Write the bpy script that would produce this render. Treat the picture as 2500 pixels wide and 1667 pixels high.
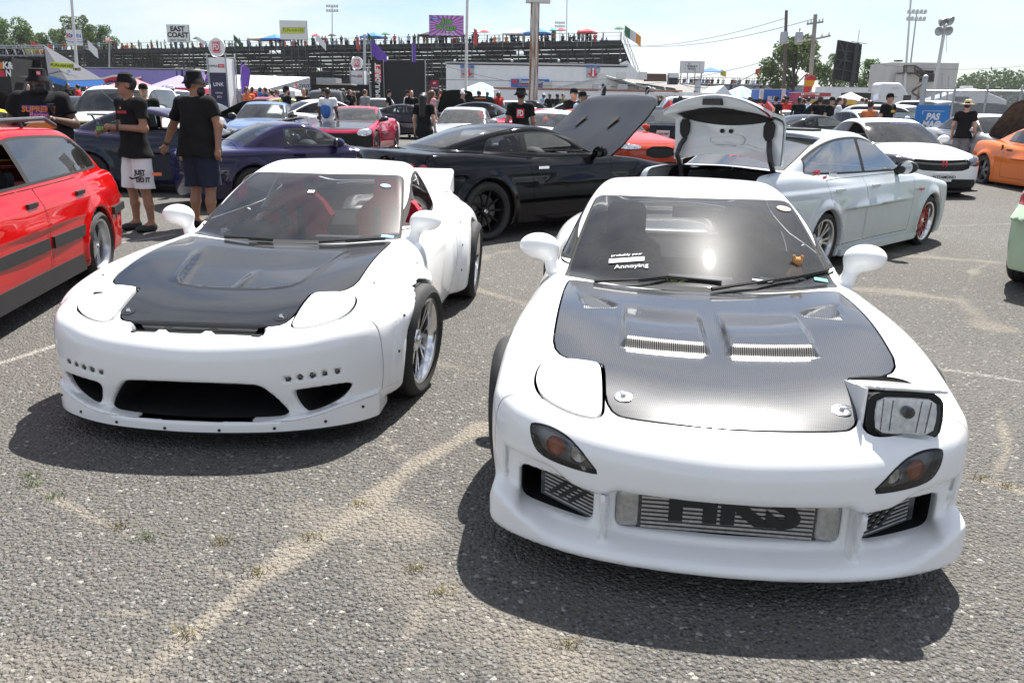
import bpy, math, random
import numpy as np
from mathutils import Vector, Matrix
random.seed(7); RNG = np.random.default_rng(7)
for o in list(bpy.data.objects): bpy.data.objects.remove(o)
SC = bpy.context.scene; COL = SC.collection
# ---------------------------------------------------------------- camera
CAM_H, PITCH, ROLL, FPX = 1.6, math.atan(584.5 / 2000), .017, 2000.
cd = bpy.data.cameras.new('camera'); cam = bpy.data.objects.new('camera', cd); COL.objects.link(cam)
cd.sensor_width = 36; cd.lens = FPX / 2500 * 36; cd.clip_start = .05; cd.clip_end = 3000
cam.matrix_world = Matrix.Translation((0, 0, CAM_H)) @ Matrix.Rotation(math.pi / 2 - PITCH, 4, 'X') @ Matrix.Rotation(ROLL, 4, 'Z')
SC.camera = cam
# ---------------------------------------------------------------- sky and sun
SUN = Vector((.23, .58, 1.0)).normalized()
EL = math.asin(SUN.z); AZ = math.atan2(SUN.x, SUN.y)
wd = bpy.data.worlds.new('World'); SC.world = wd; wd.use_nodes = True
nt = wd.node_tree; nt.nodes.clear()
def wn(t, **k):
    n = nt.nodes.new(t)
    for a, b in k.items(): setattr(n, a, b)
    return n
out = wn('ShaderNodeOutputWorld'); bg = wn('ShaderNodeBackground'); sky = wn('ShaderNodeTexSky', sky_type='NISHITA', sun_disc=False)
sky.sun_elevation = EL; sky.sun_rotation = AZ; sky.air_density = 1.0; sky.dust_density = .5; sky.ozone_density = 1.0
tc = wn('ShaderNodeTexCoord'); mp = wn('ShaderNodeMapping'); mp.inputs['Scale'].default_value = (1.6, 1.6, 5.5); mp.inputs['Rotation'].default_value = (.15, .1, .5)
nz = wn('ShaderNodeTexNoise'); nz.inputs['Scale'].default_value = 1.7; nz.inputs['Detail'].default_value = 9; nz.inputs['Roughness'].default_value = .58; nz.inputs['Distortion'].default_value = .35
cr = wn('ShaderNodeValToRGB'); cr.color_ramp.elements[0].position = .38; cr.color_ramp.elements[1].position = .64
mx = wn('ShaderNodeMix', data_type='RGBA'); mx.inputs['B'].default_value = (4.8, 4.85, 4.95, 1)
mm = wn('ShaderNodeMath', operation='MULTIPLY'); mm.inputs[1].default_value = .9
L = nt.links.new
L(tc.outputs['Generated'], mp.inputs['Vector']); L(mp.outputs['Vector'], nz.inputs['Vector']); L(nz.outputs['Fac'], cr.inputs['Fac'])
L(cr.outputs['Color'], mm.inputs[0]); L(mm.outputs[0], mx.inputs['Factor']); tn = wn('ShaderNodeMix', data_type='RGBA', blend_type='MULTIPLY'); tn.inputs['Factor'].default_value = 1; tn.inputs['B'].default_value = (.54, .575, .63, 1); L(sky.outputs['Color'], tn.inputs['A']); L(tn.outputs['Result'], mx.inputs['A'])
L(mx.outputs['Result'], bg.inputs['Color']); L(bg.outputs['Background'], out.inputs['Surface'])
bg.inputs['Strength'].default_value = .095
sl = bpy.data.lights.new('sun', 'SUN'); so = bpy.data.objects.new('sun', sl); COL.objects.link(so)
sl.energy = 4.6; sl.angle = math.radians(.53); sl.color = (1, .965, .91)
so.rotation_euler = (-SUN).to_track_quat('-Z', 'Y').to_euler(); so.location = (0, 0, 60)
# ---------------------------------------------------------------- exposure
SC.view_settings.view_transform = 'Standard'; SC.view_settings.look = 'None'; SC.view_settings.gamma = 1; SC.view_settings.use_curve_mapping = False
SC.view_settings.exposure = 1.2
SC.render.engine = 'CYCLES'; SC.cycles.use_denoising = True; SC.cycles.max_bounces = 8; SC.cycles.transparent_max_bounces = 16
SC.cycles.caustics_reflective = False; SC.cycles.caustics_refractive = False; SC.cycles.sample_clamp_indirect = 6
try: SC.cycles.denoiser = 'OPENIMAGEDENOISE'
except Exception: pass
# ---------------------------------------------------------------- numpy surface engine
def smin(a, b, k):
    h = np.clip(.5 + .5 * (b - a) / k, 0, 1)
    return b + (a - b) * h - k * h * (1 - h)
def smax(a, b, k):
    return -smin(-a, -b, k)
def sstep(a, b, x):
    t = np.clip((x - a) / (b - a), 0, 1)
    return t * t * (3 - 2 * t)
class Spl:
    """natural cubic spline, linear outside"""
    def __init__(s, pts):
        p = np.array(pts, float); x, y = p[:, 0], p[:, 1]; n = len(x); h = np.diff(x)
        A = np.eye(n); b = np.zeros(n)
        for i in range(1, n - 1):
            A[i, i - 1] = h[i - 1]; A[i, i] = 2 * (h[i - 1] + h[i]); A[i, i + 1] = h[i]
            b[i] = 6 * ((y[i + 1] - y[i]) / h[i] - (y[i] - y[i - 1]) / h[i - 1])
        M = np.linalg.solve(A, b)
        s.x = x; s.a = y[:-1]; s.c = M[:-1] / 2; s.d = np.diff(M) / (6 * h)
        s.b = np.diff(y) / h - h * (2 * M[:-1] + M[1:]) / 6
        s.y1 = y[-1]; s.m1 = s.b[-1] + 2 * s.c[-1] * h[-1] + 3 * s.d[-1] * h[-1] ** 2
    def __call__(s, q):
        q = np.asarray(q, float)
        i = np.clip(np.searchsorted(s.x, q) - 1, 0, len(s.a) - 1)
        t = q - s.x[i]
        tt = np.maximum(t, 0)
        r = s.a[i] + tt * (s.b[i] + tt * (s.c[i] + tt * s.d[i])) + s.b[i] * (t - tt)
        e = q > s.x[-1]
        if e.any(): r = np.where(e, s.y1 + s.m1 * (q - s.x[-1]), r)
        return r
class Spl2:
    """tensor surface z(x, |y|): rows of (x, z at each y station)"""
    def __init__(s, ys, rows):
        s.cols = [Spl([(r[0], r[1 + j]) for r in rows]) for j in range(len(ys))]
        n = len(ys); yy = list(ys)
        s.card = []
        for j in range(n):
            e = np.zeros(n); e[j] = 1
            # mirror for even symmetry at y = 0
            pts = [(-a, b) for a, b in zip(yy[:0:-1], e[:0:-1])] + list(zip(yy, e))
            s.card.append(Spl(pts))
    def __call__(s, x, y):
        return sum(c(x) * k(y) for c, k in zip(s.cols, s.card))
def chaikin(P, n=2, closed=True):
    P = np.array(P, float)
    for _ in range(n):
        Q = np.roll(P, -1, 0)
        P = np.stack([.75 * P + .25 * Q, .25 * P + .75 * Q], 1).reshape(-1, 2)
    return P
def sdpoly(u, v, P):
    """signed distance to closed polygon, negative inside"""
    P = np.asarray(P, float); d = np.full(u.shape, 1e9); s = np.ones(u.shape)
    A = P; B = np.roll(P, 1, 0)
    for (ax, ay), (bx, by) in zip(A, B):
        ex, ey = bx - ax, by - ay; wx, wy = u - ax, v - ay
        t = np.clip((wx * ex + wy * ey) / (ex * ex + ey * ey + 1e-12), 0, 1)
        d = np.minimum(d, (wx - ex * t) ** 2 + (wy - ey * t) ** 2)
        c1 = v >= ay; c2 = v < by; c3 = ex * wy > ey * wx
        s = np.where((c1 & c2 & c3) | (~c1 & ~c2 & ~c3), -s, s)
    return s * np.sqrt(d)
def sdbox(x, y, z, c, h, r=0.):
    qx, qy, qz = np.abs(x - c[0]) - h[0] + r, np.abs(y - c[1]) - h[1] + r, np.abs(z - c[2]) - h[2] + r
    return np.sqrt(np.maximum(qx, 0) ** 2 + np.maximum(qy, 0) ** 2 + np.maximum(qz, 0) ** 2) + np.minimum(np.maximum(qx, np.maximum(qy, qz)), 0) - r
def sdcap(x, y, z, a, b, ra, rb):
    """tapered capsule"""
    a = np.asarray(a, float); b = np.asarray(b, float); e = b - a
    px, py, pz = x - a[0], y - a[1], z - a[2]
    t = np.clip((px * e[0] + py * e[1] + pz * e[2]) / (e @ e + 1e-12), 0, 1)
    return np.sqrt((px - e[0] * t) ** 2 + (py - e[1] * t) ** 2 + (pz - e[2] * t) ** 2) - (ra + (rb - ra) * t)
def sdell(x, y, z, c, r):
    k = np.sqrt(((x - c[0]) / r[0]) ** 2 + ((y - c[1]) / r[1]) ** 2 + ((z - c[2]) / r[2]) ** 2)
    return (k - 1) * min(r) * np.clip(k, .6, 1.6)
def surface(f, lo, hi, h, proj=2):
    """sparse surface nets of f = 0, projected to the surface; returns V, N, quads"""
    lo = np.array(lo, float); hi = np.array(hi, float)
    nc = np.ceil((hi - lo) / (4 * h)).astype(int)
    cx = [lo[i] + 4 * h * np.arange(nc[i] + 1) for i in range(3)]
    X, Y, Z = np.meshgrid(*cx, indexing='ij')
    C = f(X.ravel(), Y.ravel(), Z.ravel()).reshape(X.shape)
    st = np.stack([C[i:C.shape[0] - 1 + i, j:C.shape[1] - 1 + j, k:C.shape[2] - 1 + k] for i in (0, 1) for j in (0, 1) for k in (0, 1)])
    act = (np.abs(st).min(0) < 4 * h * 1.25) | ((st.min(0) < 0) & (st.max(0) > 0))
    sgn = np.where(st.mean(0) < 0, -1., 1.)
    n = nc * 4
    S = np.repeat(np.repeat(np.repeat(sgn, 4, 0), 4, 1), 4, 2)
    M = np.repeat(np.repeat(np.repeat(act, 4, 0), 4, 1), 4, 2)
    D = np.ones(n + 1); D[:-1, :-1, :-1] = S
    K = np.zeros(n + 1, bool); K[:-1, :-1, :-1] = M
    for ax in range(3):
        K |= np.concatenate([np.zeros_like(np.take(K, [0], ax)), np.delete(K, -1, ax)], ax)
    ii = np.argwhere(K)
    P = lo + ii * h
    D[K] = f(P[:, 0], P[:, 1], P[:, 2])
    B = D < 0
    # cells with a sign change
    cs = np.zeros(n, np.int8)
    for i in (0, 1):
        for j in (0, 1):
            for k in (0, 1):
                cs += B[i:n[0] + i, j:n[1] + j, k:n[2] + k]
    cell = np.argwhere((cs > 0) & (cs < 8))
    idx = -np.ones(n, np.int64); idx[tuple(cell.T)] = np.arange(len(cell))
    acc = np.zeros((len(cell), 3)); cnt = np.zeros(len(cell))
    quads = []
    for ax in range(3):
        o = [0, 0, 0]; o[ax] = 1
        b1, b2 = [(1, 2), (2, 0), (0, 1)][ax]
        for p in (0, 1):
            for q in (0, 1):
                c0 = cell.copy(); c0[:, b1] += p; c0[:, b2] += q
                c1 = c0 + o
                d0 = D[tuple(c0.T)]; d1 = D[tuple(c1.T)]
                m = (d0 < 0) != (d1 < 0)
                t = np.zeros(len(cell)); t[m] = d0[m] / (d0[m] - d1[m])
                pos = c0 + t[:, None] * np.array(o)
                acc[m] += pos[m]; cnt[m] += 1
        s0 = [slice(1, n[0]), slice(1, n[1]), slice(1, n[2])]; s0[ax] = slice(0, n[ax])
        s1 = list(s0); s1[ax] = slice(1, n[ax] + 1)
        E = np.argwhere(B[tuple(s0)] != B[tuple(s1)])
        off = np.array([1, 1, 1]); off[ax] = 0
        E = E + off
        q = []
        for p, r in ((0, 0), (-1, 0), (-1, -1), (0, -1)):
            e = E.copy(); e[:, b1] += p; e[:, b2] += r
            q.append(idx[tuple(e.T)])
        q = np.stack(q, 1)
        ins = B[tuple(E.T)]
        q[~ins] = q[~ins][:, ::-1]
        quads.append(q)
    V = lo + (acc / cnt[:, None]) * h
    Q = np.concatenate(quads); Q = Q[(Q >= 0).all(1)]
    def grad(V, e):
        g = np.empty_like(V)
        for a in range(3):
            A = V.copy(); A[:, a] += e; Bq = V.copy(); Bq[:, a] -= e
            g[:, a] = (f(*A.T) - f(*Bq.T)) / (2 * e)
        return g
    for it in range(1):
        g = grad(V, h * .25); d = f(*V.T)
        gg = (g * g).sum(1) + 1e-6
        stp = np.clip(d / gg, -h, h)[:, None] * g
        V = V - np.clip(stp, -h * .7, h * .7)
    N = grad(V, h * .35); N /= np.linalg.norm(N, axis=1, keepdims=True) + 1e-9
    return V, N, Q
class M3:
    """triangle soup with shared verts V, normals N"""
    def __init__(s, V, N, T): s.V, s.N, s.T = V, N, T
    @staticmethod
    def of(f, lo, hi, h):
        V, N, Q = surface(f, lo, hi, h)
        d1 = ((V[Q[:, 0]] - V[Q[:, 2]]) ** 2).sum(1); d2 = ((V[Q[:, 1]] - V[Q[:, 3]]) ** 2).sum(1)
        sw = d1 > d2
        T = np.where(sw[:, None, None], np.stack([Q[:, [0, 1, 3]], Q[:, [1, 2, 3]]], 1), np.stack([Q[:, [0, 1, 2]], Q[:, [0, 2, 3]]], 1)).reshape(-1, 3)
        return M3(V, N, T)
    def split(s, fn):
        """fn(x,y,z)->scalar; returns (inside: <0, outside: >0)"""
        val = fn(*s.V.T); val = np.where(np.abs(val) < 1e-7, 1e-7, val)
        neg = val < 0; tn = neg[s.T]; k = tn.sum(1)
        full_in = s.T[k == 3]; full_out = s.T[k == 0]; mix = s.T[(k == 1) | (k == 2)]
        if len(mix) == 0: return M3(s.V, s.N, full_in).compact(), M3(s.V, s.N, full_out).compact()
        E = np.concatenate([mix[:, [0, 1]], mix[:, [1, 2]], mix[:, [2, 0]]])
        E = E[neg[E[:, 0]] != neg[E[:, 1]]]; E = np.unique(np.sort(E, 1), axis=0)
        t = (val[E[:, 0]] / (val[E[:, 0]] - val[E[:, 1]]))[:, None]
        NV = s.V[E[:, 0]] * (1 - t) + s.V[E[:, 1]] * t
        NN = s.N[E[:, 0]] * (1 - t) + s.N[E[:, 1]] * t; NN /= np.linalg.norm(NN, axis=1, keepdims=True) + 1e-9
        base = len(s.V); nv = base
        key = E[:, 0] * np.int64(nv) + E[:, 1]
        def eid(a, b):
            return base + np.searchsorted(key, np.minimum(a, b) * np.int64(nv) + np.maximum(a, b))
        ins, outs = [full_in], [full_out]
        mk = neg[mix].sum(1)
        for want, A, Bo in ((1, ins, outs), (2, outs, ins)):
            m = mix[mk == want]
            if len(m) == 0: continue
            lone = neg[m] if want == 1 else ~neg[m]
            r = lone.argmax(1); ar = np.arange(len(m))
            a, b, c = m[ar, r], m[ar, (r + 1) % 3], m[ar, (r + 2) % 3]
            ab, ac = eid(a, b), eid(a, c)
            A.append(np.stack([a, ab, ac], 1))
            Bo.append(np.stack([ab, b, c], 1)); Bo.append(np.stack([ab, c, ac], 1))
        V = np.concatenate([s.V, NV]); N = np.concatenate([s.N, NN])
        return M3(V, N, np.concatenate(ins)).compact(), M3(V, N, np.concatenate(outs)).compact()
    def compact(s):
        u, inv = np.unique(s.T, return_inverse=True)
        return M3(s.V[u], s.N[u], inv.reshape(-1, 3))
    def join(s, o):
        return M3(np.concatenate([s.V, o.V]), np.concatenate([s.N, o.N]), np.concatenate([s.T, o.T + len(s.V)]))
    def offset(s, d): return M3(s.V - s.N * d, s.N, s.T)
    def flip(s): return M3(s.V, -s.N, s.T[:, ::-1])
    def rim(s, depth):
        """add an inward return along every open edge"""
        if len(s.T) == 0: return s
        E = np.concatenate([s.T[:, [0, 1]], s.T[:, [1, 2]], s.T[:, [2, 0]]])
        k = np.minimum(E[:, 0], E[:, 1]) * np.int64(len(s.V)) + np.maximum(E[:, 0], E[:, 1])
        _, first, cnt = np.unique(k, return_index=True, return_counts=True)
        B = E[first[cnt == 1]]
        if len(B) == 0: return s
        a, b = s.V[B[:, 0]], s.V[B[:, 1]]
        n = np.cross(b - a, s.N[B[:, 0]]); n /= np.linalg.norm(n, axis=1, keepdims=True) + 1e-9
        a2, b2 = a - s.N[B[:, 0]] * depth, b - s.N[B[:, 1]] * depth
        m = len(B); o = len(s.V)
        V = np.concatenate([s.V, a, b, b2, a2]); N = np.concatenate([s.N, n, n, n, n])
        i = np.arange(m) + o
        T = np.concatenate([s.T, np.stack([i, i + 3 * m, i + 2 * m], 1), np.stack([i, i + 2 * m, i + m], 1)])
        return M3(V, N, T)
# ---------------------------------------------------------------- rotary coupe body field (x back from the nose, y lateral, z up)
FD_Y = [0, .3, .55, .7, .86]
FD_ROWS = [(-.3, .33, .33, .32, .30, .26), (0, .50, .50, .49, .47, .42), (.15, .563, .563, .553, .54, .49), (.35, .62, .623, .628, .612, .56),
    (.6, .658, .666, .682, .676, .625), (.9, .69, .70, .728, .731, .68), (1.2, .716, .724, .75, .752, .70), (1.5, .738, .742, .756, .754, .705),
    (1.85, .755, .757, .763, .76, .715), (2.4, .775, .775, .775, .77, .73), (3.0, .80, .80, .80, .79, .765), (3.4, .82, .82, .82, .812, .785),
    (3.8, .825, .825, .82, .80, .75), (4.1, .81, .81, .80, .78, .73), (4.4, .78, .78, .77, .75, .70)]
FD_TOP = Spl2(FD_Y, FD_ROWS)
FD_PLAN = Spl([(-.2, .82), (.3, .845), (.93, .878), (1.5, .86), (2.1, .848), (2.7, .86), (3.35, .885), (3.9, .85), (4.35, .77)])
FD_SEC = Spl([(0, -.07), (.12, -.035), (.3, -.005), (.45, 0), (.58, -.012), (.7, -.05), (.82, -.12), (1.0, -.25)])
FD_ROOF = Spl([(1.1, .55), (1.46, .735), (1.75, .872), (2.0, .978), (2.25, 1.07), (2.45, 1.125), (2.65, 1.157), (2.88, 1.163), (3.15, 1.135), (3.45, 1.06), (3.75, .955), (4.0, .86), (4.25, .76)])
FD_GHY = Spl([(1.3, .69), (1.7, .725), (2.2, .74), (2.8, .725), (3.3, .645), (3.8, .50), (4.2, .36)])
FD_NOSE = Spl([(-1.2, .9), (-.95, .55), (-.8, .285), (-.65, .15), (-.45, .06), (-.2, .012), (0, 0), (.2, .012), (.45, .06), (.65, .15), (.8, .285), (.95, .55), (1.2, .9)])
FAX, RAX = .93, 3.355
def fd_base(x, y, z, wide=0., low=.10):
    ay = np.abs(y)
    top = z - FD_TOP(x, ay)
    side = ay - (FD_PLAN(x) + FD_SEC(z))
    if wide:
        df = np.hypot(x - FAX, z - .30); dr = np.hypot(x - RAX, z - .31)
        side = side - (.010 * sstep(.505, .495, df) + (.034 + .05 * sstep(.42, .66, z)) * sstep(.60, .40, df)) * sstep(.0, .2, z) - (.012 * sstep(.585, .572, dr) + .075 * sstep(.70, .44, dr))
    nose = (FD_NOSE(y) + .55 * np.maximum(z - .45, 0) ** 2 + .9 * np.maximum(.40 - z, 0) ** 2 - x) * .85
    tail = (x - (4.28 - .12 * ay ** 2 - .25 * np.maximum(ay - .5, 0)) + .25 * (z - .6) ** 2) * .9
    f = smax(smax(top, side, .075), smax(nose, tail, .02), .075)
    f = smax(f, low - z, .03)
    xe = x - .30 * ay ** 2 * sstep(2.9, 2.0, x) + .35 * ay ** 2 * sstep(2.6, 3.4, x)
    roof = (z - (FD_ROOF(xe) - .075 * ay ** 2)) * .9
    gs = ay - (FD_GHY(x) - .50 * (z - .76) - .25 * np.maximum(z - .85, 0) ** 2)
    g = smax(roof, gs * .88, .06)
    g = smax(g, .6 - z, .02)
    return smin(f, g, .022)
def arch(f, x, y, z, xa, za, ra, yi=.52, k=.012):
    c = np.maximum(np.hypot(x - xa, z - za) - ra, yi - np.abs(y))
    return smax(f, -c, k)
# ---------------------------------------------------------------- materials
MATS = {}
def nmat(name):
    m = bpy.data.materials.new(name); m.use_nodes = True
    nt = m.node_tree; b = nt.nodes['Principled BSDF']
    MATS[name] = m
    return m, nt, b
def ramp(nt, fac, a, b, c0, c1):
    r = nt.nodes.new('ShaderNodeValToRGB'); r.color_ramp.elements[0].position = a; r.color_ramp.elements[1].position = b
    r.color_ramp.elements[0].color = (*c0, 1); r.color_ramp.elements[1].color = (*c1, 1)
    nt.links.new(fac, r.inputs['Fac']); return r.outputs['Color']
def noise(nt, scale, detail=4, rough=.5, dist=0, vec=None):
    n = nt.nodes.new('ShaderNodeTexNoise'); n.inputs['Scale'].default_value = scale; n.inputs['Detail'].default_value = detail
    n.inputs['Roughness'].default_value = rough; n.inputs['Distortion'].default_value = dist
    if vec is None:
        t = nt.nodes.new('ShaderNodeTexCoord'); vec = t.outputs['Object']
    nt.links.new(vec, n.inputs['Vector']); return n.outputs['Fac']
def plain(name, col, rough=.6, metal=0., var=.12, scale=9., coat=0., spec=.5):
    """one colour with a little grain of its own"""
    if name in MATS: return MATS[name]
    m, nt, b = nmat(name)
    f = noise(nt, scale, 5)
    c = np.array(col)
    nt.links.new(ramp(nt, f, .3, .7, c * (1 - var), np.minimum(c * (1 + var), 1)), b.inputs['Base Color'])
    b.inputs['Roughness'].default_value = rough; b.inputs['Metallic'].default_value = metal
    b.inputs['Coat Weight'].default_value = coat; b.inputs['Specular IOR Level'].default_value = spec
    return m
def paint(name, col, rough=.35, metal=0., coat=1., dirt=.06, col2=None):
    if name in MATS: return MATS[name]
    m, nt, b = nmat(name)
    c = np.array(col)
    f = noise(nt, 6, 6, .6)
    cc = ramp(nt, f, .35, .75, c, c * (1 - dirt))
    if col2 is not None:
        lw = nt.nodes.new('ShaderNodeLayerWeight'); lw.inputs['Blend'].default_value = .45
        mxx = nt.nodes.new('ShaderNodeMix'); mxx.data_type = 'RGBA'
        nt.links.new(lw.outputs['Facing'], mxx.inputs['Factor']); nt.links.new(cc, mxx.inputs['A']); mxx.inputs['B'].default_value = (*col2, 1); cc = mxx.outputs['Result']
    nt.links.new(cc, b.inputs['Base Color'])
    b.inputs['Roughness'].default_value = rough; b.inputs['Metallic'].default_value = metal
    b.inputs['Coat Weight'].default_value = coat; b.inputs['Specular IOR Level'].default_value = 0.
    f2 = noise(nt, 14, 8, .7)
    r = ramp(nt, f2, .35, .8, (.015,) * 3, (.09,) * 3)
    nt.links.new(r, b.inputs['Coat Roughness'])
    return m
def glass(name, tint=(.66, .72, .72), dust=.035, rough=.01, ior=1.5, haze=0.):
    if name in MATS: return MATS[name]
    m, nt, b = nmat(name); nt.nodes.remove(b)
    o = nt.nodes['Material Output']
    tr = nt.nodes.new('ShaderNodeBsdfTransparent'); tr.inputs['Color'].default_value = (*tint, 1)
    gl = nt.nodes.new('ShaderNodeBsdfGlossy'); gl.inputs['Roughness'].default_value = rough; gl.inputs['Color'].default_value = (1, 1, 1, 1)
    fr = nt.nodes.new('ShaderNodeFresnel'); fr.inputs['IOR'].default_value = ior
    mx = nt.nodes.new('ShaderNodeMixShader'); df = nt.nodes.new('ShaderNodeBsdfDiffuse'); df.inputs['Color'].default_value = (.5, .5, .48, 1)
    m2 = nt.nodes.new('ShaderNodeMixShader')
    f = noise(nt, 5, 8, .7)
    dd = ramp(nt, f, .3, .8, (dust * .5,) * 3, (dust * 1.8,) * 3)
    if haze:
        g2 = nt.nodes.new('ShaderNodeBsdfGlossy'); g2.inputs['Roughness'].default_value = .30; g3 = nt.nodes.new('ShaderNodeMixShader'); g3.inputs[0].default_value = haze; nt.links.new(gl.outputs[0], g3.inputs[1]); nt.links.new(g2.outputs[0], g3.inputs[2]); gl = g3
    nt.links.new(fr.outputs['Fac'], mx.inputs[0]); nt.links.new(tr.outputs[0], mx.inputs[1]); nt.links.new(gl.outputs[0], mx.inputs[2])
    nt.links.new(dd, m2.inputs[0]); nt.links.new(mx.outputs[0], m2.inputs[1]); nt.links.new(df.outputs[0], m2.inputs[2])
    nt.links.new(m2.outputs[0], o.inputs['Surface'])
    return m
def carbon(name, bright=1., scale=260., rough=.3):
    m, nt, b = nmat(name)
    t = nt.nodes.new('ShaderNodeTexCoord'); mp = nt.nodes.new('ShaderNodeMapping'); mp.inputs['Rotation'].default_value = (0, 0, .785)
    nt.links.new(t.outputs['Object'], mp.inputs['Vector'])
    ck = nt.nodes.new('ShaderNodeTexChecker'); ck.inputs['Scale'].default_value = scale
    ck.inputs['Color1'].default_value = (.016 * bright, .017 * bright, .019 * bright, 1); ck.inputs['Color2'].default_value = (.05 * bright, .052 * bright, .056 * bright, 1)
    nt.links.new(mp.outputs['Vector'], ck.inputs['Vector']); nt.links.new(ck.outputs['Color'], b.inputs['Base Color'])
    b.inputs['Roughness'].default_value = rough; b.inputs['Specular IOR Level'].default_value = .08 if bright > 1 else 0.; b.inputs['Coat Weight'].default_value = 1
    f2 = noise(nt, 7, 8, .7)
    nt.links.new(ramp(nt, f2, .3, .8, (.04,) * 3, (.13,) * 3), b.inputs['Coat Roughness'])
    return m
def emis(name, col, s):
    m, nt, b = nmat(name); b.inputs['Base Color'].default_value = (*col, 1)
    b.inputs['Emission Color'].default_value = (*col, 1); b.inputs['Emission Strength'].default_value = s
    return m
WHITE = paint('white_paint', (.88, .88, .87), dirt=.02)
BLACKP = plain('black_plastic', (.018, .018, .019), .45)
MATTE = plain('matte_black', (.012, .012, .012), .8, var=.3)
RUBBER = plain('tyre_rubber', (.022, .022, .022), .75, var=.25, scale=40)
CHROME = plain('bright_metal', (.75, .75, .76), .16, 1., var=.08)
SILVER = plain('silver_wheel', (.55, .56, .57), .28, .9, coat=.5)
STEEL = plain('galvanised_steel', (.42, .43, .44), .5, .7)
GLASS = glass('window_glass')
WSGLASS = glass('windshield_glass', (.80, .83, .85), .04, .022, 1.5, .07)
DARKGLASS = glass('tinted_glass', (.16, .17, .18), .02)
CABIN = plain('cabin_trim', (.028, .028, .03), .75, var=.25)
GREYSEAT = plain('grey_seat_cloth', (.06, .06, .065), .85, var=.3)
REDSEAT = plain('red_seat_cloth', (.55, .012, .03), .8, var=.15)
REDLENS = plain('red_lens', (.42, .012, .014), .12, coat=1.)
AMBER = plain('amber_lens', (.75, .17, .02), .15, coat=1.)
CLEARLENS = glass('lamp_lens', (.95, .96, .97), .004, .01, 1.35)
SMOKELENS = glass('smoked_lens', (.62, .62, .62), .03, .02)
# ---------------------------------------------------------------- objects
def link(o, parent=None):
    COL.objects.link(o)
    if parent is not None: o.parent = parent
    return o
def tag(o, label=None, cat=None, group=None, kind=None):
    if label: o['label'] = label
    if cat: o['category'] = cat
    if group: o['group'] = group
    if kind: o['kind'] = kind
    return o
def thing(name, label, cat, loc=(0, 0, 0), rz=0., group=None):
    o = bpy.data.objects.new(name, None); o.empty_display_size = .2; link(o)
    o.location = loc; o.rotation_euler = (0, 0, rz)
    return tag(o, label, cat, group)
def mesh_np(name, V, T, mat, parent=None, N=None, smooth=True):
    me = bpy.data.meshes.new(name)
    V = np.ascontiguousarray(V, np.float32); T = np.ascontiguousarray(T, np.int32)
    k = T.shape[1]
    me.vertices.add(len(V)); me.vertices.foreach_set('co', V.ravel())
    me.loops.add(T.size); me.loops.foreach_set('vertex_index', T.ravel())
    me.polygons.add(len(T)); me.polygons.foreach_set('loop_start', np.arange(0, T.size, k, dtype=np.int32))
    me.polygons.foreach_set('loop_total', np.full(len(T), k, np.int32))
    me.polygons.foreach_set('use_smooth', np.full(len(T), smooth))
    me.update(calc_edges=True); me.validate()
    if mat is not None: me.materials.append(mat)
    if N is not None and len(me.vertices) == len(N): me.normals_split_custom_set_from_vertices(np.ascontiguousarray(N, np.float32).tolist())
    o = bpy.data.objects.new(name, me)
    return link(o, parent)
class Car:
    """M3 parts in car coords (x back, y lateral, z up) hung under one Empty at mid-length"""
    def __init__(s, name, label, pose, length, group=None):
        X, Y, a = pose; s.x0 = length / 2
        s.root = thing(name, label, 'car', (X - s.x0 * math.sin(a), Y + s.x0 * math.cos(a), 0), a, group)
    def part(s, name, m, mat, parent=None, rim=0., xf=None):
        if len(m.T) == 0: return None
        if rim: m = m.rim(rim)
        V = np.stack([m.V[:, 1], m.V[:, 0] - s.x0, m.V[:, 2]], 1); N = m.N[:, [1, 0, 2]]
        return mesh_np(name, V, m.T[:, ::-1], mat, parent or s.root, N)
    def mb(s, name, mb, mat, parent=None, smooth=False):
        return mb.build(name, mat, parent or s.root, off=(0, -s.x0, 0), swap=True, smooth=smooth)
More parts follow.
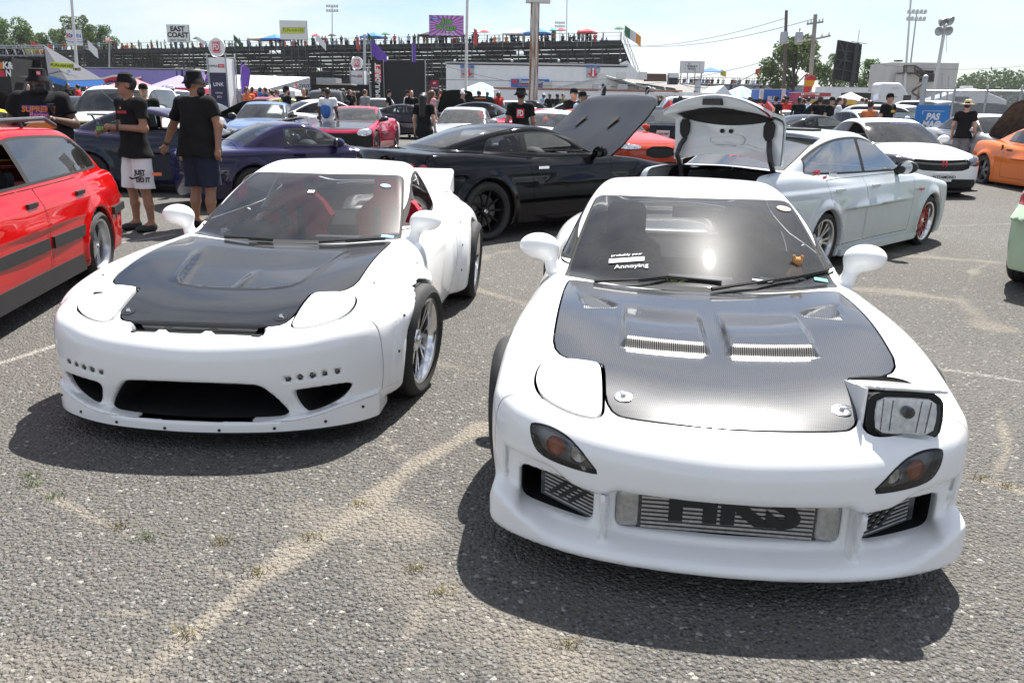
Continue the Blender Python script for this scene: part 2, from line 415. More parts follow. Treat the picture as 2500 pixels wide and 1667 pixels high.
class MB:
    """collects simple solids into one mesh"""
    def __init__(s): s.V = []; s.F = []; s.n = 0
    def add(s, V, F):
        s.V += [tuple(map(float, v)) for v in V]; s.F += [tuple(int(i) + s.n for i in f) for f in F]; s.n = len(s.V); return s
    def box(s, c, h, rz=0., taper=1., rx=0.):
        c = Vector(c); R = Matrix.Rotation(rz, 3, 'Z') @ Matrix.Rotation(rx, 3, 'X'); v = []
        for z in (-1, 1):
            k = taper if z > 0 else 1
            for x, y in ((-1, -1), (1, -1), (1, 1), (-1, 1)):
                v.append(c + R @ Vector((x * h[0] * k, y * h[1] * k, z * h[2])))
        return s.add(v, [(3, 2, 1, 0), (4, 5, 6, 7), (0, 1, 5, 4), (1, 2, 6, 5), (2, 3, 7, 6), (3, 0, 4, 7)])
    def quad(s, pts, th=.0):
        """flat plate of real thickness from 3+ coplanar points"""
        P = [Vector(p) for p in pts]; n = (P[1] - P[0]).cross(P[2] - P[0]).normalized() * th
        k = len(P)
        if th == 0: return s.add(P, [tuple(range(k))])
        v = [p + n * .5 for p in P] + [p - n * .5 for p in P]
        return s.add(v, [tuple(range(k)), tuple(range(2 * k - 1, k - 1, -1))] + [(i, i + k, (i + 1) % k + k, (i + 1) % k) for i in range(k)])
    def tube(s, pts, r, n=8, cap=True):
        P = [Vector(p) for p in pts]; m = len(P); R = r if isinstance(r, (list, tuple)) else [r] * m
        v = []; prev = None
        for i, p in enumerate(P):
            t = (P[min(i + 1, m - 1)] - P[max(i - 1, 0)]).normalized()
            if prev is None:
                a = t.orthogonal().normalized()
            else:
                a = (prev - t * prev.dot(t)).normalized()
            prev = a; b = t.cross(a)
            for k in range(n):
                w = 2 * math.pi * k / n; v.append(p + (a * math.cos(w) + b * math.sin(w)) * R[i])
        f = [(i * n + k, i * n + (k + 1) % n, (i + 1) * n + (k + 1) % n, (i + 1) * n + k) for i in range(m - 1) for k in range(n)]
        if cap: f += [tuple(range(n - 1, -1, -1)), tuple(range((m - 1) * n, m * n))]
        return s.add(v, f)
    def lathe(s, prof, c=(0, 0, 0), n=32, axis='Z', close=False):
        """profile of (radius, height) turned about an axis through c"""
        v = []; m = len(prof)
        for r, h in prof:
            for k in range(n):
                w = 2 * math.pi * k / n; a, b = r * math.cos(w), r * math.sin(w)
                v.append(Vector(c) + Vector({'Z': (a, b, h), 'Y': (b, h, a), 'X': (h, a, b)}[axis]))
        mm = m if close else m - 1
        f = [(i * n + k, i * n + (k + 1) % n, ((i + 1) % m) * n + (k + 1) % n, ((i + 1) % m) * n + k) for i in range(mm) for k in range(n)]
        return s.add(v, f)
    def disc(s, c, r, n=16, axis='Z', th=.004):
        return s.lathe([(0.0001, th / 2), (r, th / 2), (r, -th / 2), (.0001, -th / 2)], c, n, axis)
    def prism(s, poly, z0, z1, M=None):
        """closed 2D outline extruded; M maps (u,v,w)"""
        k = len(poly); M = M or (lambda u, v, w: (u, v, w))
        v = [M(a, b, z1) for a, b in poly] + [M(a, b, z0) for a, b in poly]
        return s.add(v, [tuple(range(k)), tuple(range(2 * k - 1, k - 1, -1))] + [(i, i + k, (i + 1) % k + k, (i + 1) % k) for i in range(k)])
    def build(s, name, mat, parent=None, off=(0, 0, 0), swap=False, smooth=False):
        V = [Vector(v) for v in s.V]
        if swap: V = [Vector((v.y, v.x, v.z)) for v in V]
        o = Vector(off); me = bpy.data.meshes.new(name)
        me.from_pydata([tuple(v + o) for v in V], [], [f[::-1] for f in s.F] if swap else s.F)
        if mat is not None: me.materials.append(mat)
        if smooth:
            me.polygons.foreach_set('use_smooth', [True] * len(me.polygons))
            me.update()
            try: me.set_sharp_from_angle(angle=math.radians(38))
            except Exception: pass
        ob = bpy.data.objects.new(name, me)
        return link(ob, parent)
def copy_tree(o, parent=None):
    c = o.copy(); COL.objects.link(c); c.parent = parent
    for ch in o.children: copy_tree(ch, c)
    return c
def text(name, body, size, mat, parent=None, M=None, bold=.0, shear=0., th=.004, sx=1., align='CENTER', bend=None, space=1.):
    """lettering as a thin solid; M is the 4x4 of the baseline plane (x along text, y up, z out)"""
    cu = bpy.data.curves.new(name, 'FONT'); cu.body = body; cu.size = size; cu.align_x = align; cu.align_y = 'CENTER'
    cu.offset = bold * size; cu.shear = shear; cu.extrude = th / 2; cu.resolution_u = 3; cu.space_character = space
    t = bpy.data.objects.new(name, cu); COL.objects.link(t)
    dg = bpy.context.evaluated_depsgraph_get(); dg.update()
    me = bpy.data.meshes.new_from_object(t.evaluated_get(dg)); bpy.data.objects.remove(t); bpy.data.curves.remove(cu)
    me.materials.clear(); me.materials.append(mat); me.name = name
    for v in me.vertices:
        v.co.x *= sx
        if bend: v.co = Vector(bend(v.co))
    if M is not None: me.transform(M)
    return link(bpy.data.objects.new(name, me), parent)
def frame(o, x, y):
    """matrix from origin, text direction and up direction"""
    x = Vector(x).normalized(); y = Vector(y); y = (y - x * y.dot(x)).normalized(); z = x.cross(y)
    m = Matrix.Identity(4)
    for i in range(3): m[i][0], m[i][1], m[i][2], m[i][3] = x[i], y[i], z[i], o[i]
    return m
# pixel of the 2500 px photograph -> world, for laying the place out
def ray(px, py):
    uu = (px - 1250) / FPX; vv = (833.5 - py) / FPX; c, s = math.cos(ROLL), math.sin(ROLL)
    u = c * uu - s * vv; v = s * uu + c * vv
    return Vector((u, math.cos(PITCH) + v * math.sin(PITCH), -math.sin(PITCH) + v * math.cos(PITCH)))
def at(px, py, Y):
    r = ray(px, py); t = Y / r.y; return Vector((r.x * t, Y, CAM_H + r.z * t))
def gnd(px, py):
    r = ray(px, py); t = -CAM_H / r.z; return Vector((r.x * t, r.y * t, 0))
# ---------------------------------------------------------------- wheels (axis X, outer face +X)
WHEELS = {}
DISC = plain('brake_disc', (.2, .2, .2), .35, .9)
def wheel(style, R, rr, w, dish, mat, capmat=None, lipmat=None, tyre_r=None):
    key = (style, R, rr, w, dish, mat.name, lipmat.name if lipmat else '')
    if key in WHEELS: return copy_tree(WHEELS[key][0])
    x1 = w / 2
    m = MB()
    prof = [(rr - .02, -x1), (rr - .03, x1 - dish - .03), (rr - .022, x1 - .02), (rr - .012, x1 - .004), (rr + .006, x1), (rr + .008, x1 - .008)]
    m.lathe(prof, n=40, axis='X')
    rim = m.build('wheel', lipmat or mat, smooth=True)
    s = MB(); xs = x1 - dish
    def spoke(a, r0, r1, w0, w1, t, xo=0., xi=0., skew=0.):
        P = []
        for r, ww, xx, sk in ((r0, w0, xo, 0), (r1, w1, xi, skew)):
            c, sn = math.cos(a + sk), math.sin(a + sk)
            for sg in (-1, 1):
                for d in (0, -t):
                    P.append((xs + xx + d + (0 if d else 0), r * c - sg * ww * sn, r * sn + sg * ww * c))
        s.add(P, [(0, 1, 3, 2), (4, 6, 7, 5), (0, 2, 6, 4), (1, 5, 7, 3), (0, 4, 5, 1), (2, 3, 7, 6)])
    rin = rr - .026
    if style == 'five':
        for k in range(5): spoke(2 * math.pi * k / 5 + .3, .03, rin, .035, .05, .05, .03, -.01)
    elif style == 'six':
        for k in range(6): spoke(2 * math.pi * k / 6, .03, rin, .02, .016, .035, -.02, .0)
    elif style == 'seven':
        for k in range(7):
            for d in (-.07, .07): spoke(2 * math.pi * k / 7 + d, .04, rin, .010, .014, .03, -.015, .005, d * 1.3)
    elif style == 'ten':
        for k in range(10): spoke(2 * math.pi * k / 10, .03, rin, .011, .012, .03, -.015, .0)
    elif style == 'mesh':
        for k in range(14):
            a = 2 * math.pi * k / 14
            for d in (-1, 1):
                spoke(a, .05, rin * .62, .006, .006, .02, .0, .0, d * .22); spoke(a + d * .22, rin * .60, rin, .006, .007, .02, .0, .0, d * .22)
    elif style == 'multi':
        for k in range(9):
            for d in (-.06, .06): spoke(2 * math.pi * k / 9, .05, rin, .008, .009, .03, 0, .0, d * 2)
    s.lathe([(.0001, xs + .012), (.055, xs + .008), (.07, xs - .01), (.075, xs - .05)], n=20, axis='X')
    s.build('spokes', mat, rim, smooth=True)
    t = MB()
    tw = w + .012
    t.lathe([(rr + .004, x1 - .004), (rr + .02, tw / 2 + .004), ((rr + R) / 2, tw / 2 + .012), (R - .018, tw / 2), (R - .004, tw / 2 - .018), (R, tw / 2 - .03),
             (R, tw / 2 - .055), (R - .007, tw / 2 - .057), (R - .007, tw / 2 - .064), (R, tw / 2 - .066), (R, .012), (R - .007, .010), (R - .007, -.010), (R, -.012),
             (R, -tw / 2 + .03), (R - .018, -tw / 2), (rr, -tw / 2)], n=44, axis='X')
    t.build('tyre', RUBBER, rim, smooth=True)
    d = MB(); d.lathe([(.0001, xs - .06), (rr * .72, xs - .06), (rr * .72, xs - .075), (.0001, xs - .075)], n=24, axis='X'); d.build('brake_disc', DISC, rim)
    b = MB(); b.lathe([(.0001, -x1 + .02), (rr - .03, -x1 + .02)], n=20, axis='X'); b.build('backing_plate', MATTE, rim)
    c = MB(); c.lathe([(.0001, xs + .022), (.022, xs + .02), (.03, xs + .01)], n=16, axis='X'); c.build('hub_cap', capmat or CHROME, rim, smooth=True)
    for k in range(5):
        pass
    WHEELS[key] = (rim,)
    return rim
def put_wheels(car, spec, fax, rax, yf, yr, zf, zr, camber=0., steer=0., sides=(1, -1)):
    """outer faces at +-yf / +-yr; spec = kwargs of wheel() or pair (front, rear)"""
    sp = spec if isinstance(spec, (tuple, list)) else (spec, spec)
    for ax, y, z, s0 in ((fax, yf, zf, sp[0]), (rax, yr, zr, sp[1])):
        for sg in sides:
            w = wheel(**s0); w.parent = car.root
            w.location = (sg * (y - s0['w'] / 2), ax - car.x0, z)
            w.rotation_euler = (0, (camber if sg > 0 else math.pi + camber) * 1., 0) if sg > 0 else (0, camber, math.pi)
            if ax == fax and steer: w.rotation_euler.z += steer
# ---------------------------------------------------------------- simple cabin parts
def seat_mesh(m, x, y, z, h=.62, w=.24, tilt=.28, bucket=False):
    """seat in car coords: cushion + backrest outline with headrest, solid"""
    m.box((x - .22, y, z + .08), (.26, w, .09))
    if bucket:
        out = [(-w, 0), (-w * 1.05, .2), (-w * .95, .36), (-w * 1.12, .48), (-w * .8, .60), (-w * .52, .66), (-w * .5, .82), (-w * .3, .88)]
    else:
        out = [(-w, 0), (-w, .3), (-w * .9, .5), (-w * .55, .56), (-w * .5, .60), (-w * .5, .76), (-w * .4, .80)]
    out = out + [(-a, b) for a, b in out[::-1]]
    k = h / .8
    m.prism(out, -.06, .06, lambda u, v, w_: (x + v * k * tilt + w_, y + u, z + .1 + v * k))
def cabin(car, xdash, xseat, xrear, wide, zf=.28, zd=.78, seats=GREYSEAT, rhd=False, bucket=False, rear=True, wheelmat=BLACKP, seat_h=.66):
    m = MB(); m.box(((xdash + xrear) / 2, 0, zf - .03), ((xrear - xdash) / 2 + .1, wide - .06, .02)); car.mb('cabin_floor', m, CABIN)
    f = lambda x, y, z: smax(smax(sdbox(x, y, z, (xdash + .02, 0, zd - .16), (.30, wide - .03, .16), .06), -(sdbox(x, y, z, (xdash + .4, 0, zd - .2), (.12, .2, .1), .05)), .03),
                             z - zd + .35 * (np.maximum(x - xdash - .1, 0)) ** 2, .03)
    d = M3.of(lambda x, y, z: smin(f(x, y, z), sdell(x, y, z, (xdash + .2, (.34 if not rhd else -.34), zd - .01), (.15, .2, .10)), .04), (xdash - .45, -wide - .1, zd - .45), (xdash + .5, wide + .1, zd + .15), .03)
    dash = car.part('dashboard', d, CABIN)
    sy = -.34 if rhd else .34
    m = MB(); c = Vector((xdash + .46, sy, zd - .04)); pts = []
    R = Matrix.Rotation(math.radians(25), 3, 'Y')
    for k in range(21):
        a = 2 * math.pi * k / 20; pts.append(c + R @ Vector((0, math.cos(a) * .18, math.sin(a) * .18)))
    m.tube(pts, .014, 6, cap=False)
    for a in (0, 2.1, 4.2): m.tube([c, c + R @ Vector((0, math.cos(a + .5) * .18, math.sin(a + .5) * .18))], .016, 5)
    m.tube([c, c + Vector((-.3, 0, -.1))], .03, 6)
    car.mb('steering_wheel', m, wheelmat)
    for sg in (-1, 1):
        m = MB(); seat_mesh(m, xseat, sg * .36, zf, seat_h, bucket=bucket); car.mb('seat', m, seats, smooth=False)
    if rear:
        m = MB(); m.box((xrear - .25, 0, zf + .16), (.22, wide - .15, .1)); m.prism([(-wide + .15, 0), (-wide + .18, .45), (wide - .18, .45), (wide - .15, 0)], -.06, .06, lambda u, v, w_: (xrear + v * .3 + w_, u, zf + .2 + v)); car.mb('rear_bench', m, seats)
def mirror_part(car, y, x, z, mat, s=1., name='wing_mirror', stalk=(0.12, -.06), face=True):
    """teardrop door mirror; housing seen from the front, glass behind"""
    f = lambda X, Y, Z: smin(smax(sdell(X, Y, Z, (x, y, z), (.10 * s, .115 * s, .075 * s)), X - x - .035 * s, .015),
                             sdcap(X, Y, Z, (x + .0, y - math.copysign(.05, y), z - .03), (x - .02, y - math.copysign(stalk[0], y), z + stalk[1]), .035 * s, .045 * s), .05)
    m = M3.of(f, (x - .25, min(y - .3, y), z - .25), (x + .2, y + .3, z + .2), .014)
    o = car.part(name, m, mat)
    if face:
        g = MB(); g.disc((x + .038 * s, y, z), .07 * s, 16, 'X', .004); car.mb('mirror_glass', g, CHROME, o)
    return o
def plate(car, name, mat, poly, u2p, parent=None, th=.004):
    m = MB(); m.prism(poly, 0, th, u2p); return car.mb(name, m, mat, parent)
# ---------------------------------------------------------------- the two white rotary coupes
MESHM, _nt, _b = nmat('metal_mesh')
_t = _nt.nodes.new('ShaderNodeTexCoord'); _w = _nt.nodes.new('ShaderNodeTexWave'); _w.inputs['Scale'].default_value = 38; _w.bands_direction = 'X'
_nt.links.new(_t.outputs['Object'], _w.inputs['Vector']); _nt.links.new(ramp(_nt, _w.outputs['Fac'], .35, .6, (.015, .015, .015), (.30, .285, .26)), _b.inputs['Base Color']); _b.inputs['Metallic'].default_value = .6; _b.inputs['Roughness'].default_value = .4
CARB_R = carbon('carbon_weave', 1.35, 190., .3)
CARB_L = carbon('glossy_black_carbon', .75, 190., .25)
HOOD_R = chaikin([(1.46, 0), (1.47, .3), (1.53, .62), (1.50, .648), (.9, .65), (.52, .642), (.505, .45), (.47, .437), (.2, .425), (.165, .3), (.15, 0), (.165, -.3), (.2, -.425), (.47, -.437), (.505, -.45), (.52, -.642), (.9, -.65), (1.50, -.648), (1.53, -.62), (1.47, -.3)], 2)
LID = chaikin([(.515, .50), (.515, .63), (.47, .685), (.36, .69), (.27, .655), (.2, .56), (.17, .47), (.185, .432), (.25, .432), (.40, .44), (.50, .452)], 2)
WSP = chaikin([(1.455, 0), (1.47, .2), (1.52, .45), (1.60, .65), (1.64, .672), (1.72, .665), (2.0, .625), (2.36, .563), (2.42, .545), (2.405, .48), (2.36, .3), (2.325, .1),
               (2.325, -.1), (2.36, -.3), (2.405, -.48), (2.42, -.545), (2.36, -.563), (2.0, -.625), (1.72, -.665), (1.64, -.672), (1.60, -.65), (1.52, -.45), (1.47, -.2)], 1)
SIDEW = chaikin([(1.80, .805), (1.83, .838), (2.1, .93), (2.45, 1.045), (2.75, 1.085), (3.0, 1.07), (3.16, 1.0), (3.16, .93), (3.02, .85), (2.9, .815), (2.3, .80)], 1)
DOORP = chaikin([(1.60, .25), (1.58, .5), (1.66, .76), (1.70, .80), (2.9, .82), (2.80, .55), (2.72, .3), (2.6, .22), (1.75, .2)], 1)
FOG = chaikin([(.685, .520), (.675, .535), (.60, .536), (.52, .508), (.45, .435), (.432, .412), (.46, .410), (.56, .415), (.64, .428), (.67, .46)], 2)
def bump_R(x, y):
    ay = np.abs(y)
    b = .032 * sstep(1.22, .80, x) * sstep(.655, .70, x) * sstep(.028, .055, ay) * sstep(.385, .355, ay)
    p = sdpoly(x.ravel(), ay.ravel(), chaikin([(1.34, .61), (1.04, .545), (1.12, .40), (1.19, .385)], 1)).reshape(x.shape)
    return b - .028 * sstep(0, -.03, p) * sstep(1.34, 1.06, x)
REC_L = chaikin([(1.36, .45), (1.2, .42), (.75, .345), (.62, .30), (.59, .2), (.585, 0), (.585, -.0), (.59, -.2), (.62, -.30), (.75, -.345), (1.2, -.42), (1.36, -.45)], 2)
def bump_L(x, y):
    p = sdpoly(x.ravel(), y.ravel(), REC_L).reshape(x.shape)
    ridge = .02 * sstep(1.0, .62, x) * sstep(.58, .62, x) * sstep(.035, .0, np.abs(y))
    return -.024 * sstep(.012, -.02, p) * sstep(1.34, .95, x) + ridge * (p < .02) + .008 * sstep(.05, .0, np.abs(p)) * sstep(1.3, 1.0, x)
def hood_zone(x, y, z): return (x < 1.5) & (np.abs(y) < .66) & (z > .5) & (x > .1)
def with_bump(base, bump):
    def f(x, y, z):
        v = base(x, y, z); m = hood_zone(x, y, z)
        if m.any():
            v = v.copy(); v[m] -= bump(x[m], y[m])
        return v
    return f
def f_R(x, y, z):
    ay = np.abs(y)
    f = fd_base(x, y, z, 0, .13)
    # wide lower lip sweeping forward of the fascia
    nl = FD_NOSE(y * .97)
    lipx = (nl * .95 - .03 - x) * .85
    liptop = z - (.145 + .30 * np.maximum(x - (nl * .95 - .03), 0) + .10 * sstep(.55, .85, ay))
    lip = smax(smax(lipx, liptop, .022), smax(.105 - z, np.maximum(ay - (.836 - .25 * np.maximum(z - .2, 0)), x - .55), .03), .022)
    # channel between fascia and lip
    ch = np.maximum(np.maximum(z - (.352 + .045 * sstep(.3, .75, ay) - .035 * sstep(.36, .44, ay) * sstep(.62, .5, ay)), .12 - z), np.maximum(x - (nl + .075), ay - .775))
    f = smax(f, -ch, .035)
    f = smin(f, lip, .02)
    # mouths
    ce = np.maximum(sdbox(x, y, z, (.2, 0, .268), (.36, .372, .072), .035), -1)
    se = np.maximum(sdbox(x, ay, z - .045 * (ay - .55), (.2, .585, .262), (.36, .135, .072), .03), -1)
    f = smax(f, -ce, .018); f = smax(f, -se, .018)
    # upright vanes beside the centre mouth
    vn = np.maximum(np.maximum(np.abs(ay - .415 + .10 * (x - nl)) - .012, np.abs(z - .235) - .112), np.maximum(nl - .035 + .25 * (.36 - z) - x, x - .3))
    f = smin(f, vn, .006)
    f = arch(f, x, y, z, FAX, .30, .335); f = arch(f, x, y, z, RAX, .30, .335)
    return f
def f_L(x, y, z):
    ay = np.abs(y)
    f = fd_base(x, y, z, 1., .15)
    nl = FD_NOSE(y)
    # bolted lip strip under the bumper
    lip = smax(smax((nl - .010 - x) * .85, z - .165 - .06 * sstep(.45, .8, ay), .008), smax(.085 - z, np.maximum(ay - .815, x - .5), .01), .01)
    f = smin(f, lip, .006)
    q_ = (x < .75) & (z < .5); c = np.full(x.shape, 1.); s = np.full(x.shape, 1.); ax_, az_, xx_ = ay[q_], z[q_], x[q_]
    c[q_] = np.maximum(sdpoly(ax_, az_, chaikin([(-.5, .338), (.28, .335), (.345, .31), (.43, .19), (.42, .16), (.36, .15), (-.5, .148)], 2)), xx_ - .5)
    s[q_] = np.maximum(sdpoly(ax_, az_, chaikin([(.452, .285), (.50, .296), (.70, .300), (.715, .285), (.66, .215), (.56, .175), (.50, .168)], 2)), xx_ - .62)
    f = smax(f, -c, .014); f = smax(f, -s, .012)
    for i in range(5):
        f = smax(f, -(np.hypot(ay - (.445 + .052 * i), z - (.351 + .004 * i)) - .013 + 0 * x + np.maximum(x - .4, 0)), .01)
    # gap under the bonnet edge
    g = sdbox(x, y, z, (.140, 0, .555), (.032, .325, .034), .02)
    f = smax(f, -g, .015)
    f = arch(f, x, y, z, FAX, .275, .372); f = arch(f, x, y, z, RAX, .31, .352)
    # ducktail
    dt = smax(sdbox(x, y, z, (4.15, 0, .90), (.16, .66, .14), .03), (z - .875 - .40 * (x - 4.0)), .03)
    dt = smax(dt, (x - 4.02) * -.8 - (.93 - z) * .35, .03)
    return smin(f, dt, .03)
def build_fd(which, pose, label):
    R = which == 'R'
    car = Car('parked_coupe', label, pose, 4.3)
    f = with_bump(f_R if R else f_L, bump_R if R else bump_L)
    m = M3.of(f, (-.16, -1.06, .0), (4.44, 1.06, 1.24), .0175)
    G = .0034
    def take(m, fn, gap=G):
        a, _ = m.split(lambda x, y, z: fn(x, y, z) + gap); _, b = m.split(lambda x, y, z: fn(x, y, z) - gap)
        return a, b
    # dark wheel houses
    for xa, za, ra in ((FAX, .30 if R else .275, .333 if R else .370), (RAX, .30 if R else .31, .333 if R else .350)):
        w, m = m.split(lambda x, y, z: np.maximum(np.hypot(x - xa, z - za) - ra - .010, np.abs(y) - .862))
        car.part('wheel_housing', w, MATTE)
    # behind the mouths
    dk, m = m.split(lambda x, y, z: np.maximum(np.maximum(FD_NOSE(y) + (.11 if R else .055) - x, x - .7), np.maximum(np.abs(y) - .76, np.maximum(z - (.40 if R else .35), .13 - z))))
    car.part('bumper_duct', dk, MATTE)
    und, m = m.split(lambda x, y, z: np.maximum(z - (.085 if R else .10), np.abs(y) - .83 + 0 * x)); car.part('underbody', und, MATTE)
    # glass
    ws, m = take(m, lambda x, y, z: np.maximum(sdpoly(x, y, WSP), .70 - z), .001)
    wg, ring = ws.split(lambda x, y, z: sdpoly(x, y, WSP) + .016 + .03 * sstep(1.62, 1.48, x))
    car.part('windshield', wg, WSGLASS if R else glass('clear_windshield', (.90, .92, .93), .03, .03, 1.5, .25)); car.part('windshield_seal', ring, MATTE)
    for sg in (1, -1):
        sw, m = take(m, lambda x, y, z: np.maximum(sdpoly(x, z, SIDEW), .35 - y * sg), .001)
        g, ring = sw.split(lambda x, y, z: sdpoly(x, z, SIDEW) + .018)
        if R or sg < 0: car.part('side_window', g, DARKGLASS if R else GLASS)
        car.part('window_seal', ring, MATTE)
    rg, m = take(m, lambda x, y, z: np.maximum(sdpoly(x, y, chaikin([(3.0, 0), (3.02, .45), (3.2, .5), (3.7, .42), (3.85, .3), (3.87, 0), (3.85, -.3), (3.7, -.42), (3.2, -.5), (3.02, -.45)], 2)), .8 - z), .001)
    car.part('rear_window', rg, DARKGLASS)
    if R:
        for sg in (1, -1):
            fg, m = take(m, lambda x, y, z: np.maximum(sdpoly(y * sg, z, FOG), x - .5), .001)
            gl_, rg_ = fg.split(lambda x, y, z: sdpoly(y * sg, z, FOG) + .006)
            fo = car.part('fog_lamp', gl_, SMOKELENS); car.part('lamp_seal', rg_, MATTE, fo); car.part('lamp_bowl', fg.offset(.035), plain('lamp_bowl_grey', (.5, .5, .51), .3, .5), fo)
    # bonnet, lamp lids, bumper, doors
    hood, m = take(m, lambda x, y, z: np.maximum(sdpoly(x, y, HOOD_R), .5 - z), .0045)
    if R:
        for sg in (1, -1):
            v, hood = hood.split(lambda x, y, z: np.maximum(np.abs(x - .684) - .030, np.abs(y * sg - .205) - .155)); car.part('vent_mesh', v, MESHM)
            v, hood = hood.split(lambda x, y, z: np.maximum(np.abs((x - 1.09) - .58 * (.475 - y * sg) * 1.) - .022, np.abs(y * sg - .472) - .072)); car.part('vent_mesh', v, MESHM)
    hp = car.part('bonnet', hood, CARB_R if R else CARB_L, rim=.014)
    hp['label'] = 'grey carbon fibre bonnet with four vents' if R else 'gloss black carbon bonnet with recessed centre'
    for sg in (1, -1):
        lid, m = take(m, lambda x, y, z: np.maximum(sdpoly(x, y * sg, LID), .45 - z), .0055)
        lid = lid.offset(-.004)
        if R and sg > 0: continue
        lp = car.part('headlight_cover', lid, WHITE, rim=.02)
        if not R and sg < 0:
            s = MB(); s.box((.425, -.595, .648), (.011, .048, .003), rz=-.22); car.mb('vent_slot', s, MATTE, lp)
    if not R:
        lp_, m = take(m, lambda x, y, z: np.maximum(z - .150 - .06 * sstep(.45, .8, np.abs(y)), x - .5), .0012); car.part('lip_spoiler', lp_, WHITE, rim=.006)
    bum, m = take(m, lambda x, y, z: np.maximum(x - (.262 + .42 * np.maximum(np.abs(y) - .64, 0) + .10 * np.maximum(.5 - z, 0)), 0 * z - 1))
    bp = car.part('front_bumper', bum, WHITE, rim=.010)
    for sg in (1, -1):
        dr, m = take(m, lambda x, y, z: np.maximum(sdpoly(x, z, DOORP), .35 - y * sg)); car.part('door', dr, WHITE, rim=.012)
    roof, m = take(m, lambda x, y, z: np.maximum(np.maximum(1.02 - z, np.abs(y) - 2), x - 2.96), .001)
    car.part('roof', roof, WHITE)
    rb, m = take(m, lambda x, y, z: 3.78 + .25 * (z - .5) - x)
    car.part('rear_bumper', rb, WHITE, rim=.01)
    car.part('body_shell', m, WHITE, rim=.006)
    return car, bp, hp, f
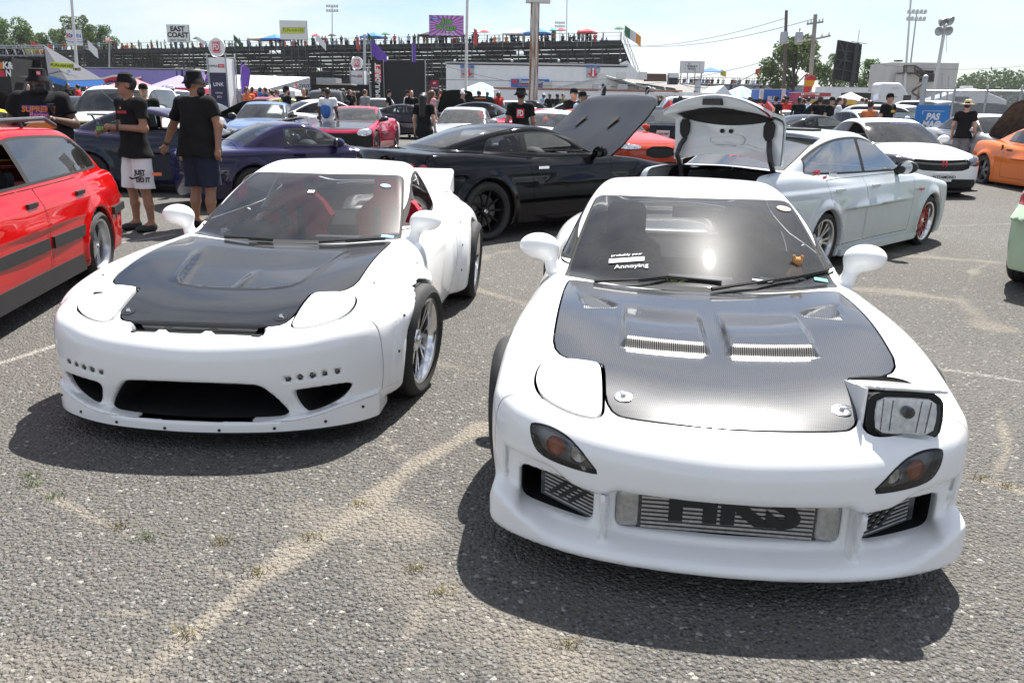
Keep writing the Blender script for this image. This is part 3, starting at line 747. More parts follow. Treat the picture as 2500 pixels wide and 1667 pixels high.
# ---------------------------------------------------------------- generic parked cars
PRE = {
 'sedan': dict(L=4.6, H=1.43, w=.88, fax=.92, rax=3.6, R=.32, cw=.22, cr=.25, tum=.42, nose=.34, tail=.22,
   deck=[(-.3, .40), (0, .64), (.12, .72), (.5, .83), (1.0, .91), (1.45, .96), (2.0, .95), (3.2, .98), (3.7, 1.03), (4.2, 1.05), (4.5, 1.02), (4.8, .96)],
   roof=[(.9, .70), (1.3, .94), (1.7, 1.17), (2.0, 1.32), (2.3, 1.41), (2.7, 1.435), (3.1, 1.405), (3.4, 1.325), (3.7, 1.19), (4.0, 1.05), (4.4, .86)],
   gh=[(1.0, .70), (1.6, .76), (2.4, .78), (3.2, .76), (3.8, .66), (4.3, .58)], ws=(1.36, 2.12), rw=(3.3, 3.97), belt=(.965, 1.0), win=(1.55, 3.78), pil=(2.62,), doors=((1.42, 2.6), (2.63, 3.45)), trunk=4.0),
 'coupe': dict(L=4.5, H=1.29, w=.88, fax=.9, rax=3.5, R=.32, cw=.25, cr=.3, tum=.5, nose=.42, tail=.25,
   deck=[(-.3, .36), (0, .58), (.12, .65), (.5, .76), (1.0, .84), (1.5, .90), (2.2, .90), (3.2, .92), (3.7, .95), (4.1, .955), (4.4, .93), (4.7, .88)],
   roof=[(1.0, .65), (1.4, .87), (1.8, 1.06), (2.1, 1.19), (2.4, 1.265), (2.75, 1.29), (3.1, 1.255), (3.4, 1.175), (3.7, 1.06), (4.0, .935), (4.3, .8)],
   gh=[(1.2, .70), (1.8, .76), (2.5, .77), (3.1, .72), (3.6, .62), (4.2, .48)], ws=(1.46, 2.22), rw=(3.05, 3.93), belt=(.905, .94), win=(1.7, 3.4), pil=(2.92,), doors=((1.55, 2.95),), trunk=3.95),
 'fast': dict(L=4.31, H=1.31, w=.905, fax=.83, rax=3.48, R=.335, cw=.3, cr=.35, tum=.5, nose=.42, tail=.3,
   deck=[(-.3, .42), (0, .62), (.12, .70), (.5, .80), (1.0, .88), (1.45, .92), (2.2, .90), (3.0, .94), (3.5, .98), (3.9, .98), (4.2, .95), (4.6, .88)],
   roof=[(.9, .64), (1.3, .88), (1.7, 1.09), (2.0, 1.22), (2.3, 1.295), (2.6, 1.31), (3.0, 1.265), (3.4, 1.165), (3.8, 1.04), (4.05, .95), (4.3, .85)],
   gh=[(1.1, .72), (1.7, .78), (2.4, .78), (2.9, .70), (3.4, .56), (4.0, .42)], ws=(1.36, 2.12), rw=(2.85, 3.85), belt=(.91, .95), win=(1.6, 3.2), pil=(2.75,), doors=((1.5, 2.8),), trunk=3.9),
 'wagon': dict(L=4.43, H=1.40, w=.85, fax=.75, rax=3.47, R=.305, cw=.15, cr=.12, tum=.36, nose=.24, tail=.16,
   deck=[(-.3, .50), (0, .66), (.12, .73), (.5, .80), (1.0, .86), (1.4, .90), (2.2, .90), (3.2, .92), (3.9, .93), (4.3, .93), (4.6, .92)],
   roof=[(.9, .66), (1.3, .88), (1.7, 1.10), (2.0, 1.26), (2.3, 1.345), (2.8, 1.365), (3.4, 1.345), (3.75, 1.29), (3.95, 1.19), (4.15, 1.04), (4.35, .86)],
   gh=[(1.0, .70), (1.6, .74), (2.4, .755), (3.2, .75), (3.9, .72), (4.4, .68)], ws=(1.35, 2.1), rw=(3.75, 4.2), belt=(.91, .93), win=(1.55, 4.02), pil=(2.4, 3.22), doors=((1.4, 2.38), (2.42, 3.3)), trunk=4.0),
 'suv': dict(L=4.9, H=1.78, w=.96, fax=.95, rax=3.95, R=.38, cw=.12, cr=.1, tum=.28, nose=.2, tail=.15,
   deck=[(-.3, .85), (0, 1.0), (.12, 1.07), (.5, 1.12), (1.0, 1.16), (1.4, 1.18), (2.2, 1.17), (3.2, 1.18), (4.2, 1.2), (4.7, 1.18), (5.1, 1.14)],
   roof=[(1.1, 1.0), (1.4, 1.2), (1.7, 1.42), (2.0, 1.63), (2.3, 1.73), (2.8, 1.77), (3.8, 1.76), (4.4, 1.69), (4.65, 1.5), (4.8, 1.25), (4.9, 1.1)],
   gh=[(1.0, .80), (1.6, .84), (2.6, .85), (3.6, .84), (4.4, .80), (5, .76)], ws=(1.4, 2.1), rw=(4.5, 4.8), belt=(1.19, 1.22), win=(1.6, 4.35), pil=(2.5, 3.5), doors=((1.45, 2.48), (2.52, 3.5)), trunk=4.6),
}
SECD = Spl([(0, -.08), (.14, -.04), (.32, -.008), (.5, 0), (.64, -.004), (.78, -.03), (.92, -.08), (1.1, -.17), (1.4, -.32)])
def preset(base, **kw):
    B = PRE[base]; P = dict(B)
    sx = kw.get('L', B['L']) / B['L']; sz = kw.get('H', B['H']) / B['H']; sy = kw.get('w', B['w']) / B['w']
    for k in ('deck', 'roof'): P[k] = [(a * sx, b * sz) for a, b in B[k]]
    P['gh'] = [(a * sx, b * sy) for a, b in B['gh']]
    for k in ('ws', 'rw', 'win', 'pil'): P[k] = tuple(a * sx for a in B[k])
    P['belt'] = tuple(b * sz for b in B['belt']); P['doors'] = tuple((a * sx, b * sx) for a, b in B['doors']); P['trunk'] = B['trunk'] * sx
    P['fax'] = B['fax'] * sx; P['rax'] = B['rax'] * sx; P['sz'] = sz
    P.update(kw); return P
def car_field(P):
    deck, roof, gh = Spl(P['deck']), Spl(P['roof']), Spl(P['gh']); L, w = P['L'], P['w']
    plan = Spl(P.get('plan') or [(-.2, .955 * w), (.3, .975 * w), (P['fax'], w), (L * .4, .98 * w), (P['rax'], w), (L - .3, .96 * w), (L + .2, .88 * w)])
    zs = P.get('sz', 1.); low = P.get('low', .16); ra = P['R'] + P.get('gap', .035); fl = P.get('flare', .02); mid = L * .55
    nz = P.get('nz', .5)
    def xe(x, ay): return x - P['cw'] * ay ** 2 * sstep(mid + .3, mid - .5, x) + P['cr'] * ay ** 2 * sstep(mid, mid + .7, x)
    def gs(x, ay, z): return ay - (gh(x) - P['tum'] * (z - P['belt'][0]) - .2 * np.maximum(z - P['belt'][0] - .1, 0) ** 2)
    def f(x, y, z):
        ay = np.abs(y); zz = z / zs
        top = z - (deck(x) - .03 * (ay / w) ** 2 - .05 * np.maximum(ay / w - .6, 0) ** 2)
        side = ay - (plan(x) + SECD(zz) * P.get('tuck', 1.))
        dch = P.get('crease')
        if dch: side = side - .012 * sstep(dch + .02, dch - .02, z) * sstep(dch - .25, dch - .05, z)
        for xa in (P['fax'], P['rax']): side = side - fl * sstep(ra + .12, ra + .01, np.hypot(x - xa, z - P['R']))
        q = ay / w
        nose = (P['nose'] * (.35 * q ** 2 + .65 * q ** 5) + .55 * np.maximum(zz - nz, 0) ** 2 + .8 * np.maximum(nz - .08 - zz, 0) ** 2 - x) * .85
        tail = (x - L + P['tail'] * (.4 * q ** 2 + .6 * q ** 4) + .35 * (zz - .62) ** 2) * .9
        b = smax(smax(top, side, P.get('k', .07)), smax(nose, tail, .02), .06); b = smax(b, low - z, .03)
        r = (z - (roof(xe(x, ay)) - .08 * ay ** 2)) * .85
        g = smax(r, gs(x, ay, z) * .9, .055)
        g = smax(g, .62 * zs - z, .02)
        if P.get('open_top'): g = smax(g, z - P['open_top'], .02)
        b = smin(b, g, .02)
        for fn in P.get('adds', ()): b = fn(b, x, y, z)
        for xa in (P['fax'], P['rax']): b = arch(b, x, y, z, xa, P['R'], ra, w - .34)
        return b
    return f, xe, gs, roof, deck
def rot_m3(m, xc, zc, ang):
    """tip about a lateral axis (x back, z up); positive raises what lies ahead of the axis"""
    c, s = math.cos(ang), math.sin(ang)
    def r(A, o):
        x, z = A[:, 0] - o[0], A[:, 2] - o[1]
        return np.stack([c * x + s * z + o[0], A[:, 1], -s * x + c * z + o[1]], 1)
    return M3(r(m.V, (xc, zc)), r(m.N, (0, 0)), m.T)
LAMPM = plain('headlamp_unit', (.7, .72, .75), .12, .75, var=.4, scale=40, coat=1.)
DARKLAMP = plain('dark_headlamp_unit', (.06, .06, .065), .1, .2, var=.5, scale=30, coat=1.)
def build_car(name, label, P, pose, mat, h=.035, hoodmat=None, roofmat=None, bumpmat=None, hood_open=0., trunk_open=0., wheels=None, glassmat=None, cab=True, group=None,
              head=None, headmat=None, tails=None, grille=None, plate_at=None, mirrors=True, mirmat=None, sunk=0., seats=GREYSEAT, rhd=False, open_win=(), wsmat=None, lining=True, camber=0., extra=None):
    f, xe, gs, roof, deck = car_field(P); L, w, z_s = P['L'], P['w'], P.get('sz', 1.)
    car = Car(name, label, pose, L, group)
    if sunk: car.root.location.z = -sunk
    m = M3.of(f, (-.12, -w - .16, .02), (L + .12, w + .16, P['H'] + .12), h)
    G = max(.0025, h * .09)
    def take(m, fn, gap=G):
        a, _ = m.split(lambda x, y, z: fn(x, y, z) + gap); _, b = m.split(lambda x, y, z: fn(x, y, z) - gap); return a, b
    ra = P['R'] + P.get('gap', .035)
    for xa in (P['fax'], P['rax']):
        wl, m = m.split(lambda x, y, z: np.maximum(np.hypot(x - xa, z - P['R']) - ra - .012, np.maximum(w * .3 - np.abs(y), np.abs(y) - w + .035))); car.part('wheel_housing', wl, MATTE)
    und, m = m.split(lambda x, y, z: np.maximum(z - P.get('low', .16) - .012, np.abs(y) - w + .05)); car.part('underbody', und, MATTE)
    ay = np.abs
    gm = glassmat or GLASS
    if not P.get('no_glass'):
        x0, x1 = P['ws']
        ws, m = take(m, lambda x, y, z: np.maximum(np.maximum(x0 - xe(x, ay(y)), xe(x, ay(y)) - x1), np.maximum(gs(x, ay(y), z) + .045, P['belt'][0] - .06 - z)), .001)
        g, ring = ws.split(lambda x, y, z: np.maximum(np.maximum(x0 + .03 - xe(x, ay(y)), xe(x, ay(y)) - x1 + .012), gs(x, ay(y), z) + .06))
        car.part('windshield', g, wsmat or gm); car.part('windshield_seal', ring, MATTE)
        x2, x3 = P['rw']
        rw, m = take(m, lambda x, y, z: np.maximum(np.maximum(x2 - xe(x, ay(y)), xe(x, ay(y)) - x3), np.maximum(gs(x, ay(y), z) + .05, P['belt'][1] - .03 - z)), .001)
        g, ring = rw.split(lambda x, y, z: np.maximum(np.maximum(x2 + .015 - xe(x, ay(y)), xe(x, ay(y)) - x3 + .015), gs(x, ay(y), z) + .065))
        car.part('rear_window', g, gm); car.part('rear_window_seal', ring, MATTE)
        wa, wc = P['win']; cut = P.get('cpost', .45)
        def sidef(x, y, z):
            bl = P['belt'][0] + (P['belt'][1] - P['belt'][0]) * (x - wa) / (wc - wa)
            v = np.maximum(bl + .02 - z, z - (roof(x) - P.get('drop', .085)))
            v = np.maximum(v, np.maximum(wa - x + .0, x - (wc - cut * (z - bl)))); return np.maximum(v, w * .4 - ay(y)) if not P.get('winpoly') else np.maximum(sdpoly(x, z, P['winpoly']), w * .4 - ay(y))
        for sg in (1, -1):
            sw, m = take(m, lambda x, y, z: np.maximum(sidef(x, y, z), -y * sg), .001)
            edges = [-9.] + list(P['pil']) + [99.]; bits = []
            ring = None; rest = sw
            g, ring = rest.split(lambda x, y, z: np.maximum(sidef(x, y, z) + .02, np.maximum(-9 + 0 * x, *[(.035 - np.abs(x + .12 * (z - .95) - p)) for p in P['pil']]) if len(P['pil']) > 1 else .035 - np.abs(x + .12 * (z - .95) - P['pil'][0])))
            car.part('window_frame', ring, MATTE)
            for i in range(len(edges) - 1):
                lo, hi = edges[i], edges[i + 1]
                pane, _ = g.split(lambda x, y, z: np.maximum(lo - x - .12 * (z - .95), x + .12 * (z - .95) - hi))
                if (sg, i) in open_win: continue
                if len(pane.T): car.part('side_window', pane, gm)
    # bonnet
    hx = P['ws'][0] - .02; hw = P.get('hoodw', w - .14); hf = P.get('hoodf', .16)
    hp = chaikin([(hx, 0), (hx + .02, hw * .6), (hx + .08, hw), (hf + .25, hw * .97), (hf + .06, hw * .8), (hf, hw * .4), (hf - .02, 0), (hf, -hw * .4), (hf + .06, -hw * .8), (hf + .25, -hw * .97), (hx + .08, -hw), (hx + .02, -hw * .6)], 1)
    hood, m = take(m, lambda x, y, z: np.maximum(sdpoly(x, y, hp), .5 * z_s - z))
    if hood_open:
        bay = hood.offset(.13); car.part('engine_bay', bay, plain('engine_bay_dark', (.03, .03, .032), .5, var=.8, scale=18))
        hood = rot_m3(hood, hx, deck(np.array([hx]))[0] + .01, hood_open)
        ho = car.part('bonnet', hood, hoodmat or mat); car.part('bonnet_lining', hood.offset(.025).flip(), P.get('hoodlining') or MATTE, ho)
    else: ho = car.part('bonnet', hood, hoodmat or mat, rim=.012)
    # boot lid
    tx = P['trunk']; tw = P.get('bootw', w - .2)
    if P.get('boot', True):
        bl, m = take(m, lambda x, y, z: np.maximum(np.maximum(tx - x + .1 * y * y, np.abs(y) - tw), P.get('bootz', .72) * z_s - z))
        if trunk_open:
            car.part('boot_floor', bl.offset(.2), MATTE)
            P['_lid'] = bl
        else: car.part('boot_lid', bl, mat, rim=.012)
    for lst, nm, mt, front in ((grille, 'grille', MATTE, True), (head, 'headlight', headmat or LAMPM, True), (tails, 'tail_light', REDLENS, False)):
        for pl in lst or ():
            sides = (1, -1) if min(p[0] for p in pl) >= 0 else (0,)
            for sg in sides:
                q = chaikin(pl, 1)
                a, m = take(m, lambda x, y, z: np.maximum(sdpoly(y * (sg or 1), z, q), (x - .85 if front else L - .75 - x)), .0015)
                if nm == 'grille': a = a.offset(.03)
                car.part(nm, a, mt)
    fb, m = take(m, lambda x, y, z: np.maximum(x - .30 - .35 * np.maximum(np.abs(y) / w - .7, 0), z - P.get('bz', .62) * z_s)); car.part('front_bumper', fb, bumpmat or mat, rim=.01)
    rb, m = take(m, lambda x, y, z: np.maximum(L - .32 - x, z - .62 * z_s)); car.part('rear_bumper', rb, mat, rim=.01)
    for a, b in P['doors']:
        for sg in (1, -1):
            d, m = take(m, lambda x, y, z: np.maximum(np.maximum(a + .12 * (z - .6) * (-1 if a == P['doors'][0][0] else 0) - x, x - b - .12 * np.maximum(z - .6, 0) * (1 if b < L * .65 or len(P['doors']) == 1 else 1)), np.maximum(np.maximum(.24 - z, z - P['belt'][0] - .005), w * .4 - y * sg)))
            do = car.part('door', d, mat, rim=.012)
            if do is None: continue
            hx_, hz = b - .16, P['belt'][0] - .10; yy = None
            k = np.argmin((d.V[:, 0] - hx_) ** 2 + (d.V[:, 2] - hz) ** 2); yy = d.V[k, 1]
            hb = MB(); hb.box((hx_, yy + sg * .016, hz), (.085, .012, .016)); car.mb('door_handle', hb, P.get('handlemat') or mat, do)
    if roofmat:
        rf, m = m.split(lambda x, y, z: P['belt'][0] + .12 - z); car.part('roof', rf, roofmat)
    car.part('body_shell', m, mat)
    if lining:
        li, _ = m.split(lambda x, y, z: np.maximum(np.maximum(P['ws'][0] - .05 - x, x - P['rw'][1] + .1), .42 - z)); car.part('cabin_lining', li.offset(.018).flip(), CABIN)
    if cab:
        xd = P['ws'][0] + .22
        cabin(car, xd, P.get('xseat', xd + 1.0), P['rw'][0] - .15, w - .12, .26, P['belt'][0] - .02, seats=seats, rhd=rhd, rear=L > 4.35 and P.get('boot', True), seat_h=P.get('seat_h', .64))
    ws = wheels or dict(style='ten', mat=SILVER)
    def spec(s): return dict(dict(R=P['R'], rr=P['R'] * .72, w=.235, dish=.03, style='ten', mat=SILVER), **s)
    put_wheels(car, [spec(x) for x in (ws if isinstance(ws, list) else [ws, ws])], P['fax'], P['rax'], w - .012 + P.get('poke', 0), w - .012 + P.get('poke', 0), P['R'] + sunk, P['R'] + sunk, camber)
    if mirrors:
        for sg in (1, -1): mirror_part(car, sg * (w + .02), P['ws'][0] + .42, P['belt'][0] + .07, mirmat or mat, .95, stalk=(.12, -.05))
    for pz in plate_at or ():
        xx, zz, t, fr = pz
        mm = MB(); mm.box((xx, 0, zz), (.006, .155, .078)); po = car.mb('number_plate', mm, plain('plate_white', (.75, .75, .76), .4))
        s = -1 if fr else 1
        text('plate_letters', t, .075, BLACKP, po, frame((0, xx + s * .010 - car.x0, zz), (1 if fr else -1, 0, 0), (0, 0, 1)), bold=.02, th=.003)
    return car, m, f
# ---------------------------------------------------------------- people (local: facing -Y, x lateral, z up)
SK_D = plain('skin_dark', (.10, .05, .03), .5, var=.1); SK_M = plain('skin_tan', (.30, .16, .10), .5, var=.08); SK_L = plain('skin_fair', (.52, .31, .23), .5, var=.08)
def cloth(name, col, var=.15): return plain(name, col, .9, var=var, scale=14, spec=.2)
C_BLACK = cloth('black_cotton', (.012, .012, .013)); C_NAVY = cloth('navy_cloth', (.022, .028, .05)); C_WHITE = cloth('white_cotton', (.74, .74, .75), .05)
C_GREY = cloth('grey_cotton', (.22, .23, .24)); C_RED = cloth('red_cotton', (.45, .03, .03)); C_BLUE = cloth('blue_cotton', (.06, .16, .42)); C_LBLUE = cloth('pale_blue_cotton', (.40, .52, .66))
C_ORANGE = cloth('orange_cotton', (.62, .18, .07)); C_DENIM = cloth('denim', (.05, .075, .13)); C_KHAKI = cloth('khaki_cloth', (.3, .25, .17)); C_OLIVE = cloth('olive_cotton', (.09, .09, .05)); C_PINK = cloth('pink_cotton', (.6, .3, .32))
HAIRM = plain('dark_hair', (.012, .009, .008), .55, var=.4, scale=60); HAIRB = plain('brown_hair', (.09, .045, .025), .5, var=.4, scale=60); HAIRR = plain('red_hair', (.22, .03, .02), .5, var=.4, scale=60)
STRAW = plain('straw', (.62, .48, .28), .8, var=.2, scale=60); SHADE = plain('sunglass_lens', (.01, .01, .012), .08, coat=1.)
STAND = dict(hipL=(.095, 0, .93), kneeL=(.11, -.02, .50), ankL=(.12, .02, .09), hipR=(-.095, 0, .93), kneeR=(-.11, -.02, .50), ankR=(-.12, .02, .09),
             shL=(.185, .0, 1.46), elL=(.255, .03, 1.17), wrL=(.265, -.06, .92), shR=(-.185, 0, 1.46), elR=(-.255, .03, 1.17), wrR=(-.265, -.06, .92), neck=(0, .0, 1.53), head=(0, -.02, 1.665), pel=(0, 0, .96), chest=(0, 0, 1.32))
def pose(**k):
    p = dict(STAND); p.update(k); return {a: np.array(b, float) for a, b in p.items()}
SIT = dict(hipL=(.1, 0, .5), kneeL=(.14, -.42, .52), ankL=(.13, -.40, .1), hipR=(-.1, 0, .5), kneeR=(-.14, -.42, .52), ankR=(-.13, -.40, .1), shL=(.18, .03, 1.02), elL=(.24, .0, .74), wrL=(.14, -.25, .62),
           shR=(-.18, .03, 1.02), elR=(-.24, 0, .74), wrR=(-.14, -.25, .62), neck=(0, .02, 1.09), head=(0, -.01, 1.22), pel=(0, 0, .52), chest=(0, .03, .88))
def U(*fs):
    def g(x, y, z):
        v = fs[0](x, y, z)
        for f in fs[1:]: v = smin(v, f(x, y, z), .028)
        return v
    return g
def cap(a, b, ra, rb): return lambda x, y, z: sdcap(x, y, z, a, b, ra, rb)
def hand_fn(w, e, side, grip, r=1.):
    """palm + five fingers from the wrist w continuing away from the elbow e; grip 0..1 curls them"""
    d = (w - e) / np.linalg.norm(w - e); up = np.array([0, 0, 1.]); lat = np.cross(d, up); lat /= np.linalg.norm(lat) + 1e-6
    nrm = np.cross(lat, d)  # back of hand
    if side > 0: lat = -lat
    palm = w + d * .045
    fs = [cap(w, palm + d * .03, .026, .034), cap(palm + lat * .022, palm + d * .045 + lat * .026, .016, .014), cap(palm - lat * .022, palm + d * .045 - lat * .026, .016, .014)]
    for i, (o, l) in enumerate(((-.030, .062), (-.011, .076), (.009, .080), (.028, .070))):
        b = palm + d * .05 + lat * o; c = b + (d * math.cos(grip * 1.1) - nrm * math.sin(grip * 1.1)) * l * .5
        t = c + (d * math.cos(grip * 2.3) - nrm * math.sin(grip * 2.3)) * l * .5
        fs += [cap(b, c, .0095, .009), cap(c, t, .009, .007)]
    b = palm + lat * .03; c = b + (lat * .8 + d * .5 - nrm * .3 * grip) * .035; t = c + (d * .8 + lat * .2 * (1 - grip) - nrm * .4 * grip) * .035
    fs += [cap(b, c, .012, .010), cap(c, t, .010, .008)]
    def g(x, y, z):
        v = fs[0](x, y, z)
        for f in fs[1:3]: v = smin(v, f(x, y, z), .02)
        for f in fs[3:]: v = smin(v, f(x, y, z), .006)
        return v
    return g
def m3_to(name, m, mat, parent):
    return mesh_np(name, m.V, m.T, mat, parent, m.N)
def bounds(P, pad): 
    A = np.array(list(P.values())); return A.min(0) - pad, A.max(0) + pad
def person(label, loc, rz, P=None, skin=SK_M, top=C_BLACK, bottom=C_DENIM, shoes=C_BLACK, hair=HAIRM, hat=None, hatmat=C_BLACK, h=.016, bulk=1., short=True, sleeves=.62, long_hair=False, beard=None, shades=False,
           grip=(.6, .6), scale=1., dress=False, tank=False, group=None, headrot=0., hidden_legs=False):
    P = P or pose(); b = bulk
    r = thing('person', label, 'person', loc, rz, group); r.scale = (scale,) * 3
    rnd = random.Random(label)
    hd, nk = P['head'], P['neck']
    def headf(x, y, z):
        c, s = math.cos(-headrot), math.sin(-headrot); X = (x - hd[0]) * c - (y - hd[1]) * s; Y = (x - hd[0]) * s + (y - hd[1]) * c; Z = z - hd[2]
        v = sdell(X, Y, Z, (0, .005, .02), (.076, .096, .105)); v = smin(v, sdell(X, Y, Z, (0, -.03, -.06), (.056, .06, .06)), .03)
        v = smin(v, sdcap(X, Y, Z, (0, -.09, .015), (0, -.108, -.022), .010, .015), .012)
        v = smin(v, sdell(np.abs(X), Y, Z, (.078, .01, -.005), (.012, .024, .033)), .01)
        v = smax(v, -sdell(np.abs(X), Y, Z, (.032, -.098, .022), (.02, .014, .013)), .012)
        v = smin(v, sdcap(X, Y, Z, (-.02, -.086, -.056), (.02, -.086, -.056), .008, .008), .008)
        return v
    arms = []
    for s, sg in (('L', 1), ('R', -1)):
        arms += [cap(P['sh' + s], P['el' + s], .052 * b ** .5, .042 * b ** .5), cap(P['el' + s], P['wr' + s], .043 * b ** .5, .028)]
    legs = []
    for s in 'LR': legs += [cap(P['hip' + s], P['knee' + s], .085 * b ** .6, .056 * b ** .4), cap(P['knee' + s], P['knee' + s] * .55 + P['ank' + s] * .45 + np.array([0, .012, 0]), .054 * b ** .4, .054 * b ** .4), cap(P['knee' + s] * .55 + P['ank' + s] * .45 + np.array([0, .012, 0]), P['ank' + s], .052 * b ** .4, .035), cap(P['ank' + s], P['ank' + s] + np.array([0, -.13, -.045]), .038, .03)]
    hipc = (P['hipL'] + P['hipR']) / 2
    torso = [cap(P['pel'], P['chest'], .10 * b, .10 * b), cap(P['shL'], P['shR'], .065, .065), cap(hipc + [-.05, 0, 0], hipc + [.05, 0, 0], .092 * b, .092 * b), cap(nk - [0, 0, .06], hd - [0, -.01, .05], .062, .05)]
    hands = [hand_fn(P['wrL'], P['elL'], 1, grip[0]), hand_fn(P['wrR'], P['elR'], -1, grip[1])]
    body0 = U(*arms, *legs, *torso, headf)
    def body(x, y, z):
        v = body0(x, y, z)
        for hf in hands: v = smin(v, hf(x, y, z), .012)
        return v
    lo, hi = bounds(P, .26)
    lo[2] = max(lo[2], -.02) if not hidden_legs else P['pel'][2] - .1
    m = M3.of(body, lo, hi, h); m3_to('body', m, skin, r)
    # top
    def wr(x, y, z): return .006 * np.sin(17 * z + 9 * x + 3) * np.sin(11 * x + 7 * y) + .004 * np.sin(31 * z - 13 * x)
    tb = b * 1.0
    def shirt(x, y, z):
        v = sdcap(x * .80 + .2 * P['chest'][0], y * 1.05, z, P['pel'] - [0, 0, .06], P['chest'] + [0, 0, .03], .128 * tb + .012, .118 * tb + .012) * .95
        v = smin(v, sdcap(x, y, z, P['shL'] * [1, 1, 1] - [0.02, 0, .02], P['shR'] + [.02, 0, -.02], .072 + .012 * b, .072 + .012 * b), .05)
        v = smin(v, sdcap(x, y, z, P['pel'] + [-.065, 0, -.10], P['pel'] + [.065, 0, -.10], .158 * b, .158 * b), .09)
        if b > 1.2: v = smin(v, sdell(x, y, z, P['pel'] + [0, -.05, .10], (.19 * b, .15 * b, .2)), .08)
        if not tank:
            for s in 'LR':
                e = P['sh' + s] * (1 - sleeves) + P['el' + s] * sleeves
                c = sdcap(x, y, z, P['sh' + s], e, .075 * b ** .5, .072 * b ** .5)
                d = (P['el' + s] - P['sh' + s]); d = d / np.linalg.norm(d)
                c = smax(c, (x - e[0]) * d[0] + (y - e[1]) * d[1] + (z - e[2]) * d[2], .008)
                v = smin(v, c, .03)
        v = smax(v, -(sdell(x, y, z, nk + [0, -.02, .02], (.072, .085, .05))), .01)
        if not dress: v = smax(v, (P['pel'][2] - .11 - z), .008)
        else: v = smin(v, sdcap(x, y, z, P['pel'], P['pel'] - [0, 0, .42], .14 * b, .16 * b), .06)
        return v + wr(x, y, z)
    m3_to('shirt' if not dress else 'dress', M3.of(shirt, lo, hi, h * 1.05), top, r)
    if not hidden_legs and not dress:
        cut = 1.0 if short else 2.
        def pants(x, y, z):
            v = sdcap(x, y * 1.02, z, hipc + [-.06, 0, .02], hipc + [.06, 0, .02], .122 * b, .122 * b)
            for s in 'LR':
                H, K, A = P['hip' + s], P['knee' + s], P['ank' + s]
                if short:
                    e = H * (1 - cut) + K * cut; c = sdcap(x, y, z, H, e, .105 * b ** .7, .116 * b ** .5); d = (K - H) / np.linalg.norm(K - H)
                    c = smax(c, (x - e[0]) * d[0] + (y - e[1]) * d[1] + (z - e[2]) * d[2], .006)
                else:
                    c = smin(sdcap(x, y, z, H, K, .098 * b ** .6, .072 * b ** .5), sdcap(x, y, z, K, A, .07 * b ** .5, .062), .02)
                v = smin(v, c, .03)
            return smax(v, z - P['pel'][2] - .0, .01) + .7 * wr(x + 3, y, z)
        m3_to('shorts' if short else 'trousers', M3.of(pants, lo, hi, h * 1.05), bottom, r)
    if not hidden_legs:
        for s in 'LR':
            A = P['ank' + s]
            sh = lambda x, y, z: smax(smin(sdell(x, y, z, A + [0, -.10, -.05], (.054, .115, .045)), sdell(x, y, z, A + [0, 0, -.04], (.046, .062, .055)), .03), .0 + A[2] - .088 - z, .006)
            m3_to('shoe', M3.of(sh, A - [.1, .26, .12], A + [.1, .12, .08], min(h, .016)), shoes, r)
    # head gear
    RM = Matrix.Translation(hd) @ Matrix.Rotation(headrot, 4, 'Z')
    def hm(name, m, mat, smooth=True):
        o = m.build(name, mat, r, smooth=smooth); o.data.transform(RM); return o
    if hat == 'bucket':
        m = MB(); m.lathe([(.001, .135), (.06, .137), (.085, .125), (.095, .06), (.105, .035), (.145, -.005), (.146, -.010), (.1, .028), (.09, .05)], (0, .0, .012), 24); return_hat = hm('bucket_hat', m, hatmat)
    elif hat == 'cap':
        m = MB(); m.lathe([(.001, .130), (.04, .126), (.075, .105), (.092, .06), (.096, .02), (.09, .015)], (0, .005, .015), 24)
        m.prism(chaikin([(-.075, -.06), (-.08, -.13), (-.045, -.185), (.045, -.185), (.08, -.13), (.075, -.06)], 1), .032, .042); return_hat = hm('cap', m, hatmat)
    elif hat == 'straw':
        m = MB(); m.lathe([(.001, .15), (.05, .15), (.085, .135), (.098, .05), (.105, .04), (.21, .03), (.212, .022), (.1, .03)], (0, 0, .01), 26); hm('straw_hat', m, STRAW)
    if hair is not None and hat != 'bald':
        hz = .0
        if long_hair:
            hf = lambda x, y, z: smax(smin(sdell(x, y, z, hd + [0, .022, .03], (.092, .1, .108)), sdcap(x, y * .8, z, hd + [0, .08, .0], hd + [0, .10, -.40], .10, .075), .06), -sdell(x, y, z, hd + [0, -.085, -.03], (.075, .075, .11)), .01)
            m3_to('hair', M3.of(hf, hd - [.25, .25, .6], hd + [.25, .3, .25], h), hair, r)
        else:
            hf = lambda x, y, z: smax(sdell(x, y, z, hd + [0, .022, .03], (.085, .095, .105)), -sdell(x, y, z, hd + [0, -.08, -.035], (.085, .085, .10)), .01) + .004 * np.sin(60 * x) * np.sin(55 * z)
            cH, sH = math.cos(-headrot), math.sin(-headrot)
            hg = lambda x, y, z: hf((x - hd[0]) * cH - (y - hd[1]) * sH + hd[0], (x - hd[0]) * sH + (y - hd[1]) * cH + hd[1], z)
            m3_to('hair', M3.of(hg, hd - .2, hd + .2, h), hair, r)
    if beard is not None:
        bf = lambda x, y, z: smax(sdell(x, y, z, hd + [0, -.045, -.075], (.066, .066, .075)), z - hd[2] + .035, .015)
        cH, sH = math.cos(-headrot), math.sin(-headrot)
        bg_ = lambda x, y, z: bf((x - hd[0]) * cH - (y - hd[1]) * sH + hd[0], (x - hd[0]) * sH + (y - hd[1]) * cH + hd[1], z)
        m3_to('beard', M3.of(bg_, hd - .22, hd + .12, h), beard, r)
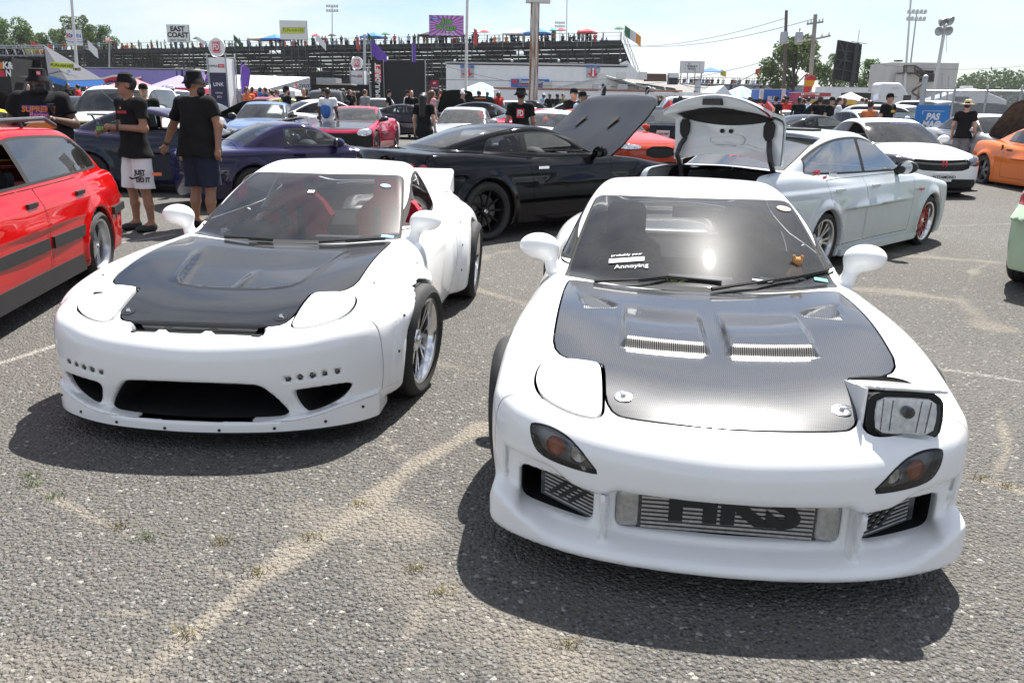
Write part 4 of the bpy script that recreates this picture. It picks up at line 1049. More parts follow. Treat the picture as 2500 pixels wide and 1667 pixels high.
    if shades:
        m = MB(); m.box((-.034, -.098, .022), (.028, .008, .018)); m.box((.034, -.098, .022), (.028, .008, .018)); m.box((0, -.103, .03), (.02, .004, .004))
        for s in (1, -1): m.box((s * .072, -.05, .028), (.003, .05, .005))
        hm('sunglasses', m, SHADE, False)
    return r
# small, far people: a few shapes shared by all
FARM = {}
def far_meshes(kind, h):
    if (kind, h) in FARM: return FARM[(kind, h)]
    P = {'stand': pose(), 'sit': pose(**SIT), 'walk': pose(kneeL=(.1, -.16, .52), ankL=(.11, -.12, .09), kneeR=(-.1, .08, .5), ankR=(-.11, .28, .13), elL=(.26, .1, 1.18), wrL=(.27, .05, .93)), 'arms': pose(elL=(.25, -.05, 1.18), wrL=(.1, -.27, 1.2), elR=(-.25, -.05, 1.18), wrR=(-.1, -.27, 1.16))}[kind]
    hd, nk = P['head'], P['neck']; lo, hi = bounds(P, .25)
    fs = [cap(P['sh' + s], P['el' + s], .05, .042) for s in 'LR'] + [cap(P['el' + s], P['wr' + s], .042, .03) for s in 'LR'] + [cap(P['wr' + s], P['wr' + s] + (P['wr' + s] - P['el' + s]) * .5, .034, .03) for s in 'LR'] + [cap(P['knee' + s], P['ank' + s], .055, .045) for s in 'LR'] + [cap(nk - [0, 0, .05], hd, .055, .05)]
    b = U(lambda x, y, z: smin(sdell(x, y, z, hd + [0, 0, .02], (.078, .096, .11)), sdell(x, y, z, hd + [0, -.03, -.06], (.056, .06, .06)), .03), *fs)
    t = U(cap(P['pel'], P['chest'], .155, .15), cap(P['hipL'] + [0, 0, .02], P['hipR'] + [0, 0, .02], .142, .142), cap(P['shL'], P['shR'], .085, .085), *[cap(P['sh' + s], P['sh' + s] * .4 + P['el' + s] * .6, .078, .07) for s in 'LR'])
    q = U(*[cap(P['hip' + s], P['knee' + s], .11, .085) for s in 'LR'], *[cap(P['knee' + s], P['ank' + s] * .9 + P['knee' + s] * .1, .075, .065) for s in 'LR'], cap(P['hipL'], P['hipR'], .13, .13))
    hr = lambda x, y, z: smax(sdell(x, y, z, hd + [0, .022, .035], (.09, .1, .105)), -sdell(x, y, z, hd + [0, -.085, -.04], (.09, .085, .1)), .01)
    res = []
    for nm, f in (('body', b), ('shirt', t), ('trousers', q), ('hair', hr)):
        m = M3.of(f, lo, hi, h if nm != 'hair' else min(h, .035)); o = mesh_np(nm, m.V, m.T, C_BLACK, None, m.N); res.append((nm, o.data)); bpy.data.objects.remove(o)
    FARM[(kind, h)] = res; return res
def far_person(label, loc, rz, kind, top, bottom, skin, hair, group, h=.05, scale=1.):
    r = thing('person', label, 'person', loc, rz, group); r.scale = (scale,) * 3
    for (nm, me), mt in zip(far_meshes(kind, h), (skin, top, bottom, hair)):
        o = bpy.data.objects.new(nm, me); link(o, r); o.material_slots[0].link = 'OBJECT'; o.material_slots[0].material = mt
    return r
# ---------------------------------------------------------------- ground
def gz(Y): return .008 * max(0., min(Y, 95.) - 12.) * min(1., max(0., (Y - 12.) / 8.))
def gp(px, Y):
    """ground point under a photo column at distance Y"""
    p = at(px, 400, Y); p = Vector((p.x, Y, gz(Y)))
    for _ in range(4):  # keep the column on the ground point (the frame is rolled a little)
        lo, hi = 0., 1600.
        for _ in range(30):
            mid = (lo + hi) / 2
            if at(px, mid, Y).z > p.z: lo = mid
            else: hi = mid
        p = Vector((at(px, lo, Y).x, Y, gz(Y)))
    return p
def asphalt():
    m, nt, b = nmat('worn_asphalt')
    t = nt.nodes.new('ShaderNodeTexCoord'); v = t.outputs['Object']
    def vor(scale, feat='F1', rnd=1.):
        n = nt.nodes.new('ShaderNodeTexVoronoi'); n.inputs['Scale'].default_value = scale; n.feature = feat; n.inputs['Randomness'].default_value = rnd
        nt.links.new(v, n.inputs['Vector']); return n
    def mix(a, c, f, mode='MIX'):
        n = nt.nodes.new('ShaderNodeMix'); n.data_type = 'RGBA'; n.blend_type = mode
        for k, s in (('A', a), ('B', c), ('Factor', f)):
            if hasattr(s, 'is_output'): nt.links.new(s, n.inputs[k])
            elif isinstance(s, tuple): n.inputs[k].default_value = (*s, 1)
            else: n.inputs[k].default_value = s
        return n.outputs['Result']
    v1 = vor(62); v2 = vor(150)
    hs = nt.nodes.new('ShaderNodeSeparateColor'); nt.links.new(v1.outputs['Color'], hs.inputs[0])
    stone = ramp(nt, hs.outputs[0], .05, .95, (.045, .046, .048), (.21, .208, .20))
    binder = ramp(nt, noise(nt, 300, 3, .6, vec=v), .3, .7, (.075, .071, .065), (.16, .15, .135))
    edge = ramp(nt, v1.outputs['Distance'], .30, .52, (0, 0, 0), (1, 1, 1))
    c = mix(stone, binder, edge)
    pale = ramp(nt, hs.outputs[1], .975, .985, (0, 0, 0), (1, 1, 1)); c = mix(c, (.30, .29, .27), pale)
    big = noise(nt, .55, 7, .62, .4, vec=v); big2 = noise(nt, 1.7, 8, .7, .2, vec=v)
    def attr(nm):
        n = nt.nodes.new('ShaderNodeAttribute'); n.attribute_name = nm; return n.outputs['Fac']
    def mth(op, x, y):
        n = nt.nodes.new('ShaderNodeMath'); n.operation = op
        for k, q in enumerate((x, y)):
            if hasattr(q, 'is_output'): nt.links.new(q, n.inputs[k])
            else: n.inputs[k].default_value = q
        return n.outputs[0]
    grit = noise(nt, 55, 5, .75, vec=v)
    sa = mth('MULTIPLY', mth('ADD', attr('sand'), ramp(nt, big, .50, .72, (0, 0, 0), (.5, .5, .5))), mth('ADD', mth('MULTIPLY', big2, .9), mth('MULTIPLY', grit, .9)))
    c = mix(c, ramp(nt, grit, .3, .7, (.19, .168, .138), (.30, .268, .225)), ramp(nt, sa, .46, .84, (0, 0, 0), (.88, .88, .88)))
    la = mth('MULTIPLY', attr('line'), mth('ADD', grit, mth('MULTIPLY', big2, .35)))
    c = mix(c, (.42, .41, .39), ramp(nt, la, .44, .72, (0, 0, 0), (.85, .85, .85)))
    tone = ramp(nt, noise(nt, .22, 5, .6, vec=v), .3, .7, (.93, .92, .90), (1.22, 1.20, 1.17)); c = mix(c, tone, 1., 'MULTIPLY')
    patch = ramp(nt, noise(nt, .9, 2, .4, .1, vec=v), .715, .722, (0, 0, 0), (.7, .7, .7)); c = mix(c, (.12, .12, .122), patch)
    nt.links.new(c, b.inputs['Base Color']); b.inputs['Roughness'].default_value = .82; b.inputs['Specular IOR Level'].default_value = .35
    hmix = nt.nodes.new('ShaderNodeMath'); hmix.operation = 'MULTIPLY_ADD'; nt.links.new(v2.outputs['Distance'], hmix.inputs[0]); hmix.inputs[1].default_value = .35; nt.links.new(v1.outputs['Distance'], hmix.inputs[2])
    bp = nt.nodes.new('ShaderNodeBump'); bp.inputs['Strength'].default_value = 1.; bp.inputs['Distance'].default_value = -.018
    nt.links.new(hmix.outputs[0], bp.inputs['Height']); nt.links.new(bp.outputs['Normal'], b.inputs['Normal'])
    return m
ASPH = asphalt()
ys = [-30, -5, 0] + list(np.arange(.8, 13.01, .045)) + [14, 15, 16, 17, 18, 19, 20, 24, 30, 40, 60, 80, 95, 130, 250, 600, 1500]
xs = [-900, -200, -60, -20] + list(np.arange(-7, 9.01, .045)) + [20, 60, 200, 900]
GX, GY = np.meshgrid(np.array(xs, float), np.array(ys, float)); nx = len(xs)
GV = np.stack([GX.ravel(), GY.ravel(), np.array([gz(y) for y in GY.ravel()])], 1)
ii = (np.arange(len(ys) - 1)[:, None] * nx + np.arange(nx - 1)[None]).ravel()
g_ = mesh_np('ground', GV, np.stack([ii, ii + 1, ii + nx + 1, ii + nx], 1), ASPH, None, None, False); tag(g_, kind='structure')
def lay(paths, name):
    """worn sand in the joints / faded line paint, as an attribute of the one sheet"""
    out_ = np.zeros(len(GV)); near = (GV[:, 1] < 13.2) & (GV[:, 1] > .5) & (np.abs(GV[:, 0]) < 10); Q = GV[near][:, :2]; acc = np.zeros(len(Q))
    wob = .05 * np.sin(Q[:, 0] * 5 + 2 * np.sin(Q[:, 1] * 3)) + .03 * np.sin(Q[:, 1] * 11 + Q[:, 0] * 7)
    for pts, w, k in paths:
        P = [gnd(*p) for p in pts]
        for p, q in zip(P[:-1], P[1:]):
            a_ = np.array(p[:2]); e = np.array(q[:2]) - a_; t = np.clip(((Q - a_) @ e) / (e @ e), 0, 1); d = np.linalg.norm(Q - a_ - t[:, None] * e, axis=1)
            acc = np.maximum(acc, k * np.clip(1.15 - (d + (wob if name == 'sand' else 0) * min(1, w * 3)) / (w / 2) * .75, 0, 1))
    out_[near] = acc; at_ = g_.data.attributes.new(name, 'FLOAT', 'POINT'); at_.data.foreach_set('value', out_)
lay([([(300, 1690), (480, 1540), (640, 1400), (860, 1260), (1000, 1140), (1180, 1040)], .13, 1.), ([(20, 1160), (130, 1215), (270, 1285), (380, 1340), (560, 1410)], .085, .95), ([(850, 1265), (960, 1360), (1080, 1450), (1200, 1530), (1420, 1640)], .55, .62), ([(700, 1230), (830, 1290), (1000, 1300)], .45, .7), ([(2040, 700), (2200, 715), (2340, 735), (2430, 800)], .4, .8), ([(2080, 610), (2240, 625), (2420, 640)], .4, .75), ([(2350, 1165), (2420, 1178), (2500, 1200)], .14, .9), ([(1040, 880), (1130, 900), (1230, 920)], .18, .8), ([(1100, 690), (1200, 715), (1290, 745)], .22, .8), ([(1110, 640), (1180, 625), (1260, 610)], .4, .7), ([(-40, 1640), (150, 1660), (420, 1690)], .8, .6), ([(1500, 1600), (1800, 1640), (2100, 1665)], .4, .5), ([(560, 1410), (620, 1440), (700, 1330)], .07, .9), ([(1000, 1140), (930, 1060), (880, 1020)], .06, .8), ([(860, 1260), (760, 1230), (680, 1200)], .07, .8), ([(1080, 1450), (1010, 1500), (980, 1580), (1010, 1660)], .06, .8), ([(2440, 1000), (2460, 1100), (2420, 1178)], .06, .8), ([(480, 1540), (380, 1500), (250, 1490)], .06, .75), ([(2340, 735), (2380, 660), (2420, 640)], .12, .7)], 'sand')
lay([([(255, 492), (330, 484), (480, 470)], .14, 1), ([(255, 598), (330, 588), (425, 572)], .13, 1), ([(-20, 892), (60, 868), (150, 838)], .13, 1), ([(290, 500), (360, 545), (400, 600)], .1, .7), ([(2290, 900), (2400, 915), (2520, 935)], .12, .9), ([(2130, 560), (2300, 552), (2500, 545)], .14, .8), ([(2080, 850), (2300, 880), (2500, 890)], .11, .6)], 'line')
TUFT = plain('dry_grass', (.24, .19, .05), .8, var=.5, scale=30); TUFTG = plain('green_grass', (.12, .17, .03), .8, var=.4, scale=30)
for i, (px, py, g) in enumerate(((75, 1185, 1), (130, 1215, 1), (70, 1163, 1), (755, 1315, 0), (355, 1315, 1), (540, 1325, 0), (460, 1550, 0), (625, 1400, 0), (1075, 1448, 0), (1015, 1392, 0), (882, 1232, 0), (2395, 1170, 0), (2460, 1190, 0), (1385, 1575, 0), (290, 1290, 0))):
    c = gnd(px, py); m = MB(); rr = random.Random(i)
    for k in range(38):
        a = rr.uniform(0, 6.28); d = rr.uniform(0, .035); l = rr.uniform(.012, .035); x, y = c.x + d * 1.6 * math.cos(a), c.y + d * math.sin(a); t = rr.uniform(-.03, .03)
        m.add([(x - .0016, y, .003), (x + .0016, y, .003), (x + t, y + rr.uniform(-.03, .03), l)], [(0, 1, 2)])
    o = m.build('grass_tuft', TUFTG if g else TUFT); tag(o, ('small green' if g else 'small dry straw-coloured') + ' grass tuft growing from a sandy joint in the asphalt', 'grass', 'grass tufts in the joints')
# ---------------------------------------------------------------- trees
BARK = plain('bark', (.085, .07, .055), .9, var=.3)
def leafm(name, c):
    m, nt, b = nmat(name)
    g = nt.nodes.new('ShaderNodeNewGeometry')
    nt.links.new(ramp(nt, noise(nt, .7, 3), .3, .7, np.array(c) * .6, np.array(c) * 1.5), b.inputs['Base Color']); b.inputs['Roughness'].default_value = .6
    tr = nt.nodes.new('ShaderNodeBsdfTranslucent'); tr.inputs['Color'].default_value = (c[0] * 1.6, c[1] * 1.7, c[2] * .8, 1)
    ms = nt.nodes.new('ShaderNodeMixShader'); ms.inputs[0].default_value = .2
    nt.links.new(b.outputs[0], ms.inputs[1]); nt.links.new(tr.outputs[0], ms.inputs[2]); nt.links.new(ms.outputs[0], nt.nodes['Material Output'].inputs['Surface'])
    return m
LEAF = leafm('leaves', (.062, .115, .022)); LEAF2 = leafm('olive_leaves', (.085, .12, .028)); LEAF3 = leafm('dark_leaves', (.045, .075, .025))
def leaves(rr, clumps, n, size):
    c = np.array([q[:3] for q in clumps]); rad = np.array([q[3] for q in clumps])
    k = rr.integers(0, len(c), n); d = rr.normal(size=(n, 3)); d /= np.linalg.norm(d, axis=1, keepdims=True)
    p = c[k] + d * (rad[k] * (.55 + .5 * rr.random(n) ** .6))[:, None]
    a = rr.normal(size=(n, 3)); a /= np.linalg.norm(a, axis=1, keepdims=True); b = np.cross(a, rr.normal(size=(n, 3))); b /= np.linalg.norm(b, axis=1, keepdims=True)
    s = size * (.6 + .8 * rr.random(n))[:, None]
    V = np.stack([p - a * s, p + b * s * .6, p + a * s, p - b * s * .6], 1).reshape(-1, 3)
    return V, np.arange(4 * n).reshape(-1, 4)
def tree(label, px, Y, top_py, wpx, mat, seed, n=3000, open_=.5, base=None):
    b = gp(px, Y); topz = at(px, top_py, Y).z; H = topz - b.z; W = wpx / FPX * Y
    rr = np.random.default_rng(seed); r = thing('leafy_tree', label, 'tree', b)
    cl = []; m = MB(); m.tube([(0, 0, 0), (.1, 0, H * .25), (-.1, .1, H * .5), (0, 0, H * .75)], [H * .028, H * .022, H * .015, H * .006], 8)
    for i in range(26):
        a = rr.uniform(0, 6.28); t = rr.uniform(.0, 1); z = H * (.32 + .6 * t); rad = W / 2 * (.35 + .65 * math.sqrt(max(0, 1 - (abs(t - .35) / .75) ** 2))) * rr.uniform(.45, .95)
        e = np.array([rad * math.cos(a), rad * math.sin(a), z]); cl.append((*e, W * rr.uniform(.09, .16)))
        if i % 2 == 0: m.tube([(0, 0, z * .55), (e[0] * .5, e[1] * .5, z * .8), tuple(e)], [H * .010, H * .007, H * .003], 5)
    cl += [(0, 0, H * .88, W * .13), (W * .1, 0, H * .8, W * .15), (-W * .1, .1, H * .78, W * .15)]
    m.build('trunk', BARK, r, smooth=True)
    V, F = leaves(rr, cl, n, W * .022); mesh_np('crown', V, F, mat, r, None, False)
    return r
for i, (px, Y, t, w, mt, lb) in enumerate(((30, 215, 38, 120, LEAF, 'broad green tree at the far left behind the grandstand'), (95, 225, 72, 80, LEAF2, 'mid-height green tree second from the left edge'), (150, 220, 62, 80, LEAF, 'green tree just left of the white energy billboard'), (205, 212, 28, 95, LEAF2, 'tallest sparse-topped tree behind the white energy billboard'),
      (262, 215, 50, 85, LEAF, 'round green tree right of the white energy billboard'), (-10, 230, 60, 90, LEAF3, 'dark tree cut by the left edge of the picture'), (322, 235, 105, 50, LEAF2, 'low tree top showing above the grandstand rail'), (375, 240, 112, 60, LEAF, 'low bushy tree top under the drift school billboard'))):
    tree(lb, px, Y, t, w, mt, i, 7000)
for i, (px, Y, t, w, mt, lb, n) in enumerate(((1930, 140, 86, 150, LEAF2, 'large open-crowned tree behind the two utility poles', 3600), (2030, 135, 128, 80, LEAF, 'pale green tree left of the tall black screen', 2000), (2120, 145, 140, 90, LEAF, 'green tree right of the tall black screen', 2200), (2010, 150, 160, 70, LEAF3, 'low tree between the utility pole and the screen', 1500))):
    tree(lb, px, Y, t, w, mt, 50 + i, n * 2)
rr = np.random.default_rng(5); cl = []
for k in range(150):
    px = rr.uniform(2150, 2620); Y = rr.uniform(380, 460); t = 205 + 22 * math.sin(px * .02) + rr.uniform(0, 26); p = at(px, t, Y); cl += [(p.x, Y, p.z - 2, 6), (p.x, Y, p.z - 9, 8), (p.x, Y, p.z - 17, 9)]
V, F = leaves(rr, cl, 30000, .85); o = mesh_np('far_wood', V, F, LEAF3, None, None, False); tag(o, 'distant dark wooded ridge on the right horizon', 'wood', kind='stuff')
m = MB(); a = at(2100, 250, 470); b = at(2700, 250, 470); m.quad([(a.x, 470, 0), (b.x, 470, 0), (b.x, 470, 12), (a.x, 470, 12)], 2.); o = m.build('hill', LEAF3); tag(o, kind='structure')
# ---------------------------------------------------------------- boards and poles
BOARDW = plain('board_white', (.72, .73, .73), .5, var=.04); DARKSTEEL = plain('dark_steel', (.05, .05, .052), .6, .3); POLEW = plain('white_pole_paint', (.62, .62, .60), .5, var=.1)
INK = plain('black_ink', (.012, .012, .012), .6); INKR = plain('red_ink', (.62, .03, .05), .6, var=.05); INKB = plain('blue_ink', (.03, .14, .52), .6, var=.05); INKW = plain('white_ink', (.82, .82, .82), .6, var=.03); INKY = plain('lime_yellow_ink', (.62, .70, .04), .6, var=.05); INKG = plain('green_ink', (.13, .42, .07), .6, var=.1); INKP = plain('purple_ink', (.13, .07, .36), .6, var=.1); INKO = plain('orange_ink', (.75, .22, .03), .6, var=.05); INKN = plain('dark_navy_ink', (.03, .03, .08), .6)
INKLB = plain('light_blue_ink', (.16, .42, .72), .6, var=.05); INKGREY = plain('grey_ink', (.35, .35, .36), .6)
def board(name, label, px1, py1, px2, py2, Y, mat, posts=(), cat='billboard', th=.25, postto=None, side=DARKSTEEL):
    a, b = at(px1, py1, Y), at(px2, py2, Y); c = (a + b) / 2; w = (b.x - a.x); h = a.z - b.z
    r = thing(name, label, cat, (c.x, Y, gz(Y)))
    m = MB(); m.box((0, 0, c.z - gz(Y)), (w / 2, th / 2, h / 2)); m.build('panel', mat, r)
    if th > .1:
        m = MB(); m.box((0, th * .6, c.z - gz(Y)), (w / 2 + .04, th * .5, h / 2 + .04)); m.build('panel_frame', side, r)
    for p in posts:
        m = MB(); z1 = c.z - h / 2 - gz(Y) + .1; m.box(((p - .5) * w, th * .9, z1 / 2), (.07, .07, z1 / 2)); m.build('post', side, r)
    def put(body, fx, fy, size, ink, sx=1., bold=.015, shear=0., off=.006, **k):
        """fx, fy in 0..1 from the upper left of the panel; size as a share of its height"""
        return text('lettering', body, size * h, ink, r, frame(((fx - .5) * w, -th / 2 - off, c.z - gz(Y) + (.5 - fy) * h), (1, 0, 0), (0, 0, 1)), bold=bold, shear=shear, th=.01, sx=sx, **k)
    def patch(fx1, fy1, fx2, fy2, ink, off=.003, nm='printed_block'):
        m = MB(); m.box((((fx1 + fx2) / 2 - .5) * w, -th / 2 - off, c.z - gz(Y) + (.5 - (fy1 + fy2) / 2) * h), ((fx2 - fx1) / 2 * w, .003, (fy2 - fy1) / 2 * h)); return m.build(nm, ink, r)
    def poly(pts, ink, off=.004, nm='printed_shape'):
        m = MB(); m.prism([((u - .5) * w, (.5 - v) * h) for u, v in pts], 0, .004, lambda u, v, q: (u, -th / 2 - off - q, c.z - gz(Y) + v)); return m.build(nm, ink, r)
    return r, put, patch, poly, (w, h, c)
# energy company board, drift school, fun, wraps, pete's
r, put, patch, poly, _ = board('billboard', 'white billboard with red and blue company lettering in front of the left trees', 161, 73, 203, 112, 165, BOARDW, (.15, .85))
put('K', .14, .40, .42, INKR, bold=.03); put('IM IN', .58, .40, .34, INKB, bold=.03); patch(.06, .60, .96, .625, INKR); put('Energy Services', .5, .76, .17, INKB)
r, put, patch, poly, _ = board('billboard', 'white drift school billboard with black outlined block letters on four posts', 406, 61, 463, 104, 150, BOARDW, (.1, .37, .63, .9))
for t, fy in (('EAST', .25), ('COAST', .60)): put(t, .5, fy, .40, INK, bold=.05, sx=1.0)
put('DRIFT SCHOOL', .5, .90, .15, INK, bold=.02)
r, put, patch, poly, _ = board('billboard', 'white billboard with a slanted lime-yellow banner on four posts', 682, 51, 750, 98, 140, BOARDW, (.1, .37, .63, .9))
poly([(.1, .36), (.95, .33), (.91, .66), (.05, .69)], INK); poly([(.11, .375), (.94, .345), (.90, .645), (.06, .675)], INKY, .010); put('FUN-HAVER', .5, .51, .27, INK, bold=.006, shear=.2, off=.018, sx=.82)
WRAP, nt_, b_ = nmat('purple_sunburst'); t_ = nt_.nodes.new('ShaderNodeTexCoord'); gr_ = nt_.nodes.new('ShaderNodeTexGradient'); gr_.gradient_type = 'RADIAL'; mp_ = nt_.nodes.new('ShaderNodeMapping'); mp_.inputs['Location'].default_value = (-.5, -.5, 0); mp_.inputs['Rotation'].default_value = (math.pi / 2, 0, 0)
sx_ = nt_.nodes.new('ShaderNodeSeparateXYZ'); nt_.links.new(t_.outputs['Generated'], sx_.inputs[0]); cb_ = nt_.nodes.new('ShaderNodeCombineXYZ')
for o_, i_ in (('X', 'X'), ('Z', 'Y')):
    q_ = nt_.nodes.new('ShaderNodeMath'); q_.operation = 'SUBTRACT'; q_.inputs[1].default_value = .5; nt_.links.new(sx_.outputs[o_], q_.inputs[0]); nt_.links.new(q_.outputs[0], cb_.inputs[i_])
nt_.links.new(cb_.outputs[0], gr_.inputs[0]); q_ = nt_.nodes.new('ShaderNodeMath'); q_.operation = 'MULTIPLY'; q_.inputs[1].default_value = 22; nt_.links.new(gr_.outputs['Fac'], q_.inputs[0]); q2_ = nt_.nodes.new('ShaderNodeMath'); q2_.operation = 'FRACT'; nt_.links.new(q_.outputs[0], q2_.inputs[0])
nt_.links.new(ramp(nt_, q2_.outputs[0], .42, .58, (.30, .07, .36), (.55, .26, .60)), b_.inputs['Base Color']); b_.inputs['Roughness'].default_value = .5
r, put, patch, poly, _ = board('billboard', 'purple sunburst billboard with green graffiti letters on four posts', 1048, 38, 1131, 89, 130, WRAP, (.06, .35, .64, .94))
poly([(.02, .14), (.30, .10), (.31, .22), (.03, .27)], INKB, .008); put('DESIGN', .18, .18, .08, INKW, off=.02)
for t, fx, fy in (('506', .50, .32), ('Wraps', .48, .60)): put(t, fx, fy, .40, INK, bold=.07, shear=.15); put(t, fx, fy, .40, INKG, bold=.02, shear=.15, off=.02)
put('Advertising', .62, .80, .10, INKW, shear=.2, off=.012); put('WWW.506WRAPS.COM', .5, .93, .10, INKW, bold=.02, off=.012)
r, put, patch, poly, _ = board('billboard', "small white billboard with black western-style lettering above the far stand", 1662, 150, 1718, 179, 165, BOARDW, (.05, .33, .64, .92), th=.12)
patch(.2, .06, .82, .94, INKGREY, .003); patch(.215, .09, .805, .91, BOARDW, .008); put("SNEAKY", .5, .44, .26, INK, bold=.03, off=.014); put("PETE'S", .48, .68, .26, INK, bold=.03, off=.014); put('BAR', .62, .85, .14, INKGREY, off=.014); put('Jim', .36, .22, .2, INK, shear=.3, off=.014)
def pole(label, px_b, py_t, Y, r0, r1, mat, lean=None, name='tall_pole', parts=None, zt=None):
    b = gp(px_b, Y); p = thing(name, label, 'pole', b); t = at(lean if lean is not None else px_b, py_t, Y)
    m = MB(); m.tube([(0, 0, 0), (t.x - b.x, 0, t.z - b.z)], [r0, r1], 10); m.build('shaft', mat, p, smooth=True); return p, Vector((t.x - b.x, 0, t.z - b.z))
pole('slim white pole leaning in front of the white energy billboard', 196, -60, 62, .13, .09, POLEW, lean=170)
p, _ = pole('slim white pole with a rust streak left of the thick pylon', 1136, -60, 62, .12, .09, POLEW, lean=1142)
RUST, nt_, b_ = nmat('rust_streaked_paint'); f_ = noise(nt_, 2.2, 8, .7, .5); nt_.links.new(ramp(nt_, f_, .47, .58, (.62, .61, .57), (.24, .10, .04)), b_.inputs['Base Color']); b_.inputs['Roughness'].default_value = .7
mp_ = nt_.nodes.new('ShaderNodeMapping'); t_ = nt_.nodes.new('ShaderNodeTexCoord'); mp_.inputs['Scale'].default_value = (3.2, 3.2, .16); nt_.links.new(t_.outputs['Object'], mp_.inputs['Vector'])
for n_ in nt_.nodes:
    if n_.type == 'TEX_NOISE': nt_.links.new(mp_.outputs['Vector'], n_.inputs['Vector'])
b = gp(1300, 52); py_ = thing('sign_pylon', 'thick white pylon streaked with orange rust carrying a white box', 'pylon', b); tz = at(1308, 8, 52).z - b.z
m = MB(); m.box((0, 0, tz / 2), (.28, .22, tz / 2), taper=.93); m.build('shaft', RUST, py_)
m = MB(); m.box((.16, 0, tz + .9), (.72, .35, .9)); m.build('sign_box', POLEW, py_); m = MB(); m.box((0, -.1, .35), (.75, .4, .35)); m.build('base_box', INKB, py_)
for px, t, Y, lb in ((811, 18, 190, 'floodlight mast far beyond the lime-yellow billboard'), (1367, 58, 230, 'small floodlight mast beyond the grandstand'), (2238, 33, 120, 'tall floodlight mast behind the concrete stair tower')):
    p, tp = pole(lb, px - (30 if px > 2000 else 0), t, Y, .14, .08, STEEL, lean=px, name='floodlight_mast')
    m = MB()
    for dz in (0, -.9): m.box((tp.x, 0, tp.z + dz), (1.3, .08, .06))
    m.build('crossbar', STEEL, p)
    for k in range(5):
        for dz in (.25, -.65): 
            m = MB(); m.disc((tp.x - 1.1 + .55 * k, -.1, tp.z + dz), .24, 10, 'Y', .12); m.build('lamp', POLEW, p)
pole('thin pale mast rising behind the pylon', 1381, -60, 150, .10, .07, POLEW, lean=1385); pole('tall bare mast on the stair tower roof', 2203, -60, 84, .12, .08, POLEW, lean=2228)
pole('short grey post in front of the grandstand left part', 267, 96, 120, .12, .1, STEEL); pole('grey wooden post beside the smaller drift column', 890, 85, 66, .11, .1, STEEL)
WOOD = plain('pole_wood', (.13, .10, .08), .9, var=.25); WOODG = plain('grey_pole_wood', (.30, .28, .25), .9, var=.2)
p, tp = pole('dark wooden utility pole with two grey transformers', 1911, 26, 72, .17, .12, WOOD, lean=1920, name='utility_pole')
for s in (-1, 1):
    m = MB(); m.lathe([(.001, 0), (.3, 0), (.32, .1), (.32, .8), (.28, .95), (.001, 1.)], (s * .62, 0, tp.z * .70), 14); o = m.build('transformer', STEEL, p, smooth=True); m = MB(); m.tube([(s * .62, 0, tp.z * .70 + .95), (s * .62, 0, tp.z * .70 + 1.25)], .05, 6); m.build('bushing', WOODG, o)
p2, tp2 = pole('pale wooden utility pole with two crossarms', 1970, 36, 60, .17, .13, WOODG, lean=1991, name='utility_pole')
for dz, w_, tl in ((-.55, .55, .15), (-1.6, 1.15, .22)):
    m = MB(); m.tube([(tp2.x - w_, -.1, tp2.z + dz - tl * w_), (tp2.x + w_, -.1, tp2.z + dz + tl * w_)], .07, 6); o = m.build('crossarm', WOODG, p2)
    for q in (-.9, -.5, .5, .9):
        m = MB(); m.tube([(tp2.x + q * w_, -.1, tp2.z + dz + tl * q * w_), (tp2.x + q * w_, -.1, tp2.z + dz + tl * q * w_ + .22)], .045, 6); m.build('insulator', POLEW, o)
def wire(label, a, b, sag, r=.022, n=14):
    a, b = Vector(a), Vector(b); pts = []
    for i in range(n + 1):
        t = i / n; q = a.lerp(b, t); q.z -= sag * 4 * t * (1 - t); pts.append(q)
    m = MB(); m.tube(pts, r, 4); o = m.build('overhead_wire', BLACKP); tag(o, label, 'cable'); return o
wire('upper overhead wire running from the grandstand to the pale utility pole', at(1520, 108, 110), at(1990, 46, 60), .9); wire('lower parallel overhead wire running to the dark utility pole', at(1520, 113, 110), at(1915, 46, 72), .7)
wire('long low cable crossing in front of the white building', at(1090, 163, 90), at(1900, 142, 72), 2.2, .02); wire('cable dropping from the dark utility pole to the grey roof', at(1905, 135, 72), at(1660, 205, 70), 1.2, .03); wire('thin wire crossing the right sky above the tower', at(2105, 150, 80), at(2540, 158, 60), .5, .014)
